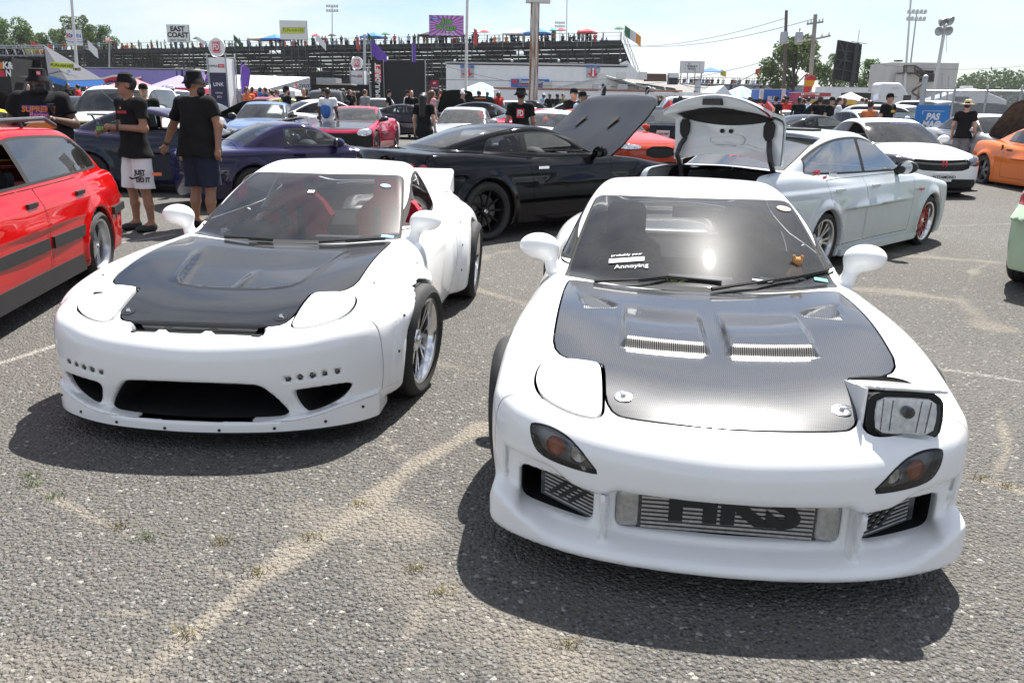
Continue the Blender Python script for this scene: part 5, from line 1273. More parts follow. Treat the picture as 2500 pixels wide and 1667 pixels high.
# ---------------------------------------------------------------- grandstand
A = at(-90, 200, 186); B = at(1512, 200, 120); A.z = B.z = 0
u = (A - B); LEN = u.length; u.normalize(); vv = Vector((-u.y, u.x, 0)); vv = vv if vv.y > 0 else -vv
gs_ = thing('grandstand', 'long dark grandstand seen from behind with spectators along its top', 'grandstand', (B.x, B.y, gz(120)), math.atan2(u.y, u.x))
vs = 1 if Vector((-u.y, u.x, 0)).dot(vv) > 0 else -1
SEATM = plain('dark_seat_planks', (.018, .018, .019), .6, var=.3); PLANK = plain('worn_seat_planks', (.10, .10, .105), .5, .3, var=.3); GSTEEL = plain('dark_stand_steel', (.03, .03, .032), .6, var=.2)
NR = 17; Z0 = 9.3
for i in range(NR):
    z = Z0 - .55 * i; v = .85 * i
    m = MB(); m.box((LEN / 2, vs * v, z), (LEN / 2, .15, .03)); m.build('seat_row', PLANK if i < 2 else SEATM, gs_)
    m = MB(); m.box((LEN / 2, vs * (v + .42), z - .43), (LEN / 2, .22, .025)); m.build('foot_plank', SEATM, gs_)
    m = MB(); q = 0.
    while q < LEN:
        w_ = random.choice((1.3, 2.6, 2.6, 3.9, 5.2)); hh = random.choice((.20, .235, .26, .27, .275, .275))
        if random.random() > .03: m.box((q + w_ / 2, vs * (v - .12), z - .275 + random.uniform(-.02, .02)), (w_ / 2 + .05, .012, hh))
        q += w_
    o = m.build('riser_plank', SEATM, gs_); tag(o, kind='stuff')
for k in range(int(LEN / 2.6) + 1):
    x = k * 2.6
    m = MB(); m.box((x, vs * -.25, Z0 / 2 + .5), (.07, .07, Z0 / 2 + .5)); m.tube([(x, 0, Z0 - .2), (x, vs * .85 * NR, Z0 - .2 - .55 * NR)], .10, 4)
    if k % 2 == 0: m.tube([(x, vs * -.2, .5), (x, vs * 4., Z0 - 3.)], .05, 4)
    m.build('frame_bent', GSTEEL, gs_)
for z, th in ((Z0 + 1.0, .03), (Z0 + .55, .02), (Z0 - .55, .13), (Z0 - 3.2, .05), (Z0 - 6., .05)):
    m = MB(); m.box((LEN / 2, vs * -.32, z), (LEN / 2, .03, th)); m.build('rail', STEEL if z > Z0 else GSTEEL, gs_)
for k in range(int(LEN / 2.6) + 1):
    m = MB(); m.box((k * 2.6, vs * -.32, Z0 + .6), (.03, .03, .6)); m.build('rail_post', STEEL, gs_)
m = MB()
for dz in (.3, 1.25): m.tube([(-.3, 0, Z0 + dz), (-.3, vs * .85 * NR, Z0 + dz - .55 * NR)], .04, 5)
for i in range(NR + 1): m.tube([(-.3, vs * .85 * i, Z0 - .55 * i), (-.3, vs * .85 * i, Z0 - .55 * i + 1.25)], .03, 4)
m.build('end_handrail', STEEL, gs_)
CROWD = [C_BLACK, C_BLACK, C_BLACK, C_NAVY, C_GREY, C_WHITE, C_RED, C_BLUE, C_LBLUE, C_OLIVE, C_DENIM, C_ORANGE]
CN = {C_BLACK: 'black', C_NAVY: 'navy', C_GREY: 'grey', C_WHITE: 'white', C_RED: 'red', C_BLUE: 'blue', C_LBLUE: 'pale blue', C_OLIVE: 'olive', C_DENIM: 'denim blue', C_ORANGE: 'orange', C_PINK: 'pink', C_KHAKI: 'khaki'}
rc = random.Random(11); face = math.atan2(u.y, u.x) + (math.pi if vs > 0 else 0)
def on_stand(s, row, v=0): return B + u * s + vv * (.85 * row + v) + Vector((0, 0, gz(120) + Z0 - .55 * row))
def proj_px(P):
    x, y, z = P.x, P.y, 9.3 - CAM_H; d = y * math.cos(PITCH) - z * math.sin(PITCH); vv_ = y * math.sin(PITCH) + z * math.cos(PITCH)
    return 1250 + FPX * (math.cos(ROLL) * x + math.sin(ROLL) * vv_) / d
an = lambda w: ('an ' if w[0] in 'aeiou' else 'a ') + w
def zone(s):
    px = proj_px(B + u * s); return 'right of the rusty pylon' if px > 1330 else 'between slim pole and pylon' if px > 1140 else 'around the purple billboard' if px > 1000 else 'between the two middle billboards' if px > 760 else 'around the lime-yellow billboard' if px > 580 else 'around the drift school billboard' if px > 380 else 'at its far left part'
sp = 2.5; cnt = 0
while sp < LEN - 14:
    row = rc.choice((0, 0, 0, 1)); stand = rc.random() < .55; c = rc.choice(CROWD); p = on_stand(sp, row); p.z += (-.43 if stand else -.46)
    if stand: p += vv * .4
    far_person(f'spectator in {an(CN[c])} top {"standing" if stand else "sitting"} on the grandstand {zone(sp)}', p, face + rc.uniform(-.4, .4), rc.choice(('stand', 'arms')) if stand else 'sit', c, rc.choice((C_DENIM, C_BLACK, C_KHAKI)), rc.choice((SK_L, SK_M, SK_D)), rc.choice((HAIRM, HAIRB)), 'spectators on the grandstand', .07, 1.08)
    cnt += 1
    sp += rc.choice((.56, .6, .62, .65, .7, 1.1)) if sp < 60 else rc.choice((.6, .7, .9, 1.3, 2.))
# canopies, parasols and flags on the stand
def canopy(label, s, row, w, col, hgt=2.4, name='pop_up_canopy'):
    p = on_stand(s, row); p.z -= .45; r = thing(name, label, 'canopy', p, math.atan2(u.y, u.x))
    m = MB(); a = w / 2; m.add([(-a, -a, hgt - .25), (a, -a, hgt - .25), (a, a, hgt - .25), (-a, a, hgt - .25), (-a, -a, hgt), (a, -a, hgt), (a, a, hgt), (-a, a, hgt), (0, 0, hgt + w * .2)], [(0, 1, 5, 4), (1, 2, 6, 5), (2, 3, 7, 6), (3, 0, 4, 7), (4, 5, 8), (5, 6, 8), (6, 7, 8), (7, 4, 8)]); m.build('roof_fabric', col, r)
    for x, y in ((-a, -a), (a, -a), (a, a), (-a, a)):
        m = MB(); m.tube([(x * .97, y * .97, 0), (x * .97, y * .97, hgt)], .03, 5); m.build('leg', STEEL, r)
def parasol(label, s, col, hgt=1.9, w=.9):
    p = on_stand(s, 0); p.z -= .4; r = thing('parasol', label, 'parasol', p); m = MB(); m.lathe([(.01, hgt + .3), (w * .5, hgt + .18), (w, hgt - .05)], n=10); m.build('canopy', col, r); m = MB(); m.tube([(0, 0, .3), (0, 0, hgt + .3)], .02, 5); m.build('stick', STEEL, r)
def fab(n, c): return plain('fabric_' + n, c, .8, var=.08)
F_BLUE, F_WHITE, F_RED, F_BLACK, F_YEL, F_PURP, F_GREEN, F_TEAL = fab('blue', (.04, .2, .6)), fab('white', (.75, .76, .78)), fab('red', (.6, .05, .06)), fab('black', (.02, .02, .022)), fab('yellow', (.65, .6, .05)), fab('purple', (.15, .07, .40)), fab('green', (.05, .2, .09)), fab('teal', (.05, .35, .38))
def s_of(px):
    """run along the stand that appears at photo column px"""
    best = min((abs(px - proj_px(B + u * q)), q) for q in np.linspace(0, LEN, 400)); return best[1]
for px, c, lb, w in ((1058, F_BLACK, 'black pop-up canopy under the purple billboard', 3.6), (1090, F_YEL, 'black and yellow pop-up canopy right of the black one', 3.), (1262, F_WHITE, 'white pop-up canopy on the grandstand left of the pylon', 3.4), (1312, F_BLUE, 'blue pop-up canopy on the grandstand behind the pylon', 3.4), (1430, F_RED, 'small red canopy on the grandstand right part', 2.2), (668, F_BLUE, 'blue canopy on the grandstand left of the lime-yellow billboard', 3.6), (636, fab('tan', (.4, .35, .28)), 'tan canopy on the grandstand left of the blue one', 3.2), (908, F_BLUE, 'blue canopy beside the purple flag on the grandstand', 3.2)):
    canopy(lb, s_of(px), .6, w, c, 2.0)
for px, c, lb in ((1162, F_WHITE, 'pale parasol on the grandstand just right of the slim pole'), (1184, F_RED, 'red parasol on the grandstand right of the slim pole'), (1352, F_TEAL, 'teal parasol on the grandstand right of the pylon'), (1368, F_RED, 'dark red parasol beside the teal one'), (1512, F_GREEN, 'green parasol at the right end of the grandstand'), (770, F_RED, 'red parasol right of the lime-yellow billboard'), (812, F_BLACK, 'black parasol right of the red one'), (268, F_RED, 'pink-red parasol on the left part of the grandstand'), (432, F_RED, 'red parasol under the drift school billboard'), (484, F_BLACK, 'black parasol right of the drift school billboard'), (942, F_GREEN, 'dark green parasol right of the purple flag')): parasol(lb, s_of(px), c, w=.78)
def flag(label, px, py_top, Y, cols, w, h, lean=.3, base_py=None, tri=False, name='flag', pr=.025):
    t = at(px, py_top, Y); zb = at(px, base_py, Y).z if base_py else t.z - 3; r = thing(name, label, 'flag', (t.x, Y, zb)); H = t.z - zb
    m = MB(); m.tube([(0, 0, 0), (0, 0, H)], pr, 5); m.build('staff', STEEL, r); n = len(cols)
    for i, c in enumerate(cols):
        m = MB(); V = []; F = []; K = 5
        for k in range(K + 1):
            s = (i + k / K) / n; wv = .10 * w * math.sin(s * 7); sag = lean * w * s
            hh = h * (1 - s * .85) if tri else h
            for q in (0, 1): V.append((s * w * .95, wv, H - sag - q * hh))
        m.add(V, [(2 * k, 2 * k + 1, 2 * k + 3, 2 * k + 2) for k in range(K)]); o = m.build('cloth', c, r); so_ = o.modifiers.new('thickness', 'SOLIDIFY'); so_.thickness = .01
for px, t, c, lb, w, h, ln in ((1526, 62, [F_GREEN, F_WHITE, fab('orange', (.75, .3, .06))], 'green white and orange tricolour flag at the right end of the grandstand', 2.6, 1.4, .6), (570, 85, [fab('dgreen', (.05, .10, .06))], 'dark green flag right of the drift school billboard', 1.6, .9, .9), (897, 80, [fab('dgreen', (.05, .10, .06))], 'dark green flag above the purple banner', 1.2, .9, .9), (1347, 68, [F_GREEN], 'green flag right of the pylon', .7, 2.2, .8), (1157, 70, [F_RED], 'red pennant right of the slim pole', .5, 2.2, .5), (213, 98, [F_WHITE], 'white flag below the white energy billboard', 1.6, 1.6, .9), (772, 82, [F_WHITE], 'white flag right of the lime-yellow billboard', 1.4, 1.0, 1.), (870, 92, [F_RED], 'dark red flag left of the grey wooden post', .4, 1.6, .6), (675, 88, [F_WHITE], 'pale flag left of the lime-yellow billboard', .9, 1.0, .9), (480, 90, [F_WHITE], 'white flag right of the drift school billboard', 1.6, .6, .5), (75, 100, [F_RED], 'red flag above the black trailer', 1., .7, .4), (117, 106, [F_RED], 'red pennant above the grey awning', .6, 1., .8), (1468, 165, [fab('orange', (.75, .3, .06)), F_YEL], 'orange and yellow pennant before the restrooms arrow', 1.4, 1.2, .2)):
    flag(lb, px, t, 128 if px > 700 else 150, c, w, h, ln, base_py=120 if px != 1468 else 200)
flag('purple banner flag flying over the grandstand', 905, 95, 80, [F_PURP], 1.5, 1.3, .9, base_py=170); flag('narrow purple feather banner by the grandstand posts', 1006, 105, 80, [F_PURP], .35, 1.9, .3, base_py=160)
# ---------------------------------------------------------------- restroom building and neighbours
WALLW = plain('white_wall', (.80, .81, .82), .8, var=.05, scale=1.5); ROOFG = plain('grey_shingles', (.22, .21, .20), .9, var=.25, scale=6); RUSTLINE = plain('faded_red_trim', (.45, .2, .14), .7, var=.2)
def slab(r, name, px1, py1, px2, py2, Y, mat, depth=.5, y0=0., proud=0.):
    """box whose front face covers a photo rectangle at distance Y; child of r"""
    a, b = at(px1, py1, Y), at(px2, py2, Y); o = r.location
    m = MB(); m.box(((a.x + b.x) / 2 - o.x, Y - proud + depth / 2 - o.y, (a.z + b.z) / 2 - o.z), (abs(b.x - a.x) / 2, depth / 2, abs(a.z - b.z) / 2)); return m.build(name, mat, r)
def lett(r, body, px, py, Y, hpx, ink, name='lettering', sx=1., bold=.015, shear=0., up=(0, 0, 1), right=(1, 0, 0), **k):
    c = at(px, py, Y) - Vector(r.location); return text(name, body, hpx / FPX * Y * 1.0, ink, r, frame(c, right, up), bold=bold, sx=sx, shear=shear, th=.01, **k)
Yb = 98.; c = gp(1300, Yb)
bl = thing('restroom_building', 'long plain white block building below the grandstand with restroom arrows', 'building', c)
def ground_py(px, Y):
    lo, hi = 100., 1600.
    for _ in range(40):
        mid = (lo + hi) / 2
        if at(px, mid, Y).z > gz(Y): lo = mid
        else: hi = mid
    return lo
slab(bl, 'wall', 1089, 158, 1532, ground_py(1300, Yb), Yb, WALLW, 8.); slab(bl, 'roof_edge', 1087, 155, 1534, 158.5, Yb, STEEL, 8.2, proud=.15)
a1, a2, a3 = at(1532, 148, Yb), at(1572, 192, Yb), at(1572, 262, Yb); m = MB(); m.prism([(a1.x - c.x, a1.z - c.z), (a2.x - c.x, a2.z - c.z), (a2.x - c.x, 0), (a1.x - c.x, 0)], .3, 7., lambda p, q, w: (p, w, q)); m.build('stair_wall', WALLW, bl)
m = MB(); t0, t1 = at(1089, 197, Yb), at(1532, 200, Yb); m.box(((t0.x + t1.x) / 2 - c.x, -.02, (t0.z + t1.z) / 2 - c.z), ((t1.x - t0.x) / 2, .02, .03)); m.build('wall_joint', INKGREY, bl)
for px in (1140, 1447):
    s = slab(bl, 'arrow_panel', px - 15, 160, px + 17, 191, Yb, plain('panel_grey', (.45, .46, .48), .6), .08, proud=.1)
    lett(bl, 'RESTROOMS', px + 1, 163.5, Yb - .2, 8, INKB, sx=.72, bold=.03)
    q = at(px + 1, 178, Yb - .16) - c; k = Yb / FPX; m = MB(); m.prism([(-5 * k, 9.5 * k), (5 * k, 9.5 * k), (5 * k, -1 * k), (13 * k, -1 * k), (0, -12 * k), (-13 * k, -1 * k), (-5 * k, -1 * k)], 0, .03, lambda p, w, z: (q.x + p, q.y - z, q.z + w)); m.build('red_arrow', INKR, bl)
    m = MB(); m.lathe([(.001, .2), (.13, .1), (.13, -.1), (.001, -.2)], (q.x, q.y - .05, q.z + .35), 8); m.box((q.x, q.y - .05, q.z - .1), (.13, .02, .3), taper=.5); m.build('figure_mark', INKW, bl)
sg = slab(bl, 'shop_sign', 1248, 193, 1340, 215, Yb, INKB, .2, proud=.3); lett(bl, 'Souvenir Store', 1298, 200, Yb - .45, 12, plain('cream_ink', (.7, .62, .45), .6), sx=.82, bold=.03, shear=.15); lett(bl, 'Official Raceway Park Items', 1298, 209, Yb - .45, 5.5, INKO, sx=1.); m = MB(); q = at(1257, 200, Yb - .42) - c; m.disc((q.x, q.y, q.z), .28, 12, 'Y', .02); m.build('round_mark', INKR, bl)
for px in (1255, 1286): slab(bl, 'window_frame', px - 9, 222, px + 9, 240, Yb, POLEW, .1, proud=.06); slab(bl, 'window', px - 8, 223, px + 8, 239, Yb, plain('dark_pane', (.03, .03, .035), .1), .05, proud=.1)
for px in (1110, 1250, 1364, 1514):
    q = at(px, 149, Yb - .3) - c; m = MB(); m.lathe([(.001, -.12), (.12, -.1), (.16, .1), (.001, .16)], q, 8); m.build('wall_lamp', POLEW, bl)
ac = slab(bl, 'air_conditioner', 1325, 201, 1347, 217, Yb - 1, plain('beige_metal', (.5, .49, .45), .6), .8, proud=1.)
# grey gabled roof building with roof units
Yg = 80.; c = gp(1560, Yg); gb = thing('gabled_building', 'low white building with a long grey shingle roof and rooftop units', 'building', c)
def rel(px, py, Y): return at(px, py, Y) - c
m = MB(); e0, rg, e1 = rel(1345, 219, Yg), rel(1480, 189, Yg), rel(1745, 240, Yg)
m.prism([(e0.x, e0.z), (rg.x, rg.z), (rg.x + 4.5, e0.z + .1), (rg.x + 4.5, 0), (e0.x, 0)], 0, 1., lambda p, q, w: (p, w, q)); m.build('gable_wall', WALLW, gb)
m = MB(); r1, r2 = rel(1480, 188, Yg), rel(1738, 228, Yg); f1, f2 = rel(1560, 206, Yg - 4), rel(1735, 234, Yg - 4)
m.add([tuple(r1), tuple(rel(1735, 212, Yg + 4)), tuple(rel(1738, 236, Yg - 3)), tuple(rel(1600, 219, Yg - 3))], [(0, 1, 2, 3)]); m.add([tuple(r1 - Vector((0, 0, .2))), tuple(rel(1735, 213, Yg + 4)), tuple(rel(1738, 237, Yg - 3)), tuple(rel(1600, 220.5, Yg - 3))], [(3, 2, 1, 0)]); m.build('roof', ROOFG, gb)
m = MB(); m.tube([rel(1344, 220, Yg - .2), rel(1480, 187.5, Yg - .2), rel(1600, 219, Yg - 3.2)], .12, 4); m.build('barge_board', STEEL, gb)
for px, py, w, h_, mt in ((1469, 187, 9, 6, POLEW), (1516, 186, 10, 7, POLEW), (1567, 186, 10, 8, POLEW), (1600, 190, 24, 8, plain('rusty_brown', (.12, .07, .05), .8)), (1642, 197, 10, 9, BLACKP), (1459, 213, 12, 6, STEEL), (1518, 213, 12, 6, STEEL), (1572, 216, 13, 6, STEEL), (1703, 214, 4, 15, STEEL), (1643, 185, 11, 5, POLEW)):
    q = at(px, py, Yg - 1.5) - c; k = Yg / FPX; m = MB(); m.box((q.x, q.y, q.z), (w * k, .6, h_ * k), taper=.92); m.build('roof_unit', mt, gb)
# white storage container
Yc = 58.; c = gp(1480, Yc); cn = thing('storage_container', 'long white container with a rusty red top edge behind the cars', 'container', c); slab(cn, 'body', 1205, 219, 1665, ground_py(1480, Yc), Yc, WALLW, 2.4); slab(cn, 'top_rail', 1204, 217, 1666, 221, Yc, RUSTLINE, 2.5, proud=.05)
for k in range(7): slab(cn, 'rib', 1600 + k * 8, 232, 1602 + k * 8, 256, Yc, POLEW, .1, proud=.05)
c = gp(1690, 62); cn = thing('storage_container', 'second white container to the right under the grey roof', 'container', c); slab(cn, 'body', 1668, 226, 1738, ground_py(1690, 62), 62, WALLW, 2.4)
# ---------------------------------------------------------------- striped marquees
STRIPE, nt_, b_ = nmat('blue_white_stripes'); a_ = nt_.nodes.new('ShaderNodeAttribute'); a_.attribute_name = 'edge'; nt_.links.new(ramp(nt_, a_.outputs['Fac'], .499, .501, (.78, .79, .8), (.22, .48, .74)), b_.inputs['Base Color']); b_.inputs['Roughness'].default_value = .8
def marquee(label, px1, px2, py_top, py_eave, Y, n=12):
    a, b = at(px1, py_eave, Y), at(px2, py_eave, Y); t = at((px1 + px2) / 2, py_top, Y); w = (b.x - a.x) / 2; c = gp((px1 + px2) / 2, Y); r = thing('striped_marquee', label, 'tent', (c.x, Y, c.z)); ze, zt = a.z - c.z, t.z - c.z
    V, F, E = [], [], []
    corners = [(-w, -w * .8), (w, -w * .8), (w, w * .8), (-w, w * .8)]
    for i in range(4):
        p, q = corners[i], corners[(i + 1) % 4]
        for k in range(n):
            s0, s1 = k / n, (k + 1) / n; l = len(V)
            e0 = (p[0] + (q[0] - p[0]) * s0, p[1] + (q[1] - p[1]) * s0); e1 = (p[0] + (q[0] - p[0]) * s1, p[1] + (q[1] - p[1]) * s1)
            V += [(*e0, ze), (*e1, ze), (e1[0] * .05, e1[1] * .05, zt), (e0[0] * .05, e0[1] * .05, zt), (*e0, ze - .35), (*e1, ze - .35)]; F += [(l, l + 1, l + 2, l + 3), (l + 4, l + 5, l + 1, l)]; E += [k % 2] * 6
    o = MB().add(V, F).build('roof_fabric', STRIPE, r); at_ = o.data.attributes.new('edge', 'FLOAT', 'POINT'); at_.data.foreach_set('value', [float(e) for e in E])
    for x, y in corners:
        m = MB(); m.tube([(x, y, 0), (x, y, ze)], .05, 6); m.build('leg', POLEW, r)
    return r
marquee('blue and white striped marquee left of the rusty pylon', 1088, 1262, 202, 236, 64); mq = marquee('blue and white striped marquee right of the grey roof', 1745, 1862, 211, 238, 74, 8)
c = gp(1768, 66); wt = thing('white_tent', 'plain white peaked tent left of the striped marquee', 'tent', c); e0, tp, e1 = at(1735, 236, 66) - c, at(1768, 209, 66) - c, at(1793, 240, 66) - c
m = MB(); m.prism([(e0.x, e0.z), (tp.x, tp.z), (e1.x, e1.z), (e1.x, 0), (e0.x, 0)], 0, 5, lambda p, q, w: (p, w, q)); m.build('fabric', F_WHITE, wt)
# ---------------------------------------------------------------- drift columns, black stage wall
def column(label, px, Y, sc, lower, words):
    c = gp(px, Y); r = thing('drift_column', label, 'advertising column', c, -.15); w, H = .46 * sc, 3.15 * sc
    m = MB(); m.box((0, 0, H / 2), (w, w, H / 2)); m.build('core', INKW, r)
    for x in (-1, 1):
        for y in (-1, 1): m = MB(); m.tube([(x * w * 1.08, y * w * 1.08, 0), (x * w * 1.08, y * w * 1.08, H * 1.08)], .04 * sc, 6); m.build('corner_post', STEEL, r)
    for ang, nm in ((0, 'f'), (-math.pi / 2, 's')):
        R = Matrix.Rotation(ang, 4, 'Z')
        def pl(x0, x1, z0, z1, mt, off, nme):
            m = MB(); m.box(((x0 + x1) / 2, -w - off, (z0 + z1) / 2), ((x1 - x0) / 2, .004, (z1 - z0) / 2)); o = m.build(nme, mt, r); o.data.transform(R); return o
        def tx(body, x, z, size, ink, off=.02, **k):
            o = text('lettering', body, size, ink, r, frame((x, -w - off, z), (1, 0, 0), (0, 0, 1)), th=.006, **k); o.data.transform(R); return o
        if nm == 'f':
            pl(-w * .95, w * .95, .1, H * .78, lower, .006, 'lower_panel'); tx('FORMULA', -w * .38, H * .88, .14 * sc, INK, sx=.9); pl(w * .12, w * .85, H * .855, H * .91, INKR, .008, 'red_block'); tx('DRIFT', w * .48, H * .88, .13 * sc, INKW, .016, sx=.85)
            for body, z, s, ink in words: tx(body, 0, z * H, s * sc, ink, bold=.01)
        else: pl(-w * .95, w * .95, .1, H * .8, INKO if lower is INKN else INKW, .006, 'lower_panel'); tx('FORMULA', 0, H * .9, .12 * sc, INK, sx=.6)
        m = MB(); m.lathe([(.001, .06), (.42 * sc, .06), (.44 * sc, .03), (.44 * sc, -.03), (.001, -.06)], (0, -w * .75, H + .52 * sc), 24, 'Y'); o = m.build('disc', INKW, r, smooth=True); o.data.transform(R)
        pl(-.20 * sc, .20 * sc, H + .26 * sc, H + .78 * sc, INKR, -w * .25 + .065, 'red_frame'); pl(-.17 * sc, .17 * sc, H + .29 * sc, H + .75 * sc, INKW, -w * .25 + .072, 'white_field')
        pl(-.155 * sc, .155 * sc, H + .305 * sc, H + .735 * sc, INKR, -w * .25 + .078, 'red_field'); tx('FD', 0, H + .52 * sc, .40 * sc, INKW, -w * .25 + .09, bold=.03, sx=.62)
column('tall drift column with a navy panel left of the purple feather flag', 552, 45, 1.03, INKN, (('LINK', .60, .26, INKW), ('OFFICIAL', .47, .10, INKW), ('ECU', .41, .13, INKW), ('PROGRAM', .25, .07, INKW), ('www', .18, .06, INKW)))
column('smaller drift column with a white schedule panel left of the black wall', 880, 62, 1.0, INKW, (('DRIFT EVENT', .62, .09, INKB), ('SCHEDULE', .54, .09, INKB), ('FRI SAT', .38, .08, INKR)))
m_ = gp(975, 60); wl = thing('stage_wall', 'black fabric wall with a vertical white and red drift logo', 'banner wall', m_); slab(wl, 'cloth', 936, 151, 1040, ground_py(975, 60), 60, F_BLACK, .1); slab(wl, 'logo_cloth', 905, 147, 938.5, ground_py(930, 60), 59.8, F_BLACK, .1)
slab(wl, 'red_block', 914, 157, 931, 202, 59.78, INKR, .02, proud=.02); lett(wl, 'DRIFT', 923, 179, 59.73, 17, INKW, bold=.03, sx=.95, right=(0, 0, 1), up=(-1, 0, 0)); lett(wl, 'FORMULA', 923, 229, 59.73, 15, INKW, bold=.03, sx=.9, right=(0, 0, 1), up=(-1, 0, 0))
for px in (905, 939, 1040): q = gp(px, 59.9); m = MB(); m.tube([q - m_, Vector((q.x - m_.x, q.y - m_.y, at(px, 146, 59.9).z - m_.z))], .04, 5); m.build('upright', STEEL, wl)
b_r, put, patch, poly, _ = board('hanging_sign', 'dark red soda sign with a white round mark beside the black wall', 1049, 196, 1072, 220, 66, plain('maroon', (.14, .015, .03), .5), (.1, .9), cat='sign', th=.06)
poly([(.5 + .25 * math.cos(k * .52), .3 + .2 * math.sin(k * .52)) for k in range(12)], INKR); put('Dr', .5, .3, .22, INKW, shear=.2, off=.012); put('10.11.12', .5, .80, .2, INKW, bold=.03)
def feather(label, px, py_t, py_b, Y, cols, w=.75):
    c = gp(px, Y); zt = at(px, py_t, Y).z - c.z; zb = max(.3, at(px, py_b, Y).z - c.z); r = thing('feather_flag', label, 'flag', c)
    m = MB(); m.tube([(0, 0, 0), (0, 0, zt * .7), (.12, 0, zt * .92), (.4, 0, zt)], .025, 5); m.build('staff', STEEL, r); H = zt - zb; n = len(cols)
    for i, cc in enumerate(cols):
        z0, z1 = zb + H * i / n, zb + H * (i + 1) / n; m = MB(); V = []
        for k in range(6):
            z = z0 + (z1 - z0) * k / 5; t = (z - zb) / H; x1 = w * (.55 + .45 * math.sin(t * 2.2)) * (1 if t < .8 else math.sqrt(max(.02, 1 - ((t - .8) / .2) ** 2)))
            V += [(.03 + (.35 * max(0, t - .8) if t > .8 else 0), 0, z), (.05 + x1, .05 * math.sin(z * 3), z)]
        m.add(V, [(2 * k, 2 * k + 1, 2 * k + 3, 2 * k + 2) for k in range(5)]); o = m.build('cloth', cc, r); s = o.modifiers.new('thickness', 'SOLIDIFY'); s.thickness = .012
    return r
feather('purple feather flag right of the navy drift column', 594, 153, 232, 46, [F_PURP], .5); feather('red and orange feather flag beside the pale utility pole', 1950, 181, 226, 56, [F_RED, fab('flame', (.8, .35, .03)), F_RED], .7); feather('thin purple feather flag left of the navy drift column', 502, 180, 205, 70, [F_PURP], .35)
f_ = feather('black feather flag with white upright letters behind the raised bonnet', 1461, 203, 250, 40, [F_BLACK], .22); lett(f_, 'CH-UP', 1466, 226, 39.9, 11, INKW, right=(0, 0, 1), up=(-1, 0, 0), bold=.03)
feather('short black feather flag right of the raised bonnet', 1568, 211, 230, 40, [F_BLACK], .18)
# ---------------------------------------------------------------- black trailer, awning and tents on the left
Yt = 46.; c = gp(60, Yt); tr = thing('display_trailer', 'black display trailer with orange-red blocks and a railed upper deck', 'trailer', c)
slab(tr, 'body', -60, 140, 40, ground_py(20, Yt), Yt, F_BLACK, 2.5); slab(tr, 'rear_wall', 38, 144, 118, ground_py(60, Yt), Yt + 2.4, MATTE, .1); slab(tr, 'roof', 36, 139, 120, 145, Yt, F_BLACK, 2.5); slab(tr, 'side_post', 112, 144, 120, ground_py(116, Yt), Yt, F_BLACK, .3); slab(tr, 'counter', 44, 186, 112, 189, Yt + .6, STEEL, .8)
slab(tr, 'orange_block', -30, 152, 9, 169, Yt, INKO, .02, proud=.03); slab(tr, 'red_block', -30, 171, 13, 188, Yt, INKR, .02, proud=.03); lett(tr, 'K&', 18, 161, Yt - .05, 21, INKW, bold=.04, sx=.85, shear=.1); lett(tr, 'N', 20, 180, Yt - .05, 20, INKW, bold=.04, sx=.85, shear=.1)
slab(tr, 'upper_banner', -40, 116, 106, 139, Yt + .4, plain('banner_grey', (.5, .5, .5), .6), .05); lett(tr, 'PETER DR', 25, 128, Yt + .33, 16, INK, bold=.05); lett(tr, 'CANON', 84, 127, Yt + .33, 11, INKY, bold=.03); lett(tr, 'SDN', 96, 128, Yt + .32, 10, INKR)
for py in (112, 118, 136):
    q0, q1 = at(-60, py + 1, Yt + .2) - c, at(108, py, Yt + .2) - c; m = MB(); m.tube([q0, q1], .035, 5); m.build('deck_rail', STEEL, tr)
for px in range(-50, 110, 20):
    q0, q1 = at(px, 112, Yt + .2) - c, at(px + 12, 138, Yt + .2) - c; m = MB(); m.tube([q0, q1], .03, 5); m.build('deck_brace', STEEL, tr)
Ya = 44.; c = gp(170, Ya); aw = thing('sloping_awning', 'large grey awning sloping down to a blue skirt beside the black trailer', 'awning', c); AWG = fab('awning_grey', (.05, .052, .066))
q = [at(107, 112, Ya + 3) - c, at(252, 196, Ya + 1.5) - c, at(255, 207, Ya) - c, at(165, 199, Ya - 2) - c, at(118, 186, Ya - 1) - c]
m = MB(); m.add([tuple(p) for p in (q[0], q[1], q[3], q[4])], [(0, 1, 2, 3)]); o = m.build('slope_fabric', AWG, aw); s = o.modifiers.new('thickness', 'SOLIDIFY'); s.thickness = .03
e = Vector((0, 0, -.28)); m = MB(); m.add([tuple(p) for p in (q[3], q[1], q[1] + e, q[3] + e)], [(0, 1, 2, 3)]); m.add([tuple(p) for p in (q[4], q[3], q[3] + e, q[4] + e)], [(0, 1, 2, 3)]); o = m.build('blue_skirt', F_BLUE, aw); s = o.modifiers.new('thickness', 'SOLIDIFY'); s.thickness = .03
for p in (q[1], q[3]): m = MB(); m.tube([(p.x, p.y, 0), tuple(p)], .035, 6); m.build('leg', STEEL, aw)
dirn = (q[1] - q[3]).normalized(); upv = (q[0] - q[4]).normalized()
def on_aw(fx, fy): return q[4].lerp(q[3], fx).lerp(q[0].lerp(q[1], fx), fy)
nrm = (q[3] - q[4]).cross(q[0] - q[4]).normalized(); nrm = nrm if nrm.y < 0 else -nrm
fr = frame(at(150, 161, Ya - .6) - c, (1, .0, -.05), (0, .25, 1)); m = MB(); m.prism([(-.56, -.13), (.58, -.13), (.64, .15), (-.52, .15)], 0, .01, lambda p, w, z: tuple(fr @ Vector((p, w, z)))); m.build('yellow_patch', INKY, aw); text('lettering', 'FUN-HAVER', .22, INK, aw, frame(at(151, 161, Ya - .62) - c, (1, 0, -.05), (0, .25, 1)), bold=.006, shear=.2, th=.008)
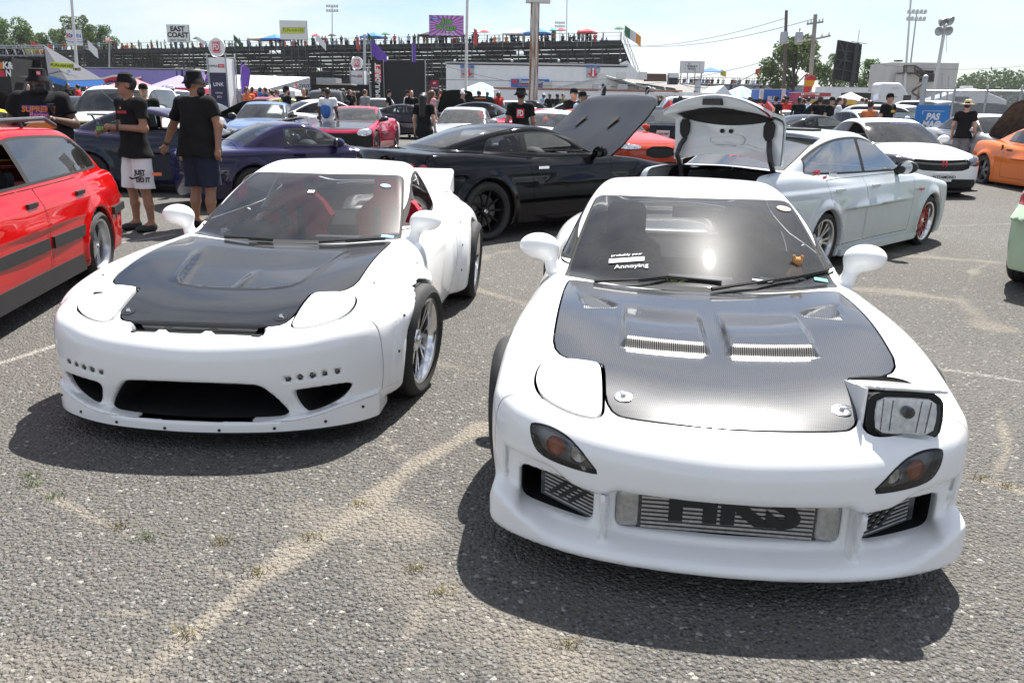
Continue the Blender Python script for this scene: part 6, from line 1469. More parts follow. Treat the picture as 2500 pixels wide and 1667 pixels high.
lett(aw, '25', 168, 175, Ya - .7, 8, INKLB, bold=.04); lett(aw, 'TIRES', 187, 170, Ya - .4, 8, INK, bold=.05)
def peak_tent(label, px1, px2, py_e, py_t, Y, roofm, skirtm, depth=3., words=()):
    a, b, t = at(px1, py_e, Y), at(px2, py_e, Y), at((px1 + px2) / 2, py_t, Y + depth / 2); c = gp((px1 + px2) / 2, Y); r = thing('peaked_tent', label, 'tent', c); x0, x1 = a.x - c.x, b.x - c.x; ze, zt = a.z - c.z, t.z - c.z; xm = (x0 + x1) / 2
    m = MB(); m.add([(x0, 0, ze), (x1, 0, ze), (x1, depth, ze), (x0, depth, ze), (xm, depth / 2, zt)], [(0, 1, 4), (1, 2, 4), (2, 3, 4), (3, 0, 4)]); m.build('roof_fabric', roofm, r)
    m = MB()
    for p, q_ in (((x0, 0), (x1, 0)), ((x1, 0), (x1, depth)), ((x0, depth), (x0, 0))): m.add([(*p, ze), (*q_, ze), (*q_, ze - .28), (*p, ze - .28)], [(0, 1, 2, 3)])
    m.build('valance', skirtm, r)
    for x in (x0, x1):
        for y in (0, depth): m = MB(); m.tube([(x, y, 0), (x, y, ze)], .03, 5); m.build('leg', STEEL, r)
    for body, px, py, hp, ink in words: lett(r, body, px, py, Y - .03, hp, ink, bold=.03)
    return r
LILAC = fab('lilac', (.32, .28, .60))
c = gp(330, 54); bk = thing('banner_truck', 'long lilac trailer with white and red waves behind the tents', 'trailer', c); slab(bk, 'body', 208, 168, 475, ground_py(330, 54), 54, LILAC, 2.4); slab(bk, 'roof_edge', 207, 166, 476, 169, 54, POLEW, 2.5, proud=.04)
for k, (mt, dz) in enumerate(((INKW, 0), (INKR, 5))):
    m = MB(); P_ = []
    for i in range(21):
        px = 226 + i * 6; P_.append((px, 186 + dz + 4 * math.sin(i * .5) + i * .1))
    V = [];
    for px, py in P_: a_, b_ = at(px, py, 53.95) - c, at(px, py + 6 + dz * .6, 53.95) - c; V += [(a_.x, a_.y - .02 * (k + 1), a_.z), (b_.x, b_.y - .02 * (k + 1), b_.z)]
    m.add(V, [(2 * i, 2 * i + 1, 2 * i + 3, 2 * i + 2) for i in range(20)]); m.build('wave_band', mt, bk)
slab(bk, 'door', 430, 173, 436, 215, 54, INKN, .03, proud=.03); slab(bk, 'door', 442, 173, 450, 215, 54, INKN, .03, proud=.03)
peak_tent('lilac pop-up tent with a red and white valance behind the white shorts man', 355, 468, 213, 184, 44, LILAC, F_RED, 3., (('G T', 402, 214, 9, INKB),)); peak_tent('white and red pop-up tent right of the blue skirted awning', 256, 330, 212, 188, 46, fab('pale_red', (.55, .16, .18)), F_WHITE, 3.)
# white marquee with car maker booth
c = gp(665, 56); tm = thing('long_white_marquee', 'long white marquee roof with a grey sign wall at its right end', 'tent', c); f = lambda px, py, Y: tuple(at(px, py, Y) - c)
m = MB(); m.add([f(560, 183, 60), f(757, 189, 60), f(655, 217, 54), f(490, 217, 54), f(490, 223, 54), f(655, 223, 54), f(470, 216, 60)], [(0, 1, 2, 3), (3, 2, 5, 4)]); m.build('roof_fabric', F_WHITE, tm)
m = MB(); m.add([f(655, 217, 54), f(757, 189, 57), f(757, 219, 57), f(655, 224, 54)], [(0, 1, 2, 3)]); m.build('sign_wall', plain('pale_grey_panel', (.5, .51, .53), .5), tm); slab(tm, 'side_wall', 560, 222, 720, ground_py(640, 57), 57.2, WALLW, .1)
slab(tm, 'red_badge', 719, 202, 728, 216, 54.6, INKR, .02, proud=.03); lett(tm, 'TOYOTA', 742, 211, 54.4, 9.5, INK, bold=.03); m = MB()
for a_, b_ in ((.17, .11), (.10, .05)): q = at(723.5, 209, 54.4) - c; m.tube([q + Vector((a_ * math.cos(t * .524), -.03, b_ * math.sin(t * .524) + (.03 if a_ < .15 else 0))) for t in range(13)], .014, 4)
m.build('badge_ring', INKW, tm)
for px in (600, 655, 757): q = gp(px, 55); m = MB(); m.tube([q - c, Vector((q.x - c.x, q.y - c.y, at(px, 215, 55).z - c.z))], .04, 5); m.build('leg', STEEL, tm)
c = gp(820, 58); ts = thing('truck_stage', 'dark truck stage with a lit awning between the booth and the drift column', 'trailer', c); slab(ts, 'body', 760, 205, 905, ground_py(820, 60), 60, MATTE, 2.5); slab(ts, 'awning', 772, 203, 858, 208, 57, plain('worn_canvas', (.45, .40, .32), .8, var=.3), 2.); slab(ts, 'roof_fairing', 772, 190, 820, 205, 61, STEEL, 2.)
for k in range(5): slab(ts, 'display_shelf', 770 + 22 * k, 222, 786 + 22 * k, 226, 58, STEEL, .6)
peak_tent('small white table parasol tent before the booth', 676, 718, 222, 214, 50, F_WHITE, F_WHITE, 2.)
# ---------------------------------------------------------------- far right stand, vendors, tower, fence
Ys = 170.; c = gp(1800, Ys); fs = thing('far_grandstand', 'distant grey bleacher with a small crowd behind the grey roof', 'grandstand', c); 
for i in range(14):
    a_, b_ = at(1640, 196, Ys) - c, at(1965, 196, Ys) - c; z = a_.z - .55 * i - .6; y = -.8 * i
    m = MB(); m.box(((a_.x + b_.x) / 2, y, z), ((b_.x - a_.x) / 2, .2, .04)); m.build('seat_row', STEEL, fs); m = MB(); m.box(((a_.x + b_.x) / 2, y - .4, z - .3), ((b_.x - a_.x) / 2, .02, .25)); m.build('riser_plank', plain('mid_grey_steel', (.25, .25, .26), .6), fs)
m = MB(); m.box(((a_.x + b_.x) / 2, .3, a_.z + .6), ((b_.x - a_.x) / 2, .03, .04)); m.build('rail', STEEL, fs)
rf = random.Random(4); zt = at(1800, 196, Ys).z - .6
for k in range(74):
    i = 0 if k < 34 else rf.randint(1, 11); px = rf.uniform(1655, 1870) if i == 0 else rf.uniform(1770, 1960); p = at(px, 196, Ys); p.z = zt - .55 * i - .45; p.y -= .8 * i; cc = rf.choice(CROWD)
    far_person(f'spectator in {an(CN[cc])} top on the {"top row" if i == 0 else "middle rows" if i < 6 else "lower rows"} of the distant right bleacher', p, math.pi if i == 0 else rf.uniform(-.5, .5), 'sit', cc, C_DENIM, rf.choice((SK_L, SK_M, SK_D)), HAIRM, 'spectators on the far bleacher', .09)
c = at(1733, 186, 168); c.z = zt; parr = thing('pop_up_canopy', 'tiny blue canopy on the distant right bleacher', 'canopy', c); m = MB(); m.add([(-2.2, -1.5, 2.), (2.2, -1.5, 2.), (2.2, 1.5, 2.), (-2.2, 1.5, 2.), (0, 0, 2.8)], [(0, 1, 4), (1, 2, 4), (2, 3, 4), (3, 0, 4)]); m.build('roof_fabric', F_BLUE, parr)
for x in (-2.1, 2.1): m = MB(); m.tube([(x, -1.4, -.4), (x, -1.4, 2.)], .04, 5); m.build('leg', STEEL, parr)
flag('yellow flag over the distant right bleacher', 1760, 170, 168, [F_YEL], 1.2, 1., .4, base_py=192); flag('red and white flag over the distant right bleacher', 1845, 170, 168, [F_RED], 1.2, 1., -.3, base_py=192)
def trailer(label, px1, px2, py_t, Y, mat, name='box_trailer', yaw=0., d=2.5, words=(), cat='trailer', trim=POLEW, wheels_=True):
    c = gp((px1 + px2) / 2, Y); r = thing(name, label, cat, c); gy = ground_py((px1 + px2) / 2, Y)
    zt = at((px1 + px2) / 2, py_t, Y).z; zb = c.z + .6; pyb = py_t + (zt - zb) / (zt - c.z) * (gy - py_t)
    slab(r, 'body', px1, py_t, px2, pyb, Y, mat, d); slab(r, 'roof_edge', px1 - .5, py_t - 1, px2 + .5, py_t + 1.5, Y, trim, d + .06, proud=.03)
    for px in (px1 + (px2 - px1) * .15, px1 + (px2 - px1) * .85):
        q = at(px, pyb, Y) - c; m = MB(); m.lathe([(.001, 0), (.42, 0), (.42, .3), (.001, .3)], (q.x, .1, .42), 14, 'Y'); m.build('wheel', RUBBER, r)
    for body, px, py, hp, ink in words: lett(r, body, px, py, Y - .05, hp, ink, bold=.03)
    return r
bt = trailer('blue box trailer with white block letters and pale corner posts', 1858, 1912, 218, 62, INKB, words=(('BLP', 1884, 241, 13, INKW),)); slab(bt, 'corner_post', 1857, 217, 1861, 262, 62, POLEW, .3, proud=.05); slab(bt, 'corner_post', 1909, 217, 1914, 262, 62, POLEW, .3, proud=.05); slab(bt, 'long_side', 1913, 222, 1960, 262, 63, INKB, 2.); slab(bt, 'panel_line', 1866, 226, 1906, 227, 62, INKLB, .02, proud=.03)
slab(bt, 'awning', 1884, 247, 1934, 250, 58, POLEW, 1.5); slab(bt, 'stand_box', 1830, 243, 1870, 262, 59, MATTE, 1.5)
ft = trailer('red food truck with white script lettering behind the pale pole', 1955, 2022, 226, 58, plain('truck_red', (.42, .03, .04), .4, coat=.5), 'food_truck', words=(('Mr. Ch', 2003, 240, 9, INKW),), cat='food truck'); slab(ft, 'white_band', 1956, 227, 2000, 233, 58, INKW, .02, proud=.04); lett(ft, 'Lemonade !', 1978, 230, 57.9, 6, INKR, bold=.03); slab(ft, 'serving_hatch', 1962, 238, 1988, 250, 58, MATTE, .02, proud=.03)
ft = trailer('yellow food truck with an open serving hatch and scalloped awning', 2016, 2084, 243, 40, plain('truck_yellow', (.62, .34, .03), .4, coat=.5), 'food_truck', cat='food truck'); slab(ft, 'doorway', 2062, 256, 2076, 288, 40, plain('door_brown', (.14, .06, .04), .6), .02, proud=.03); slab(ft, 'serving_hatch', 2022, 254, 2052, 270, 40, MATTE, .02, proud=.03); slab(ft, 'hatch_awning', 2020, 251, 2056, 254, 39, plain('awning_cream', (.6, .45, .2), .7), 1.); slab(ft, 'roof_vent', 2026, 236, 2046, 243, 40.5, STEEL, .8)
for k in range(3): slab(ft, 'marker_lamp', 2040 + 4 * k, 244.5, 2042 + 4 * k, 246, 40, INKO, .02, proud=.03)
peak_tent('grey and white pop-up tent above the yellow food truck', 2072, 2125, 246, 225, 50, fab('pale_grey', (.45, .44, .46)), fab('pale_grey2', (.4, .39, .41)), 3.)
trailer('long white race trailer behind the food trucks', 2016, 2112, 213, 74, WALLW, 'race_trailer')
# semi tractor
Yk = 62.; c = gp(2165, Yk); tk = thing('semi_tractor', 'white semi tractor with a black lower cab beside the concrete tower', 'truck', c)
TW = paint('truck_white', (.75, .76, .78)); k_ = 1.
fcab = lambda x, y, z: smin(smax(sdbox(x, y, z, (0, 0, 2.35), (1.5, 1.15, 1.45), .35), (x - 1.2) * .8 + (z - 2.6) * .6, .2), sdbox(x, y, z, (1.6, 0, 1.35), (1.0, 1.0, .65), .3), .25)
tk.scale = (.78, .78, .78); mm = M3.of(fcab, (-1.8, -1.4, .4), (3., 1.4, 4.), .09); lowc, upc = mm.split(lambda x, y, z: z - 1.9 + .12 * x); m3_to('cab', upc, TW, tk); m3_to('lower_cab', lowc, BLACKP, tk)
m = MB(); m.box((1.0, -1.16, 2.35), (.35, .02, .35)); m.build('side_window', plain('dark_pane', (.03, .03, .035), .1), tk); m = MB(); m.box((-.2, -1.1, 3.3), (.3, .1, .08)); m.build('roof_light', POLEW, tk)
for x in (1.7, -1.2): m = MB(); m.lathe([(.001, 0), (.5, 0), (.5, .3), (.001, .3)], (x, -1.1, .5), 16, 'Y'); m.build('wheel', RUBBER, tk)
trailer('black and white race trailer coupled behind the white semi tractor', 2085, 2140, 226, 64, F_BLACK, 'race_trailer')
# concrete stair tower
Yw = 86.; c = gp(2240, Yw); tw = thing('stair_tower', 'pale concrete tower with a dark zigzag outside stair', 'tower', c); CONC = plain('pale_concrete', (.55, .53, .51), .85, var=.06, scale=1.)
gy = ground_py(2240, Yw); slab(tw, 'left_block', 2177, 153, 2217, gy, Yw, CONC, 5.); slab(tw, 'main_block', 2228, 153, 2320, gy, Yw + 1.5, CONC, 6.); slab(tw, 'left_pier', 2203, 180, 2230, gy, Yw - 1.5, CONC, 1.4); slab(tw, 'right_pier', 2256, 199, 2276, gy, Yw - 1.5, CONC, 1.4); slab(tw, 'stair_well', 2226, 172, 2262, gy, Yw + .5, MATTE, .4)
STB = plain('stair_brown', (.09, .075, .06), .7)
def bar(r, name, p, q, rad, mat, Y): m = MB(); m.tube([at(*p, Y) - Vector(r.location), at(*q, Y) - Vector(r.location)], rad, 4); return m.build(name, mat, r)
slab(tw, 'upper_landing', 2206, 177, 2234, 181, Yw - 2, STB, 1.5); slab(tw, 'lower_landing', 2260, 196, 2280, 200, Yw - 2, STB, 1.5)
for a_, b_ in (((2207, 161), (2234, 161)), ((2234, 161), (2262, 180)), ((2262, 181), (2279, 181)), ((2234, 180), (2262, 199)), ((2258, 200), (2228, 222)), ((2228, 228), (2256, 245)), ((2250, 206), (2226, 226)), ((2207, 161), (2207, 180)), ((2234, 161), (2234, 180)), ((2279, 181), (2279, 200)), ((2262, 181), (2262, 200))): bar(tw, 'stair_rail', a_, b_, .10, STB, Yw - 2.2)
for k in range(10): bar(tw, 'baluster', (2209 + 2.6 * k, 162), (2209 + 2.6 * k, 178), .03, STB, Yw - 2.15)
for k in range(11): bar(tw, 'baluster', (2236 + 2.4 * k, 163 + 1.65 * k), (2236 + 2.4 * k, 179 + 1.65 * k), .03, STB, Yw - 2.15)
for k in range(6): bar(tw, 'baluster', (2264 + 2.6 * k, 182), (2264 + 2.6 * k, 198), .03, STB, Yw - 2.15)
slab(tw, 'window_box', 2187, 178, 2194, 182, Yw, STEEL, .3, proud=.2); slab(tw, 'roof_camera', 2189, 147, 2204, 151, Yw, DARKSTEEL, .6)
# screen seen from behind
Yx = 112.; c = gp(2072, Yx); scn = thing('video_screen', 'tall black video screen seen from behind on a single mast', 'screen', c); f = lambda px, py, Y=Yx: at(px, py, Y) - c
m = MB(); m.prism([(f(2048, 98).x, f(2048, 98).z), (f(2105, 109).x, f(2105, 109).z), (f(2094, 205).x, f(2094, 205).z), (f(2034, 193).x, f(2034, 193).z)], 0, .5, lambda p, w, z: (p, z, w)); m.build('screen_back', MATTE, scn)
for a_, b_ in (((2046, 122), (2103, 132)), ((2043, 145), (2100, 155)), ((2040, 168), (2098, 179)), ((2070, 102), (2055, 197)), ((2092, 106), (2080, 202)), ((2050, 100), (2068, 150)), ((2040, 170), (2070, 130))): bar(scn, 'brace', a_, b_, .09, DARKSTEEL, Yx - .3)
bar(scn, 'mast', (2092, 106), (2072, 262), .35, BLACKP, Yx - .2); bar(scn, 'antenna', (2098, 75), (2094, 104), .05, STEEL, Yx); bar(scn, 'top_rail', (2078, 102), (2116, 108), .06, STEEL, Yx)
# big lamp mast
Yl = 46.; c = gp(2273, Yl); lm_ = thing('floodlight_pole', 'white pole with four round floodlights before the concrete tower', 'lamp post', c); bar(lm_, 'shaft', (2273, 264), (2308, 62), .09, POLEW, Yl); bar(lm_, 'crossbar', (2297, 64), (2322, 61), .05, POLEW, Yl)
for px, py, d, t in ((2301, 54, (.35, -.75, -.5), 1), (2320, 51, (.5, -.8, -.3), 1), (2294, 77, (-.8, -.55, -.15), 0), (2315, 76, (.15, -.95, -.25), 0)):
    q = at(px, py, Yl) - c; d = Vector(d).normalized(); m = MB(); m.lathe([(.001, -.22), (.10, -.20), (.20, -.05), (.23, .08), (.20, .06), (.001, -.05)], n=16); M_ = d.to_track_quat('Z', 'Y').to_matrix().to_4x4(); o = m.build('floodlight', STEEL, lm_, smooth=True); o.data.transform(Matrix.Translation(q) @ M_)
bar(lm_, 'loose_cable', (2311, 78), (2311, 128), .015, POLEW, Yl)
for px, t, lb in ((2300, 178, 'thin grey post right of the floodlight pole'), (2316, 185, 'second thin grey post by the tower corner')): pole(lb, px - 8, t, 60, .07, .06, STEEL, lean=px)
# fence with blue banner
Yf = 29.; FE = thing('chain_link_fence', 'galvanised chain link fence running to the right edge', 'fence', gp(2240, Yf)); c = FE.location.copy(); zt = 2.05
P0 = gp(2232, 29.); P1 = gp(2640, 25.5)
for k in range(6):
    p = P0.lerp(P1, k / 5) - c; m = MB(); h_ = zt + (.42 if k == 0 else .1); m.tube([(p.x, p.y, 0), (p.x, p.y, h_)], .09 if k == 0 else .035, 8); m.lathe([(.10 if k == 0 else .045, h_), (.08 if k == 0 else .03, h_ + .06), (.001, h_ + .09)], (p.x, p.y, 0), 8); m.build('post', STEEL, FE)
for z in (zt, .1): m = MB(); m.tube([(P0 - c) + Vector((0, 0, z)), (P1 - c) + Vector((0, 0, z))], .035, 6); m.build('rail', STEEL, FE)
m = MB(); d = P1 - P0; ln = d.length; d.normalize(); n = 150; s_ = ln / n
for k in range(-18, n):
    for sgn in (1, -1):
        a0 = k * s_ if sgn > 0 else (k + 18) * s_; a1 = a0 + sgn * 18 * s_; z0, z1 = .1, zt
        if a0 < 0: z0 += (0 - a0) / (a1 - a0) * (zt - .1); a0 = 0
        if a1 < 0: z1 = z0 + (0 - a0) / (a1 - a0) * (z1 - z0); a1 = 0
        if a1 > ln: z1 = z0 + (ln - a0) / (a1 - a0) * (z1 - z0); a1 = ln
        if abs(a1 - a0) > .02: m.tube([P0 - c + d * a0 + Vector((0, 0, z0)), P0 - c + d * a1 + Vector((0, 0, z1))], .0045, 3, cap=False)
o = m.build('wire_mesh', STEEL, FE); tag(o, kind='stuff')
r, put, patch, poly, (bw, bh, bc) = board('fence_banner', 'blue banner with white block letters hanging on the fence', 2238, 257, 2309, 325, 28.3, plain('banner_blue', (.03, .20, .55), .6, var=.05), cat='banner', th=.03)
put('PAS', .52, .42, .32, INKW, bold=.05, shear=.15, sx=.95); put('MAG', .50, .70, .32, INKW, bold=.05, shear=.15, sx=.95)
for a_ in ((.2, .20, .85, .215), (.2, .20, .215, .34), (.24, .84, .80, .855), (.785, .62, .80, .855)): patch(*a_, INKW)
c = gp(2345, 75); rv = thing('camper', 'white camper roof beyond the fence', 'camper', c); mm = M3.of(lambda x, y, z: smax(sdbox(x, y, z, (0, 0, 1.7), (3.2, 1.1, 1.15), .25), (z - 2.2) + .35 * (np.abs(x) - 2.4), .2), (-3.6, -1.4, .3), (3.6, 1.4, 3.1), .12); m3_to('body', mm, TW, rv); m = MB(); m.box((0, 0, 2.95), (.4, .35, .12)); m.build('roof_unit', POLEW, rv)
for x in (-2, 2): m = MB(); m.lathe([(.001, 0), (.36, 0), (.36, .25), (.001, .25)], (x, -1.05, .36), 14, 'Y'); m.build('wheel', RUBBER, rv)
m = MB(); m.box((-.8, -1.11, 1.9), (.6, .02, .25)); m.build('side_window', plain('dark_pane', (.03, .03, .035), .1), rv)
# ---------------------------------------------------------------- hero coupes
def hit(f, o, d, tmax=2.5):
    o = np.array(o, float); d = np.array(d, float); t = np.linspace(0, tmax, 500); P = o[:, None] + d[:, None] * t; v = f(*P); i = int(np.argmax(v < 0))
    if v[i] >= 0: return None, None
    p = o + d * (t[i - 1] + (t[i] - t[i - 1]) * v[i - 1] / (v[i - 1] - v[i])); e = 1e-3
    n = np.array([f(*(p[:, None] + np.eye(3)[:, [k]] * e))[0] - f(*(p[:, None] - np.eye(3)[:, [k]] * e))[0] for k in range(3)]); return p, n / np.linalg.norm(n)
def stud(car, name, mat, p, n, r, th, parent=None, seg=10, prof=None):
    m = MB(); m.lathe(prof or [(r, -.004), (r, th * .6), (r * .7, th), (.0005, th)], n=seg); M_ = Vector(n).to_track_quat('Z', 'Y').to_matrix()
    m.V = [tuple(Vector(p) + M_ @ Vector(v)) for v in m.V]; return car.mb(name, m, mat, parent, smooth=True)
def wiper(car, pts, lift=.014):
    m = MB(); P_ = [Vector(p) + Vector((-.01, 0, lift)) for p in pts]; m.tube([P_[0], P_[1]], [.011, .007], 6); o = car.mb('wiper_arm', m, BLACKP)
    m = MB(); m.tube(P_[1:], .007, 6); m.tube([p - Vector((.004, 0, .010)) for p in P_[1:]], .004, 4); car.mb('wiper_blade', m, MATTE, o)
DARKCHROME = plain('dark_reflector', (.10, .10, .105), .15, .8, var=.3, scale=30); FINM = plain('alloy_fins', (.45, .45, .44), .4, .8, var=.2, scale=50)
FL, bL, hL, ffL = build_fd('L', (-1.485, 3.55, -.06), 'white widebody coupe with a gloss black bonnet and red seats, front left')
FR, bR, hR, ffR = build_fd('R', (.722, 2.39, -.125), 'white coupe with a grey carbon bonnet and one raised headlamp, front right')
# right car: coolers
m = MB(); m.box((.150, 0, .268), (.03, .30, .072)); core = FR.mb('intercooler', m, DARKCHROME)
for k in range(9): 
    m = MB(); m.box((.117, 0, .206 + .0155 * k), (.006, .285, .0042)); FR.mb('fin_bar', m, FINM, core)
for s in (-1, 1):
    mm = M3.of(lambda x, y, z: sdbox(x, y, z, (.145, s * .332, .268), (.035, .042, .073), .02), (.06, s * .332 - .08, .15), (.26, s * .332 + .08, .37), .014); FR.part('end_tank', mm, FINM, core)
text('black_letters', 'HKS', .19, INK, core, frame((.02, .109 - FR.x0, .302), (1, 0, 0), (0, 0, 1)), bold=.05, th=.004, sx=1.25)
for s in (-1, 1):
    m = MB(); ca, sa = math.cos(s * .42), math.sin(s * .42)
    def oc(u_, w_, z_, s=s): return (.205 + abs(u_ * 0) + (u_ * s) * .55 * 1 + w_, s * .53 + u_, .268 + z_ + .18 * (u_ * s))
    m.prism([(-.115, -.064), (.125, -.064), (.125, .064), (-.115, .064)], 0, .03, lambda a, b, w: oc(a, w, b)); oc_o = FR.mb('oil_cooler', m, DARKCHROME)
    for k in range(8): m = MB(); m.prism([(-.10, -.052 + .0145 * k), (.10, -.052 + .0145 * k), (.10, -.047 + .0145 * k), (-.10, -.047 + .0145 * k)], -.006, 0, lambda a, b, w: oc(a, w, b)); FR.mb('fin_bar', m, FINM, oc_o)
    for dx in (-.035, .0, .035):
        m = MB(); m.prism([(dx - .018 - .03, -.035), (dx - .002 - .03, -.035), (dx + .03, .035), (dx + .012, .035)], -.010, -.006, lambda a, b, w: oc(a, w, b)); FR.mb('slanted_mark', m, INK, oc_o)
    # fog lamps
for s in (-1, 1):
    cx = lambda y: float(FD_NOSE(np.array([y]))[0])
    for (y_, z_, r_, mt) in ((.595, .474, .036, AMBER), (.515, .462, .032, CHROME)):
        p, n = hit(ffR, (-.3, s * y_, z_), (1, 0, 0))
        if p is not None: stud(FR, 'round_reflector', mt, p - n * .03, n, r_, .012, seg=18, prof=[(r_, .016), (r_ * .9, .006), (.0005, .001)])
# raised headlamp
sg = 1
lw = M3.of(lambda x, y, z: smax(sdbox(x, y, z, (.36, .55, .58), (.135, .118, .12), .03), z - .700 + .26 * (x - .225), .012), (.2, .4, .45), (.52, .7, .75), .013)
lb = FR.part('headlamp_box', lw, MATTE)
mm = M3.of(lambda x, y, z: smax(np.abs(z - .716 + .26 * (x - .225) + .22 * (y - .55) ** 2) - .008, sdpoly(x, y, chaikin([(.225, .42), (.215, .68), (.26, .695), (.47, .68), (.52, .62), (.515, .47), (.48, .43)], 1)), .006), (.15, .36, .6), (.6, .76, .8), .011); lid = FR.part('headlight_cover', mm, WHITE); lid['label'] = 'raised headlamp cover'
m = MB(); m.prism(chaikin([(.440, .552), (.436, .63), (.440, .70), (.56, .705), (.668, .705), (.678, .63), (.668, .552), (.56, .548)], 2), 0, .02, lambda a, b, w: (.214 + w + .15 * (b - .63), a, b)); FR.mb('bezel', m, MATTE, lb)
m = MB(); m.prism(chaikin([(.466, .570), (.458, .63), (.464, .686), (.56, .69), (.646, .688), (.654, .63), (.644, .572), (.56, .566)], 1), 0, .004, lambda a, b, w: (.207 + w + .15 * (b - .63), a, b)); FR.mb('lamp_reflector', m, plain('lamp_mirror', (.85, .86, .88), .25, .55, var=.25, scale=45), lb)
for k in (0, 1, 4, 5): m = MB(); m.prism([(.480 + .028 * k, .577), (.4815 + .028 * k, .577), (.4835 + .030 * k, .68), (.482 + .030 * k, .68)], 0, .003, lambda a, b, w: (.203 + w + .15 * (b - .63), a, b)); FR.mb('reflector_rib', m, DARKCHROME, lb)
p_ = (.200, .56, .645); stud(FR, 'bulb_shield', DARKCHROME, p_, (-1, 0, .1), .02, .012, lb, 14)
m = MB(); m.prism(chaikin([(.462, .566), (.454, .63), (.460, .690), (.56, .694), (.65, .692), (.658, .63), (.648, .568), (.56, .562)], 1), 0, .003, lambda a, b, w: (.188 + w + .15 * (b - .63), a, b)); FR.mb('lamp_glass', m, CLEARLENS, lb)
m = MB(); m.prism([(.222, .712), (.225, .57), (.30, .575), (.47, .62), (.50, .65)], 0, .008, lambda a, b, w: (a, .424 + w, b)); FR.mb('cover_flank', m, WHITE, lid)
# dark well under the raised lamp
m = MB(); m.prism([(a, b) for a, b in LID], .50, .515, lambda a, b, w: (a, b, w)); FR.mb('lamp_well_floor', m, MATTE)
m = MB(); L2_ = [(a, b) for a, b in LID]; k_ = len(L2_); m.add([(a, b, .5) for a, b in L2_] + [(a, b, float(FD_TOP(np.array([a]), np.array([b]))[0]) - .008) for a, b in L2_], [(i, (i + 1) % k_, (i + 1) % k_ + k_, i + k_) for i in range(k_)]); FR.mb('lamp_well', m, MATTE)
# bonnet pins, washers, wipers, mirrors
for car, f, pts, mt in ((FR, ffR, ((.29, -.365), (.285, .375)), CHROME), (FL, ffL, ((.258, -.385), (.25, .368)), CARB_L)):
    for x, y in pts:
        p, n = hit(f, (x, y, 1.2), (0, 0, -1)); o = stud(car, 'bonnet_pin', mt, p, n, .033, .004, hR if car is FR else hL, 20); stud(car, 'pin_head', CHROME, p + n * .003, n, .010, .012, o, 10)
        if car is FR: 
            m = MB(); q = Vector(p) + Vector(n) * .012; m.tube([q + Vector((0, .010 + .022 * math.cos(t * .6), .0)) + Vector((.014 * math.sin(t * .6), 0, .004)) for t in range(11)], .0022, 4, cap=False); car.mb('pin_clip', m, CHROME, o)
wiper(FR, [(1.50, -.515, .752), (1.535, -.30, .762), (1.565, -.16, .776), (1.545, .10, .765)]); wiper(FR, [(1.462, .045, .745), (1.55, .27, .77), (1.66, .47, .785), (1.80, .655, .80)])
wiper(FL, [(1.52, -.41, .75), (1.50, -.25, .75), (1.48, -.09, .748)]); wiper(FL, [(1.475, .20, .742), (1.50, .36, .752), (1.54, .60, .765)])
for car, z_ in ((FR, .885), (FL, .86)):
    for s in (1, -1): mirror_part(car, s * .815, 1.76, z_, WHITE, .88, stalk=(.08, -.12))
put_wheels(FR, dict(style='ten', R=.31, rr=.225, w=.25, dish=.02, mat=plain('dark_wheel', (.05, .05, .055), .35, .6), lipmat=CHROME), FAX, RAX, .885, .885, .31, .31, camber=.05)
put_wheels(FL, [dict(style='multi', R=.318, rr=.235, w=.26, dish=.05, mat=CHROME, lipmat=CHROME), dict(style='multi', R=.322, rr=.235, w=.29, dish=.075, mat=CHROME, lipmat=CHROME)], FAX, RAX, .95, .975, .318, .322, camber=.07, steer=-.14)
# cabins
cabin(FL, 1.62, 2.72, 2.75, .74, .24, .74, seats=REDSEAT, rhd=True, bucket=True, rear=False, seat_h=.66)
cabin(FR, 1.62, 2.62, 2.75, .74, .24, .74, rhd=True, rear=False, seat_h=.66)
for car in (FL, FR): m = MB(); m.box((3.2, 0, .62), (.42, .58, .05)); car.mb('parcel_shelf', m, CABIN)
m = MB(); m.tube([(2.2, -.58, .55), (2.85, -.50, 1.02), (2.9, 0, 1.06), (2.85, .50, 1.02), (2.95, .55, .5)], .022, 8); FL.mb('roll_bar', m, STEEL)
for y in (-.43, -.29, .29, .43): m = MB(); m.box((2.66, y, .62), (.008, .028, .20)); FL.mb('harness_strap', m, MATTE)
m = MB(); m.box((2.24, 0, 1.015), (.02, .11, .03)); FL.mb('rear_view_mirror', m, BLACKP); m = MB(); m.box((2.28, 0, 1.02), (.02, .11, .03)); FR.mb('rear_view_mirror', m, BLACKP)
# stickers and papers
def on_ws(car, f, x, y, off=.004):
    p, n = hit(f, (x, y, 1.4), (0, 0, -1)); up = np.array([1., 0, .5]); up -= n * (up @ n); up /= np.linalg.norm(up)
    P_ = Vector((p[1], p[0] - car.x0, p[2])) + Vector((n[1], n[0], n[2])) * off
    return P_, Vector((n[1], n[0], n[2])), Vector((up[1], up[0], up[2]))
def decal(car, f, x, y, w, h, mat, name='sticker', round_=False, body=None, ink=None, size=.04, **k):
    P_, n, up = on_ws(car, f, x, y); rt = up.cross(n); M_ = frame(P_, rt, up)
    m = MB(); poly = [(w * math.cos(t * .393), h * math.sin(t * .393)) for t in range(16)] if round_ else [(-w, -h), (w, -h), (w, h), (-w, h)]
    o = None
    if mat is not None:
        m.prism(poly, 0, .001, lambda a, b, c_: tuple(M_ @ Vector((a, b, c_)))); o = m.build(name, mat, car.root)
    if body: text('lettering', body, size, ink, o or car.root, M_ @ Matrix.Translation((0, 0, .002)), th=.001, **k)
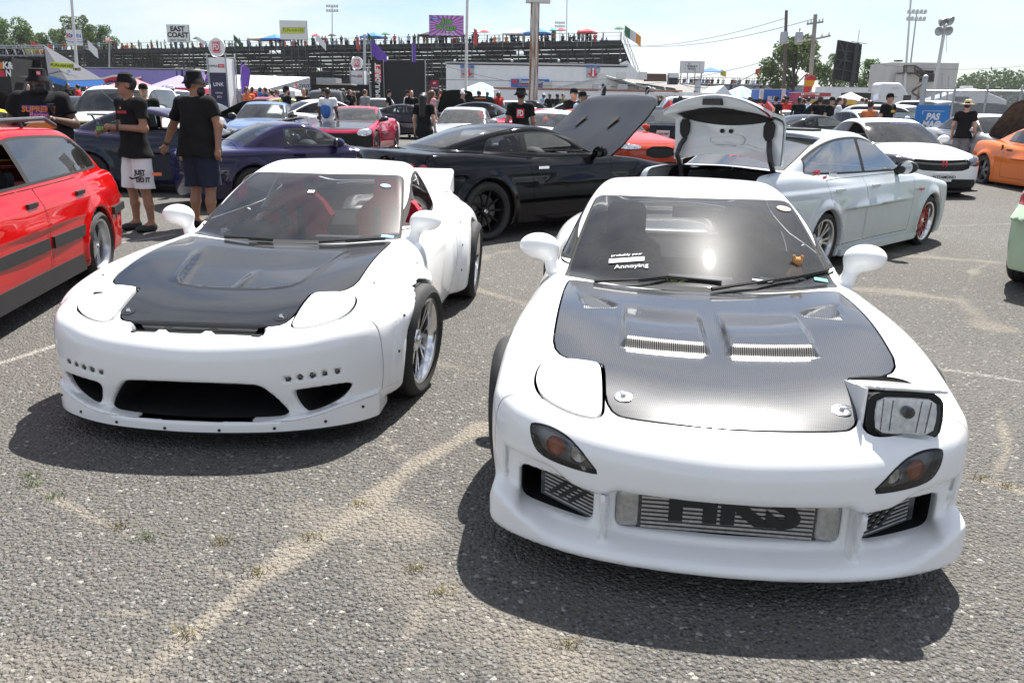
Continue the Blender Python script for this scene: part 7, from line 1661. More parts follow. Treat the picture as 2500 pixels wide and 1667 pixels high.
decal(FL, ffL, 2.04, -.01, .022, .018, INKW, body='10', ink=INK, size=.03, bold=.02); decal(FL, ffL, 2.22, .46, .036, .026, INKLB, round_=True); decal(FL, ffL, 1.66, .585, .04, .022, INKLB, body='ID', ink=INKW, size=.03); decal(FR, ffR, 2.30, .50, .040, .030, plain('peach_sticker', (.55, .3, .2), .5), round_=True)
decal(FR, ffR, 1.72, -.36, .09, .018, INKW); decal(FR, ffR, 1.665, -.335, 0, 0, None, body='Annoying', ink=INKW, size=.045); decal(FR, ffR, 1.76, -.36, 0, 0, None, body='probably your', ink=INKW, size=.028); decal(FR, ffR, 1.70, .60, .035, .016, plain('green_sticker', (.05, .35, .25), .5)); decal(FR, ffR, 1.59, .30, .05, .006, INKW)
text('yellow_letters', 'RX-7', .11, INKY, FR.root, frame((-.16, 1.74 - FR.x0, .742), (1, -.25, 0), (0, .9, .35)), bold=.04, th=.003, shear=.2)
m = MB(); m.box((1.80, -.46, .760), (.075, .055, .016), rz=.3); o = FL.mb('dash_tag', m, INKW); text('tag_print', '#C2', .05, INKGREY, o, frame((-.46, 1.80 - FL.x0, .778), (1, .3, 0), (-.3, 1, .0)), bold=.04, th=.002)
m = MB(); m.box((1.72, .25, .752), (.03, .14, .002)); FL.mb('dash_paper', m, INKW)
for (x, y, a, b, rz_) in ((1.70, .36, .045, .035, .3), (1.72, .46, .05, .02, -.2), (1.74, .51, .055, .016, 1.2), (1.70, .02, .16, .03, .1)):
    m = MB(); m.box((x + .06, y, .752 + .01 * rz_), (b, a, .003), rz=rz_); FR.mb('dash_paper', m, INKW)
toyf = lambda x, y, z: smin(smin(sdell(x, y, z, (1.80, .50, .79), (.03, .03, .04)), sdell(x, y, z, (1.80, .50, .845), (.024, .026, .024)), .02), smin(sdell(x, np.abs(y - .50), z, (1.80, .02, .87), (.008, .009, .012)), sdcap(x, y, z, (1.79, .47, .80), (1.76, .45, .78), .012, .01), .01), .01)
FR.part('plush_toy', M3.of(toyf, (1.7, .4, .7), (1.9, .6, .92), .008), plain('plush_tan', (.55, .27, .1), .9))
# left car: bumper lamps, bolts, marker, bonnet-gap brackets
for s in (1, -1):
    for i in range(5):
        p, n = hit(ffL, (-.3, s * (.445 + .052 * i), .351 + .004 * i), (1, 0, 0))
        if p is not None: 
            p = np.array([float(FD_NOSE(np.array([s * (.445 + .052 * i)]))[0]) + .012, s * (.445 + .052 * i), .351 + .004 * i]); o = stud(FL, 'bumper_lamp', DARKCHROME, p, (-1, s * .35 * (i + 1) / 5, 0), .0115, .006, bL, 12); stud(FL, 'lamp_core', CLEARLENS, p + [-.006, 0, 0], (-1, 0, 0), .006, .003, o, 8)
    for q in ((0, .60, .13), (0, .38, .118), (0, .13, .112), (0, .755, .17)):
        p, n = hit(ffL, (-.4, s * q[1], q[2]), (1, 0, 0))
        if p is not None: stud(FL, 'lip_bolt', BLACKP, p, n, .0075, .006, bL, 8)
    for k in range(9):
        a = -.25 + k * .40; x_, z_ = FAX - .46 * math.cos(a), .31 + .46 * math.sin(a)
        if z_ < .22 or z_ > .78: continue
        p, n = hit(ffL, (x_, s * 1.2, z_), (0, -s, 0))
        if p is not None: stud(FL, 'flare_bolt', BLACKP, p, n, .0075, .005, None, 8)
    for k in range(9):
        a = .05 + k * .36; x_, z_ = RAX - .56 * math.cos(a), .31 + .54 * math.sin(a)
        if z_ > .80: continue
        p, n = hit(ffL, (x_, s * 1.3, z_), (0, -s, 0))
        if p is not None: stud(FL, 'flare_bolt', BLACKP, p, n, .0075, .005, None, 8)
    p, n = hit(ffL, (1.32, s * 1.2, .52), (0, -s, 0)); m = MB(); m.box(tuple(p), (.035, .008, .014)); FL.mb('side_marker', m, AMBER)
m = MB(); m.box((.19, 0, .515), (.05, .33, .02)); FL.mb('latch_panel', m, MATTE)
for y in (-.17, .05): m = MB(); m.prism([(-.04, 0), (.04, 0), (.02, .02), (-.01, .02)], 0, .004, lambda a, b, w, y=y: (.135 + w, y + a, .528 + b)); FL.mb('latch_bracket', m, WHITE)
if 0: mm = M3.of(lambda x, y, z: smin(sdbox(x, y, z, (4.20, 0, 1.00), (.13, .68, .014), .012), sdbox(x, np.abs(y), z, (4.16, .5, .9), (.05, .015, .1), .01), .02), (4.0, -.8, .75), (4.4, .8, 1.1), .02); FR.part('rear_wing', mm, WHITE)
# ---------------------------------------------------------------- neighbours
P_RED = paint('bright_red_paint', (.46, .006, .006)); P_BLK = paint('black_paint', (.004, .004, .005), coat=.7); P_GREY = paint('pale_grey_paint', (.56, .60, .63)); P_ORG = paint('orange_paint', (.72, .17, .03)); P_PURP = paint('midnight_purple_paint', (.014, .008, .035), metal=.0, col2=(.03, .03, .10)); P_TEAL = paint('blue_green_flip_paint', (.004, .012, .03), metal=.0, col2=(.04, .02, .06)); P_MINT = paint('mint_paint', (.52, .66, .47)); P_SILV = paint('silver_paint', (.48, .49, .51), metal=.6); P_BLUE = paint('steel_blue_paint', (.16, .24, .40), metal=.4); P_DGREY = paint('graphite_paint', (.03, .031, .034)); P_CRIM = paint('crimson_paint', (.42, .02, .06), metal=.2); P_NAVY = paint('navy_paint', (.02, .045, .16), metal=.4); P_YEL = paint('yellow_paint', (.70, .52, .03)); P_DPUR = paint('dark_plum_paint', (.016, .011, .024), metal=.3); P_SKY = paint('sky_blue_paint', (.08, .33, .62)); P_RORG = paint('red_orange_paint', (.42, .05, .02)); HGREY = paint('satin_grey_bonnet', (.05, .053, .06), rough=.4, coat=.6); CARB_B = carbon('dull_carbon', 1.6, 60.); P_PINK = paint('pink_paint', (.6, .3, .33)); P_GOLD = paint('gold_paint', (.45, .33, .10), metal=.4)
MIRG = glass('pale_mirror_glass', (.45, .55, .52), .05, .01, 4.5)
WB = plain('black_wheel', (.012, .012, .013), .3, .4); WRED = plain('red_wheel', (.5, .03, .04), .35, .3, coat=.5); WGUN = plain('gunmetal_wheel', (.14, .14, .15), .3, .8)
def hl(a=.42, b=.80, z0=.58, z1=.70): return [(a, z0 + .02), (b, z0), (b + .04, z1 + .01), (a + .04, z1)]
# red wagon
Pw = preset('wagon', crease=.80, tuck=.8, flare=.025, low=.18, handlemat=BLACKP, boot=False, nz=.45, poke=.01)
wag, wm, wf = build_car('parked_wagon', 'bright red wagon with black trim and roof rails at the left edge', Pw, (-4.03, 3.73, .146), P_RED, .03, wheels=dict(style='five', mat=SILVER, lipmat=SILVER, dish=.07, rr=.235, w=.25), glassmat=glass('wagon_glass', (.5, .55, .56), .03, .01, 1.9), camber=.04, open_win=((1, 0),), tails=[[(.52, .62), (.80, .62), (.80, .82), (.52, .82)]], head=[hl()], mirrors=False)
for s in (1, -1):
    for x0_, x1_ in ((1.48, 2.38), (2.44, 3.12)):
        p, n = hit(wf, ((x0_ + x1_) / 2, s * 1.2, .50), (0, -s, 0)); m = MB(); m.box(((x0_ + x1_) / 2, p[1], .50), ((x1_ - x0_) / 2, .014, .045)); wag.mb('side_moulding', m, BLACKP)
    p, n = hit(wf, (2.1, s * 1.2, .24), (0, -s, 0)); m = MB(); m.box((2.12, p[1] + s * .005, .24), (.95, .02, .07)); wag.mb('sill_cover', m, BLACKP)
    m = MB(); m.tube([(2.0, s * .52, 1.33), (2.15, s * .53, 1.40), (3.4, s * .53, 1.40), (3.65, s * .52, 1.335)], .018, 8); m.tube([(2.9, s * .53, 1.40), (2.95, s * .53, 1.34)], .014, 6); wag.mb('roof_rail', m, plain('rail_grey', (.07, .075, .08), .5, .3))
    p, n = hit(wf, (4.05, s * 1.2, .55), (0, -s, 0)); m = MB(); m.box((4.12, p[1] - s * .02, .56), (.24, .03, .035), rz=-s * .12); wag.mb('bumper_strip', m, BLACKP)
for k in range(2): m = MB(); m.lathe([(.001, .002), (.024 - .008 * k, 0)], n=12, axis='X')
# black coupe with raised bonnet
Pg = preset('fast', L=4.65, H=1.33, w=.95, R=.35, fax=.94, rax=3.715, flare=.03, low=.15, belt=(.93, .985), crease=.86, handlemat=CHROME, rw=(3.12, 4.02), cpost=.75, win=(1.72, 3.55), pil=(2.98,), doors=((1.62, 3.0),), deck=[(-.3, .45), (0, .66), (.12, .74), (.5, .83), (1.0, .91), (1.5, .95), (2.3, .94), (3.2, .99), (3.7, 1.03), (4.2, 1.04), (4.55, 1.03), (4.9, 1.0)])
gtr, gm_, gf_ = build_car('parked_coupe', 'glossy black coupe with its bonnet raised, parked behind the white coupes', Pg, (1.90, 12.85, 2.281), P_BLK, .028, hoodmat=HGREY, hood_open=.78, wheels=dict(style='ten', mat=WB, rr=.262, w=.28, dish=.05), open_win=((-1, 0), (1, 0)), glassmat=DARKGLASS, wsmat=GLASS, seats=GREYSEAT)
hx = Pg['ws'][0] - .02
for s in (-.32, .32):  # bonnet ducts, following the raised panel
    c_, s_ = math.cos(.78), math.sin(.78); zc = 1.0
    def rp(x, y, z): X, Z = x - hx, z - .955; return (c_ * X + s_ * Z + hx, y, -s_ * X + c_ * Z + .955)
    m = MB(); m.add([rp(.72, s - .05, .885), rp(.72, s + .06, .885), rp(.95, s + .02, .915), rp(.95, s - .0, .915)], [(0, 1, 2, 3)]); o = gtr.mb('bonnet_duct', m, MATTE); so_ = o.modifiers.new('thickness', 'SOLIDIFY'); so_.thickness = .012; so_.offset = 0
for y, z in ((.58, .84), (.74, .83)):
    for s in (1, -1):
        p, n = hit(gf_, (5.2, s * y, z), (-1, 0, 0))
        if p is not None: o = stud(gtr, 'round_tail_light', REDLENS, p, n, .075, .012, None, 20); stud(gtr, 'lamp_ring', DARKCHROME, p + n * .008, n, .05, .008, o, 18)
p, n = hit(gf_, (4.28, -1.3, .70), (0, 1, 0)); m = MB(); m.box(tuple(p), (.012, .006, .13)); gtr.mb('red_side_marker', m, REDLENS)
mm = M3.of(lambda x, y, z: smin(sdbox(x, y, z + .12 * (y ** 2), (4.50, 0, 1.16), (.13, .82, .016), .014), sdbox(x, np.abs(y), z, (4.48, .55, 1.08), (.06, .02, .09), .015), .02), (4.3, -.95, .95), (4.75, .95, 1.25), .02); 0
m = MB(); m.tube([(.35, .5, .75), (.45, .52, 1.65)], .012, 6); gtr.mb('bonnet_stay', m, BLACKP)
# pale grey sedan with open boot
Pj = preset('sedan', L=4.63, H=1.37, w=.89, fax=.90, rax=3.55, R=.30, gap=.03, flare=.03, low=.12, crease=.82, tuck=.8, poke=-.01, bootw=.62, belt=(.90, .935), drop=.075, win=(1.55, 3.72), pil=(2.60, 3.42))
jet, jm, jf = build_car('parked_sedan', 'pale grey sedan with its boot lid raised and red front wheels', Pj, (5.057, 11.246, 2.333), P_GREY, .028, trunk_open=1., wheels=[dict(style='mesh', mat=WRED, lipmat=CHROME, dish=.05, rr=.225), dict(style='seven', mat=SILVER, lipmat=SILVER, dish=.03, rr=.235)], glassmat=MIRG, mirmat=BLACKP, camber=.06)
lid = rot_m3(Pj['_lid'], Pj['trunk'] + .03, .97, -1.58); lid.V[:, 2] += .07; _, lid = lid.split(lambda x, y, z: z - 1.13 + .26 * y * y)
lo_ = jet.part('boot_lid', lid, P_GREY, rim=.03); inner = lid.offset(.05).flip(); trim, pan = inner.split(lambda x, y, z: np.maximum(np.maximum(1.41 + .22 * y * y - z, x - 4.32 + .30 * y * y), np.abs(y) - .52))
jet.part('lid_inner_panel', pan, P_GREY, lo_); jet.part('lid_trim', trim.offset(.01), MATTE, lo_)
emb, _ = inner.split(lambda x, y, z: np.maximum(np.abs(sdpoly(y, z, chaikin([(-.2, 1.22), (.2, 1.22), (.2, 1.32), (-.2, 1.32)], 2))) - .012, x - 4.15)); jet.part('lid_emboss', emb.offset(-.012), P_GREY, lo_)
emb, _ = inner.split(lambda x, y, z: np.maximum(np.abs(z - 1.23 + .26 * y * y) - .014, x - 4.15)); jet.part('lid_emboss', emb.offset(-.012), P_GREY, lo_)
for s in (1, -1):
    m = MB(); m.tube([(4.03, s * .53, .84), (4.06, s * .54, .98), (4.14, s * .54, 1.10), (4.13, s * .51, 1.20), (4.09, s * .48, 1.28)], .026, 8); jet.mb('boot_hinge', m, BLACKP)
    m = MB(); m.prism(chaikin([(-.05, -.09), (.05, -.09), (.06, .09), (-.06, .09)], 1), 0, .02, lambda a, b, w, s=s: (4.105 + w, s * .48 + a, 1.37 + b)); jet.mb('hinge_cover', m, MATTE)
    m = MB(); m.prism([(.50, 1.56), (.60, 1.50), (.615, 1.58), (.55, 1.64)], 0, .05, lambda a, b, w, s=s: (4.28 + w, s * a, b)); jet.mb('lid_lamp', m, REDLENS)
for y in (-.42, .36): m = MB(); m.disc((4.40, y, 1.665), .016, 10, 'X', .03); jet.mb('rubber_stop', m, BLACKP)
m = MB(); m.box((4.37, 0, 1.63), (.03, .1, .03)); jet.mb('lid_latch', m, BLACKP)
for y in (-.05, .05): m = MB(); m.disc((4.09, y, 1.355), .02, 10, 'X', .02); jet.mb('finger_hole', m, MATTE)
def side_decal(car, f, x, z, s, body, size, ink, rear=False, **k):
    p, n = hit(f, (x, s * 1.3, z), (0, -s, 0))
    if p is None: return
    nn = Vector((n[1], n[0], n[2])); up = Vector((0, 0, 1)); rt = up.cross(nn).normalized(); text('window_sticker', body, size, ink, car.root, frame(Vector((p[1], p[0] - car.x0, p[2])) + nn * .006, rt, up), th=.002, **k)
side_decal(jet, jf, 3.50, .965, -1, 'ICI', .07, INKR, bold=.06); side_decal(jet, jf, 3.50, .925, -1, 'MMXI', .04, INKR, bold=.06); side_decal(jet, jf, 3.25, .95, -1, 'Ramos', .05, INKW)
p, n = hit(jf, (3.80, -.05, 1.8), (0, 0, -1)); nn = Vector((n[1], n[0], n[2])); text('window_sticker', 'FOO', .17, plain('coral_ink', (.75, .12, .14), .5), jet.root, frame(Vector((p[1], p[0] - jet.x0, p[2])) + nn * .006, (-1, 0, 0), (0, -.6, .8)), bold=.05, th=.002, shear=.15)
m = MB(); m.box((3.22, 0, 1.372), (.07, .52, .012)); jet.mb('roof_spoiler', m, BLACKP)
p, n = hit(jf, (.95, -1.2, .68), (0, 1, 0)); m = MB(); m.box((1.25, p[1], .70), (.05, .006, .012)); jet.mb('side_marker', m, REDLENS); m = MB(); m.box((2.2, -.86, .155), (.95, .03, .035)); jet.mb('side_skirt', m, P_GREY)
# purple hardtop roadster
Pz = preset('coupe', L=4.05, H=1.25, w=.86, R=.31, fax=.72, rax=3.15, cr=.25, deck=[(-.3, .38), (0, .58), (.12, .65), (.5, .75), (1.0, .83), (1.5, .88), (2.2, .88), (2.9, .90), (3.3, .89), (3.7, .87), (4.2, .80)], roof=[(1.0, .68), (1.4, .90), (1.7, 1.06), (1.95, 1.17), (2.2, 1.235), (2.45, 1.25), (2.7, 1.215), (2.95, 1.12), (3.2, .98), (3.5, .78)], gh=[(1.2, .68), (1.8, .74), (2.4, .75), (2.9, .69), (3.3, .58), (3.8, .4)], ws=(1.42, 1.98), rw=(2.72, 3.22), win=(1.55, 2.62), pil=(1.78,), cpost=.1, doors=((1.45, 2.6),), trunk=3.25, belt=(.885, .90))
zr, _, zf = build_car('parked_roadster', 'dark purple roadster with a rounded hardtop beside the black coupe', Pz, (-1.75, 14.7, 2.2), P_PURP, .03, tails=[[(.45, .60), (.78, .60), (.78, .72), (.45, .72)]], wheels=dict(style='ten', mat=SILVER))
m = MB(); m.box((3.0, 0, .55), (.3, .5, .1)); zr.mb('rear_shelf', m, CABIN)
# blue-green coupe behind the three men
Pc = preset('coupe', L=4.62, H=1.41, w=.92, R=.33, belt=(.985, 1.02), crease=.85)
bc_, _, _ = build_car('parked_coupe', 'dark blue-green coupe with raised bonnet standing behind the three men', Pc, (-3.55, 14.9, 1.60), P_TEAL, .035, hood_open=.42, open_win=((-1, 0), (1, 0)), wheels=dict(style='ten', mat=WB), glassmat=GLASS, mirrors=True)
# mint hatchback corner, right edge
Pm = preset('wagon', L=4.2, H=1.48, w=.88, cr=.2, tail=.25, boot=False, low=.18, belt=(.95, .98), R=.31, fax=.86, rax=3.44)
q = gnd(2446, 716); a_ = 2.33; bx = Vector((-math.sin(a_), math.cos(a_), 0)); lt = Vector((math.cos(a_), math.sin(a_), 0)); nose = Vector((q.x, q.y, 0)) - bx * 4.0 - lt * .62 + Vector((.22, .05, 0))
build_car('parked_hatchback', 'pale mint hatchback showing only its rear corner at the right edge', Pm, (nose.x, nose.y, a_), P_MINT, .03, tails=[[(.50, .78), (.86, .80), (.84, 1.0), (.56, .98)]])
# white sedan with vented nose
Pv = preset('sedan', L=4.6, H=1.40, w=.90, belt=(.955, .99), fax=.93, rax=3.6, hoodf=.12, nz=.52, nose=.40)
civ, _, cf = build_car('parked_sedan', 'white saloon with black grille, winged emblem plate and front lip at the right', Pv, (7.871, 15.357, .046), WHITE, .034, head=[[(.50, .60), (.70, .585), (.90, .60), (.92, .72), (.85, .79), (.62, .76), (.52, .72)]], headmat=DARKLAMP, grille=[[(-.50, .52), (0, .50), (.50, .52), (.56, .66), (.48, .73), (0, .74), (-.48, .73), (-.56, .66)], [(-.85, .15), (0, .14), (.85, .15), (.80, .34), (.5, .36), (0, .36), (-.5, .36), (-.80, .34)]], plate_at=((-.035, .40, 'XOTAMOND', True),), glassmat=DARKGLASS, wsmat=glass('sunny_windshield', (.3, .32, .33), .05, .04), open_win=((-1, 0),), wheels=dict(style='ten', mat=WB), bumpmat=WHITE)
m = MB(); m.prism(chaikin([(-.02, -.86), (-.02, .86), (.3, .92), (.5, .92), (.5, -.92), (.3, -.92)], 1), .12, .145, lambda a, b, w: (a + .02 + .25 * b * b, b, w)); civ.mb('front_lip', m, BLACKP); text('nose_emblem', 'H', .13, INKR, civ.root, frame((0, -.015 - civ.x0, .635), (1, 0, 0), (0, 0, 1)), bold=.04, th=.012)
P_, n_, up_ = on_ws(civ, cf, 2.02, .05); text('banner_letters', 'Track Time', .07, INKP, civ.root, frame(P_, up_.cross(n_), up_), th=.002)
# orange fastback
Po = preset('fast', L=4.31, H=1.30, w=.91, R=.325, fax=.83, rax=3.48, low=.10, flare=.03, handlemat=BLACKP, poke=.01)
org, _, of = build_car('parked_coupe', 'bright orange fastback coupe with dark wheels cut by the right edge', Po, (11.24, 15.0, .007), P_ORG, .034, wheels=dict(style='five', mat=WGUN, rr=.24, dish=.05, lipmat=WGUN), glassmat=DARKGLASS, mirmat=P_DGREY, head=[hl(.55, .85, .55, .7)])
p, n = hit(of, (2.92, -1.2, .82), (0, 1, 0)); m = MB(); m.box(tuple(p), (.02, .012, .075)); org.mb('upright_handle', m, BLACKP)
# ---------------------------------------------------------------- cars further back
def bg(label, px, Y, a, base, mat, name='parked_car', h=.05, **kw):
    pk = {k: kw.pop(k) for k in list(kw) if k in ('L', 'H', 'w', 'R', 'belt', 'nz', 'crease', 'hoodf', 'winpoly', 'cpost', 'boot', 'hoodlining', 'low')}
    P = preset(base, **pk); c = gp(px, Y); b = Vector((-math.sin(a), math.cos(a), 0)); n = c - b * P['L'] / 2
    car, m, f = build_car(name, label, P, (n.x, n.y, a), mat, h * 1.08, **kw); car.root.location.z = gz(Y); return car, f
LO = [(.55, .20), (.30, .36), (-.30, .36), (-.55, .20)]
def gr(z0=.50, z1=.62, w=.35): return [[(-w, z0), (w, z0), (w, z1), (-w, z1)], [(-.65, .22), (.65, .22), (.6, .36), (-.6, .36)]]
c_, f_ = bg('white sport utility with a bonnet scoop behind the blue-green coupe', 318, 19.5, .12, 'suv', WHITE, h=.045, head=[[(.5, .86), (.86, .84), (.88, .98), (.54, .98)]], grille=[[(-.42, .84), (.42, .84), (.42, 1.0), (-.42, 1.0)], [(-.6, .45), (.6, .45), (.55, .62), (-.55, .62)]], glassmat=DARKGLASS, plate_at=((-.05, .74, 'NJ 482', True),)); m = MB(); m.box((.75, 0, 1.15), (.03, .2, .012)); c_.mb('bonnet_scoop', m, MATTE)
bg('dark grey saloon left of the white sport utility', 200, 26, .25, 'sedan', P_DGREY, glassmat=DARKGLASS, head=[hl()])
c_, f_ = bg('yellow hatchback with black boot raised at the far left', 0, 15.5, 2.6, 'wagon', P_YEL, L=4.1, glassmat=DARKGLASS); m = MB(); m.prism(chaikin([(-.6, 0), (-.5, .75), (.5, .75), (.6, 0)], 2), 0, .06, lambda a, b, w: (3.95 + b * .8 + w, a, 1.35 + b * .55)); c_.mb('raised_hatch', m, MATTE)
bg('pink and silver car with raised bonnet at the far left', 18, 24, .3, 'sedan', P_PINK, hood_open=.7, hoodmat=P_SILV, head=[hl()])
bg('pale blue saloon glimpsed between the two right-hand men', 428, 21.5, .05, 'sedan', P_SILV, head=[hl()], grille=gr(), H=1.38)
bg('white saloon with dark windows behind the pale blue saloon', 430, 30, .1, 'sedan', WHITE, glassmat=DARKGLASS, head=[hl()], grille=gr())
bg('white box-shaped car beside the drift column', 395, 36, .0, 'suv', WHITE, H=1.7, glassmat=DARKGLASS)
bg('navy coupe with yellow lower body left of the steel-blue saloon', 520, 28, 1.2, 'coupe', P_NAVY, bumpmat=P_YEL, hood_open=.55, wheels=dict(style='six', mat=P_YEL), H=1.33)
bg('steel-blue saloon with a red windshield strip facing the camera', 655, 25, .10, 'sedan', P_BLUE, H=1.38, w=.85, L=4.4, head=[hl(.36, .76, .60, .70)], grille=gr(.58, .68, .2), wsmat=WSGLASS, h=.042, mirmat=BLACKP)
bg('white saloon with red tail lamps seen from behind left', 812, 28, 2.20, 'sedan', WHITE, H=1.45, tails=[[(.52, .78), (.86, .78), (.86, .93), (.50, .90)]], plate_at=((4.60, .72, 'P71', False),), glassmat=DARKGLASS, wheels=dict(style='ten', mat=WB), h=.042)
bg('gold car roof behind the white saloon', 722, 34, 1.9, 'sedan', P_GOLD, H=1.42)
bg('crimson fastback with a dull carbon bonnet and black lower bumper', 872, 24.5, -.06, 'fast', P_CRIM, hoodmat=CARB_B, bumpmat=MATTE, head=[[(.50, .58), (.84, .55), (.88, .74), (.60, .76)]], h=.04, mirmat=BLACKP, wsmat=glass('milky_windshield', (.5, .58, .56), .09, .03), wheels=dict(style='six', mat=WGUN))
bg('dark plum coupe with silver mesh wheels', 1022, 33, 1.45, 'coupe', P_DPUR, L=4.7, wheels=dict(style='mesh', mat=SILVER, rr=.24), h=.045)
bg('black car with bonnet raised high left of the striped marquee', 1092, 38, .35, 'sedan', P_BLK, hood_open=1.0, head=[hl()])
bg('silver saloon with a pale windshield behind the black coupe roof', 1134, 24, -.05, 'sedan', P_SILV, H=1.34, w=.84, L=4.3, head=[hl()], wsmat=glass('pale_windshield', (.45, .52, .5), .12, .03), h=.042)
bg('black saloon behind the silver saloon', 1195, 30, 1.5, 'sedan', P_BLK, glassmat=GLASS)
bg('black hatch with its boot raised below the striped marquee', 1175, 39, 3.1, 'sedan', P_BLK, hood_open=.0, glassmat=DARKGLASS)
c0 = gp(1172, 37); lidt = thing('raised_boot_car', 'black car seen end-on with its dark boot lid standing up', 'car', c0); m = MB(); m.prism(chaikin([(-.72, .9), (-.62, 1.5), (-.4, 1.62), (.4, 1.62), (.62, 1.5), (.72, .9)], 2), 0, .07, lambda a, b, w: (a, w + .1 * b, b)); m.build('boot_lid', MATTE, lidt); m = MB(); m.box((0, 1.2, .6), (.85, 1.3, .35), taper=.93); m.build('body_shell', P_BLK, lidt); m = MB(); m.box((0, .0, 1.52), (.25, .02, .02)); m.build('lid_lamp', AMBER, lidt)
bg('red fastback behind the man with the square logo shirt', 1340, 25.5, 1.95, 'fast', P_CRIM, L=4.5, tails=[[(.5, .7), (.85, .7), (.85, .82), (.5, .82)]])
bg('white and orange car nose beside the raised grey bonnet', 1380, 20.5, 2.6, 'sedan', WHITE, H=1.36, bumpmat=P_RORG)
bg('red-orange saloon with a silver grille surround behind the raised bonnet', 1462, 19.8, .5, 'sedan', P_RORG, H=1.42, head=[hl(.45, .84, .62, .72)], grille=gr(.45, .68, .38), h=.042)
bg('graphite saloon between the raised bonnet and the black saloon', 1565, 25, 2.7, 'sedan', P_DGREY, H=1.45, glassmat=DARKGLASS)
bg('black saloon seen from behind with a white number plate', 1618, 22.5, 2.95, 'sedan', P_BLK, H=1.46, tails=[[(.50, .78), (.86, .78), (.86, .95), (.54, .92)]], plate_at=((4.61, .84, 'YGE-96P', False),), h=.042, wheels=dict(style='ten', mat=WGUN))
bg('sky-blue coupe in the row beyond the open boot lid', 1628, 40, 1.4, 'coupe', P_SKY); bg('white coupe right of the sky-blue one', 1655, 34, 1.3, 'coupe', WHITE)
bg('dark coupe with a pale roof right of the open boot lid', 1990, 25.5, 1.95, 'coupe', P_DGREY, H=1.28, roofmat=P_DGREY, wheels=dict(style='six', mat=WGUN), bumpmat=P_PINK)
bg('white coupe with bright blue bonnet raised beyond the dark coupe', 1925, 34, .5, 'coupe', WHITE, hood_open=.85, hoodmat=P_SKY)
bg('silver saloon behind the white saloon on the right', 2110, 27, .2, 'sedan', P_SILV, H=1.42, head=[hl()])
bg('white van-like car behind the orange-clad woman', 2200, 30, .6, 'suv', WHITE, H=1.6, head=[[(.5, .8), (.8, .8), (.8, .9), (.5, .9)]])
bg('silver saloon with its bonnet raised wide by the fence', 2405, 22.0, .05, 'sedan', P_SILV, H=1.42, hood_open=.95, head=[hl(.40, .82, .60, .74)], grille=gr(.50, .62, .40), h=.042, hoodlining=plain('bare_bonnet_steel', (.12, .115, .10), .6, .3, var=.4))
bg('black sport utility parked behind the fence', 2405, 33, 1.5, 'suv', P_BLK, H=1.72, glassmat=DARKGLASS); bg('dark plum saloon behind the fence at the right edge', 2560, 27.5, 1.2, 'sedan', P_DPUR, H=1.5, glassmat=DARKGLASS)
for i, (px, Y, a, b_, mt, lb) in enumerate(((1255, 42, .3, 'sedan', P_SILV, 'silver saloon beyond the shirt-logo man'), (1310, 46, 1.4, 'sedan', P_DGREY, 'graphite saloon before the white container'), (1420, 44, 1.5, 'sedan', WHITE, 'white saloon before the white container'), (1520, 38, 1.6, 'coupe', P_BLK, 'black coupe beyond the raised grey bonnet'), (1720, 42, 1.5, 'suv', WHITE, 'white sport utility beyond the boot lid'), (1800, 40, .4, 'sedan', P_BLK, 'black saloon beyond the boot lid'), (930, 42, .2, 'sedan', P_SILV, 'silver saloon before the black drift wall'), (660, 36, .2, 'sedan', P_CRIM, 'crimson saloon before the white marquee'), (800, 38, .1, 'suv', P_DGREY, 'graphite sport utility before the truck stage'), (250, 33, .3, 'sedan', P_BLK, 'black saloon under the blue-skirted awning'), (1860, 44, .6, 'sedan', P_DGREY, 'graphite saloon before the blue trailer'), (2290, 36, .4, 'suv', WHITE, 'white sport utility behind the blue banner'))):
    bg(lb, px, Y, a, b_, mt, h=.065, glassmat=DARKGLASS, lining=False, cab=False)
# ---------------------------------------------------------------- people near the cars
def block_on(r, name, mat, c, w, h, n=(0, -1, 0), body=None, ink=None, size=.1, **k):
    M_ = frame(c, Vector((0, 0, 1)).cross(Vector(n)) , (0, 0, 1)); o = r
    if mat is not None:
        m = MB(); m.prism([(-w, -h), (w, -h), (w, h), (-w, h)], 0, .003, lambda a, b, q: tuple(M_ @ Vector((a, b, q)))); o = m.build(name, mat, r)
    if body: text('printed_letters', body, size, ink, o if mat is not None else r, M_ @ Matrix.Translation((0, 0, .004)), th=.002, **k)
    return M_
PHONE = plain('phone_glass', (.01, .012, .02), .1, coat=1.); WATCH = plain('watch_band', (.015, .015, .016), .5); GOLD = plain('gold_chain', (.7, .5, .15), .25, 1.); CROC = plain('foam_clog', (.02, .02, .022), .6)
def phone(label, loc, rz, tilt=.6, col=PHONE):
    m = MB(); m.box((0, 0, 0), (.037, .005, .075), rx=tilt); o = m.build('mobile_phone', col); o.location = loc; o.rotation_euler = (0, 0, rz); tag(o, label, 'phone')
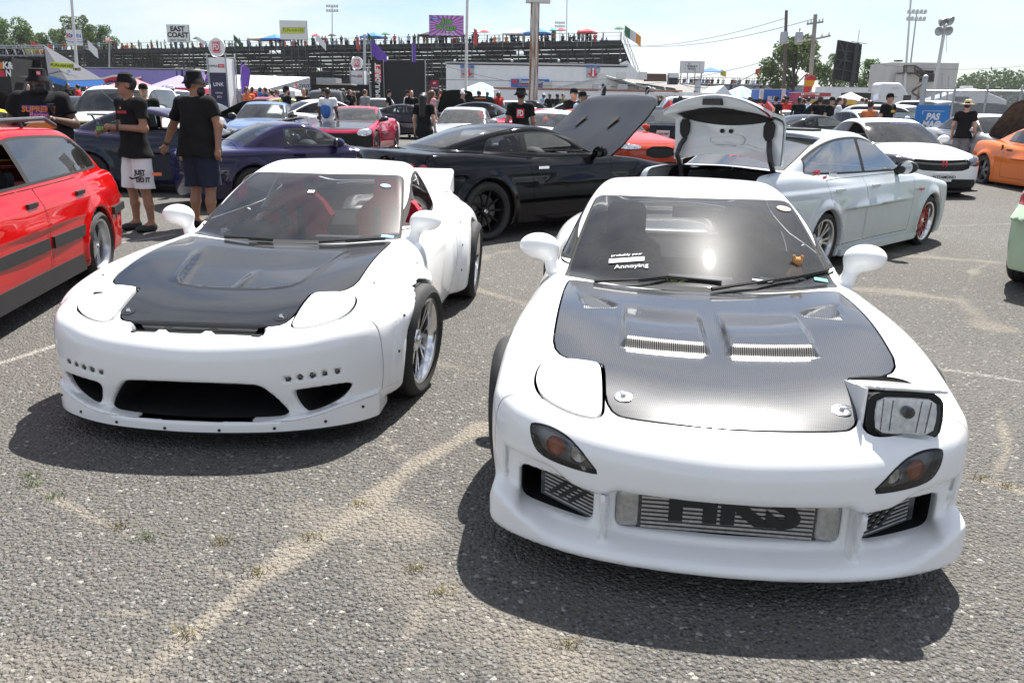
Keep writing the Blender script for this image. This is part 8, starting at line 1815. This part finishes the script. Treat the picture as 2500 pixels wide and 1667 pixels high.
# left: big man in the printed tee
p1 = gp(140, 10.6); P_ = pose(elL=(.34, -.04, 1.17), wrL=(.20, -.36, 1.23), elR=(-.36, .02, 1.17), wrR=(-.33, -.15, .96), head=(.02, -.05, 1.645), shL=(.225, 0, 1.45), shR=(-.225, 0, 1.45))
M1 = person('bearded man in black bucket hat and printed black tee looking at a phone', p1, .28, P_, skin=SK_D, bottom=C_BLACK, hat='bucket', bulk=1.62, beard=HAIRM, h=.016, headrot=.25, grip=(.8, .5), scale=1.06)
phone('black phone held by the bearded man behind the red wagon', p1 + Vector((.30, -.33, 1.42)), .5, .5)
for z, body, ink, sz in ((1.335, 'SUPREME', INKO, .085), (1.275, 'Racing', plain('pink_ink', (.7, .2, .4), .6), .075), (.99, 'POWER', INKLB, .075)): block_on(M1, 'print', None, (.02, -.236 - (1.335 - z) * .16, z), 0, 0, body=body, ink=ink, size=sz, bold=.03, shear=.15)
M_ = frame((.02, -.222, 1.30), (1, 0, 0), (0, -.16, 1)); m = MB(); m.prism([(-.17, .08), (.17, .08), (.13, -.05), (-.05, -.05)], -.004, 0, lambda a, b, q: tuple(M_ @ Vector((a, b, q)))); m.build('print_shield', INKP, M1)
M_ = frame((.03, -.272, 1.14), (1, 0, 0), (0, -.1, 1)); m = MB(); m.prism(chaikin([(-.16, 0), (-.13, .04), (.0, .055), (.15, .03), (.17, -.02), (-.10, -.035)], 1), 0, .003, lambda a, b, q: tuple(M_ @ Vector((a, b, q)))); m.build('print_car', INKO, M1)
m = MB(); m.prism(chaikin([(-.17, -.05), (-.05, -.04), (.12, -.05), (.02, -.10), (-.12, -.11)], 1), 0, .003, lambda a, b, q: tuple(M_ @ Vector((a, b, q)))); m.build('print_smoke', INKLB, M1); m = MB(); m.prism(chaikin([(-.19, .04), (-.08, .07), (.14, .08), (.16, .055), (-.06, .045)], 1), 0, .003, lambda a, b, q: tuple(M_ @ Vector((a, b, q)))); m.build('print_wing', INKW, M1)
block_on(M1, 'hat_patch', INKR, (.055, -.155, 1.735), .022, .024, (.35, -1, 0), 'FD', INKW, .04, bold=.03, sx=.7)
# middle: cap and white shorts
g2 = gnd(352, 562); P_ = pose(elL=(.235, .0, 1.18), wrL=(.055, -.25, 1.20), elR=(-.235, .02, 1.17), wrR=(-.13, -.27, 1.16), hipL=(.10, 0, .94), kneeL=(.13, -.01, .5), ankL=(.15, .02, .09), kneeR=(-.12, -.02, .5), ankR=(-.14, 0, .09), head=(0, -.03, 1.655))
M2 = person('slim man in backwards-chained black tee, cap and white shorts holding a bottle', (g2.x, g2.y, 0), -.62, P_, skin=SK_M, bottom=C_WHITE, hat='cap', hatmat=C_BLACK, shades=True, h=.013, shoes=CROC, bulk=1.0, headrot=-.45, grip=(.9, .85), scale=1.035)
M2['label'] = 'slim man in black cap, black tee and white shorts beside the red wagon'
phone('blue phone in the raised hand of the man in white shorts', Vector((g2.x, g2.y, 0)) + Matrix.Rotation(-.62, 3, 'Z') @ Vector((-.10, -.38, 1.27)) * 1.03, -.9, .5, plain('blue_phone', (.03, .08, .16), .2, coat=1.))
bo = thing('water_bottle', 'small clear plastic bottle with green label held by the man in white shorts', 'bottle', Vector((g2.x, g2.y, 0)) + Matrix.Rotation(-.62, 3, 'Z') @ Vector((-.05, -.37, 1.13)) * 1.03)
m = MB(); m.lathe([(.001, 0), (.031, 0), (.032, .03), (.030, .06), (.032, .09), (.030, .12), (.016, .155), (.013, .17)], n=16); m.build('bottle_body', CLEARLENS, bo, smooth=True); m = MB(); m.lathe([(.0325, .04), (.0325, .085)], n=16); m.build('label_band', INKG, bo, smooth=True); m = MB(); m.lathe([(.015, .168), (.015, .185), (.001, .186)], n=12); m.build('screw_cap', INKW, bo)
m = MB(); m.tube([Vector((.075 * math.cos(t), -.055 - .045 * math.sin(t), 1.50 - .09 * math.sin(t))) for t in np.linspace(.1, 3.04, 12)], .004, 5); m.build('neck_chain', GOLD, M2); m = MB(); m.disc((0, -.125, 1.405), .012, 10, 'Y', .004); m.build('pendant', GOLD, M2)
block_on(M2, 'chest_print', None, (.075, -.155, 1.36), 0, 0, (.25, -1, 0), 'HAVOK', INKR, .04, bold=.04)
for s, w_, mt in (('L', .9, WATCH), ('R', .9, CHROME)):
    a, b = P_['el' + s], P_['wr' + s]; c = a * .1 + b * .9; d = Vector(b - a).normalized(); m = MB(); m.lathe([(.036, -.012), (.038, 0), (.036, .012)], n=14); Mx = Matrix.Translation(c) @ d.to_track_quat('Z', 'Y').to_matrix().to_4x4(); o = m.build('wrist_band', mt, M2, smooth=True); o.data.transform(Mx)
Ms = frame((.197, -.108, .66), (.81, .58, 0), (0, 0, 1)); 
for t, dz in (('JUST', .035), ('DO IT', -.05)): text('printed_letters', t, .075, INK, M2, Ms @ Matrix.Translation((.02 + (.03 if dz < 0 else 0), dz, .012)), bold=.05, th=.003, sx=.8)
sw = chaikin([(-.11, .0), (-.10, -.03), (-.07, -.045), (.12, .03), (-.06, -.02), (-.085, -.015)], 1); m = MB(); m.prism([(a, b) for a, b in sw], 0, .003, lambda a, b, q: tuple(Ms @ Vector((a, b - .005, q + .010)))); m.build('swoosh_mark', INK, M2)
# right: bucket hat, back turned
g3 = gnd(503, 556); P_ = pose(elR=(-.30, -.02, 1.20), wrR=(-.30, .02, .95), elL=(.315, -.10, 1.20), wrL=(.44, -.28, 1.02), head=(0, -.02, 1.66), shL=(.205, 0, 1.45), shR=(-.205, 0, 1.45))
P_['elL'] = np.array((.40, -.02, 1.16)); P_['wrL'] = np.array((.60, -.10, .96))
M3_ = person('heavyset man in black bucket hat and navy shorts seen from behind, arm held out', (g3.x, g3.y, 0), 2.75 + math.pi * .0, P_, skin=SK_L if False else SK_M, bottom=C_NAVY, hat='bucket', bulk=1.28, beard=HAIRM, h=.014, headrot=-.9, grip=(.15, .5), scale=1.05)
block_on(M3_, 'hat_patch', INKR, (-.095, -.10, 1.745), .022, .024, (-1, -.7, 0), 'FD', INKW, .04, bold=.03, sx=.7)
a, b = P_['elL'], P_['wrL']; c = a * .12 + b * .88; d = Vector(b - a).normalized(); m = MB(); m.lathe([(.037, -.016), (.039, 0), (.037, .016)], n=14); o = m.build('wrist_watch', WATCH, M3_, smooth=True); o.data.transform(Matrix.Translation(c) @ d.to_track_quat('Z', 'Y').to_matrix().to_4x4())
Mt = Vector((g3.x, g3.y, 0)); m = MB(); m.box((0, 0, 0), (.05, .006, .018), rz=.3); o = m.build('orange_card', plain('orange_card', (.8, .2, .08), .6)); o.location = gnd(352, 562) + Vector((.30, -.16, .70)); tag(o, 'small orange and white card hanging at the white shorts', 'card')
# middle distance
def mid(label, px, Y, rz, **k): return person(label, gp(px, Y), rz, h=.028, **k)
hold = pose(elL=(.24, -.02, 1.18), wrL=(.05, -.24, 1.2), elR=(-.24, -.02, 1.17), wrR=(-.06, -.26, 1.15))
mid('woman with long dark hair in a black dress seen from behind', 1037, 20, 2.9, skin=SK_L, dress=True, long_hair=True, hair=HAIRM, scale=.95)
o = mid('man in black bucket hat and black tee with a square red logo on the back', 1268, 17, 3.1, skin=SK_M, hat='bucket', bottom=C_BLACK, P=pose(elL=(.26, .05, 1.18), wrL=(.29, -.02, .92)), scale=1.02); block_on(o, 'back_logo', INKR, (.0, .175, 1.33), .075, .085, (0, 1, 0), 'FD', INKW, .15, bold=.04, sx=.62)
mid('tall man in dark cap and sunglasses behind the raised bonnet', 1394, 21, .5, skin=SK_L, hat='cap', shades=True, P=hold, scale=1.04); mid('man in cap and pale blue shirt behind the raised bonnet', 1414, 19.5, .9, skin=SK_M, hat='cap', shades=True, top=C_LBLUE, P=hold, scale=1.)
o = mid('man in white tee with a bright blue drawstring bag seen from behind', 806, 24, 3.0, skin=SK_D, top=C_WHITE, bottom=C_GREY); mm = M3.of(lambda x, y, z: smax(sdell(x, y, z, (0, .20, 1.18), (.15, .07, .21)), z - 1.34, .02), (-.2, .1, .9), (.2, .32, 1.45), .03); m3_to('drawstring_bag', mm, C_BLUE, o)
o = mid('bearded man in black tee with a yellow pack before the white marquee', 706, 26, 2.2, skin=SK_L, hat='cap', beard=HAIRB, scale=1.02); mm = M3.of(lambda x, y, z: sdell(x, y, z, (-.02, .18, 1.28), (.11, .06, .15)), (-.2, .05, 1.), (.2, .3, 1.5), .03); m3_to('small_pack', mm, plain('lime_pack', (.5, .55, .05), .7), o)
mid('dark-haired man in black tee facing the camera before the car maker booth', 748, 29, .1, skin=SK_M, hair=HAIRM); mid('man in black standing left of the grey-shirted man', 795, 33, 1.2, skin=SK_M, hat='cap'); mid('man in grey tee beside the schedule column', 894, 33, 2.4, skin=SK_L, top=C_GREY, hair=HAIRB)
mid('man in black cap bending before the black drift wall', 951, 36, 1.6, skin=SK_L, hat='cap', top=C_BLACK); mid('person with red hair and dark top before the black drift wall', 1006, 34, .4, skin=SK_L, hair=HAIRR, top=C_BLACK); mid('person in white with a dark cap before the black drift wall', 994, 36, 1.8, skin=SK_M, top=C_WHITE, hat='cap'); mid('woman in a pale pink top beside the raised black bonnet', 1056, 29, 2.0, skin=SK_L, top=C_PINK, hair=HAIRB, long_hair=True); mid('man in white cap and black tee before the striped marquee', 1128, 33, 1.3, skin=SK_L, hat='cap', hatmat=C_WHITE); mid('person in a red top before the striped marquee', 1216, 40, .8, skin=SK_D, top=C_RED)
o = mid('tall man in black cap and black tee with a yellow chest print', 2150, 24, .55, skin=SK_L, hat='cap', scale=1.06); block_on(o, 'chest_print', INKY, (-.03, -.165, 1.34), .07, .03, (0, -1, 0)); block_on(o, 'chest_print', INKR, (.08, -.165, 1.335), .04, .028, (0, -1, 0))
mid('woman in an orange top with tied dark hair left of the tall capped man', 2106, 23, 2.2, skin=SK_M, top=C_ORANGE, hair=HAIRM, tank=True, scale=.95, bottom=C_DENIM)
mid('young man in straw hat and black tee by the raised silver bonnet', 2336, 21.5, 2.5, skin=SK_L, hat='straw', bottom=C_GREY, scale=.97, hair=HAIRM)
for px, Y, rz, c, hh, lb in ((1884, 33, 2.6, C_BLACK, 'cap', 'man in black cap at the left of the food truck queue'), (1940, 33, 2.5, C_BLACK, None, 'dark-haired person in black in the food truck queue'), (1962, 34, 2.8, C_WHITE, None, 'person in white in the food truck queue'), (1990, 32, 2.9, C_BLACK, 'cap', 'capped man in black turned away in the food truck queue'), (2016, 29, .6, C_BLACK, 'cap', 'man in black cap and sunglasses facing right by the yellow truck'), (2034, 28, 1.2, C_WHITE, None, 'dark-haired woman in white tee by the yellow truck'), (2048, 34, .4, C_NAVY, None, 'person in navy at the yellow truck hatch'), (1910, 36, .2, C_RED, 'cap', 'person in a red cap left of the queue'), (1340, 46, .3, C_BLACK, None, 'bearded man in black before the white container'), (1358, 47, 2., C_BLACK, None, 'second person in black before the white container'), (1372, 45, .9, C_OLIVE, None, 'person in olive before the white container'), (1325, 48, 1., C_LBLUE, 'cap', 'person in white cap and pale blue before the container'), (1395, 50, .5, C_KHAKI, None, 'person in khaki walking before the container')):
    mid(lb, px, Y, rz, top=c, hat=hh, skin=(SK_L, SK_M, SK_D)[px % 3], shades=px in (2016,), hatmat=C_BLACK if '1325' not in str(px) else C_WHITE)
rp = random.Random(3)
for i, (px, Y) in enumerate([(rp.uniform(575, 700), rp.uniform(38, 50)) for _ in range(16)] + [(rp.uniform(770, 870), rp.uniform(40, 54)) for _ in range(16)] + [(rp.uniform(1060, 1240), rp.uniform(42, 56)) for _ in range(12)] + [(rp.uniform(170, 330), rp.uniform(36, 42)) for _ in range(8)] + [(rp.uniform(1840, 2110), rp.uniform(38, 46)) for _ in range(14)] + [(rp.uniform(1560, 1700), rp.uniform(44, 52)) for _ in range(6)]):
    c = rp.choice(CROWD + [C_PINK, C_KHAKI]); where = 'before the white marquee' if px < 720 and px > 500 else 'before the truck stage' if 700 < px < 900 else 'around the striped marquee' if 1000 < px < 1300 else 'under the left awning' if px < 400 else 'around the food trucks' if px > 1800 else 'before the white containers'
    far_person(f'visitor in {an(CN[c])} top {where}', gp(px, Y), rp.uniform(0, 6.28), rp.choice(('stand', 'walk', 'arms')), c, rp.choice((C_DENIM, C_BLACK, C_KHAKI, C_GREY)), rp.choice((SK_L, SK_M, SK_D)), rp.choice((HAIRM, HAIRB)), 'visitors ' + where, .05, rp.uniform(.94, 1.05))
mid('man in black tee leaning into the display trailer', 80, 40, 1.2, skin=SK_L, P=hold); person('man in pale blue shirt and white cap beside the white saloon', gp(432, 27), .1, h=.028, top=C_LBLUE, skin=SK_D, hat='cap', hatmat=C_WHITE)
person('woman with tied fair hair before the white sport utility', gp(240, 24), 1.2, h=.028, hair=HAIRB, skin=SK_L, top=C_GREY, long_hair=True, scale=.95); person('person in a black cap behind the capped man', gp(372, 17), .3, h=.025, skin=SK_L, hat='cap', hair=HAIRB)
# ---------------------------------------------------------------- air
hz = MB().box((0, 260, 44.), (520, 300, 45.)).build('haze', None); hm_ = bpy.data.materials.new('haze_air'); hm_.use_nodes = True; hn = hm_.node_tree; hn.nodes.remove(hn.nodes['Principled BSDF']); pv = hn.nodes.new('ShaderNodeVolumePrincipled')
pv.inputs['Color'].default_value = (.86, .92, 1, 1); pv.inputs['Density'].default_value = .00012; pv.inputs['Anisotropy'].default_value = .3; hn.links.new(pv.outputs[0], hn.nodes['Material Output'].inputs['Volume']); hz.data.materials.append(hm_); tag(hz, 'thin pale summer haze over the whole lot', 'haze', kind='stuff')
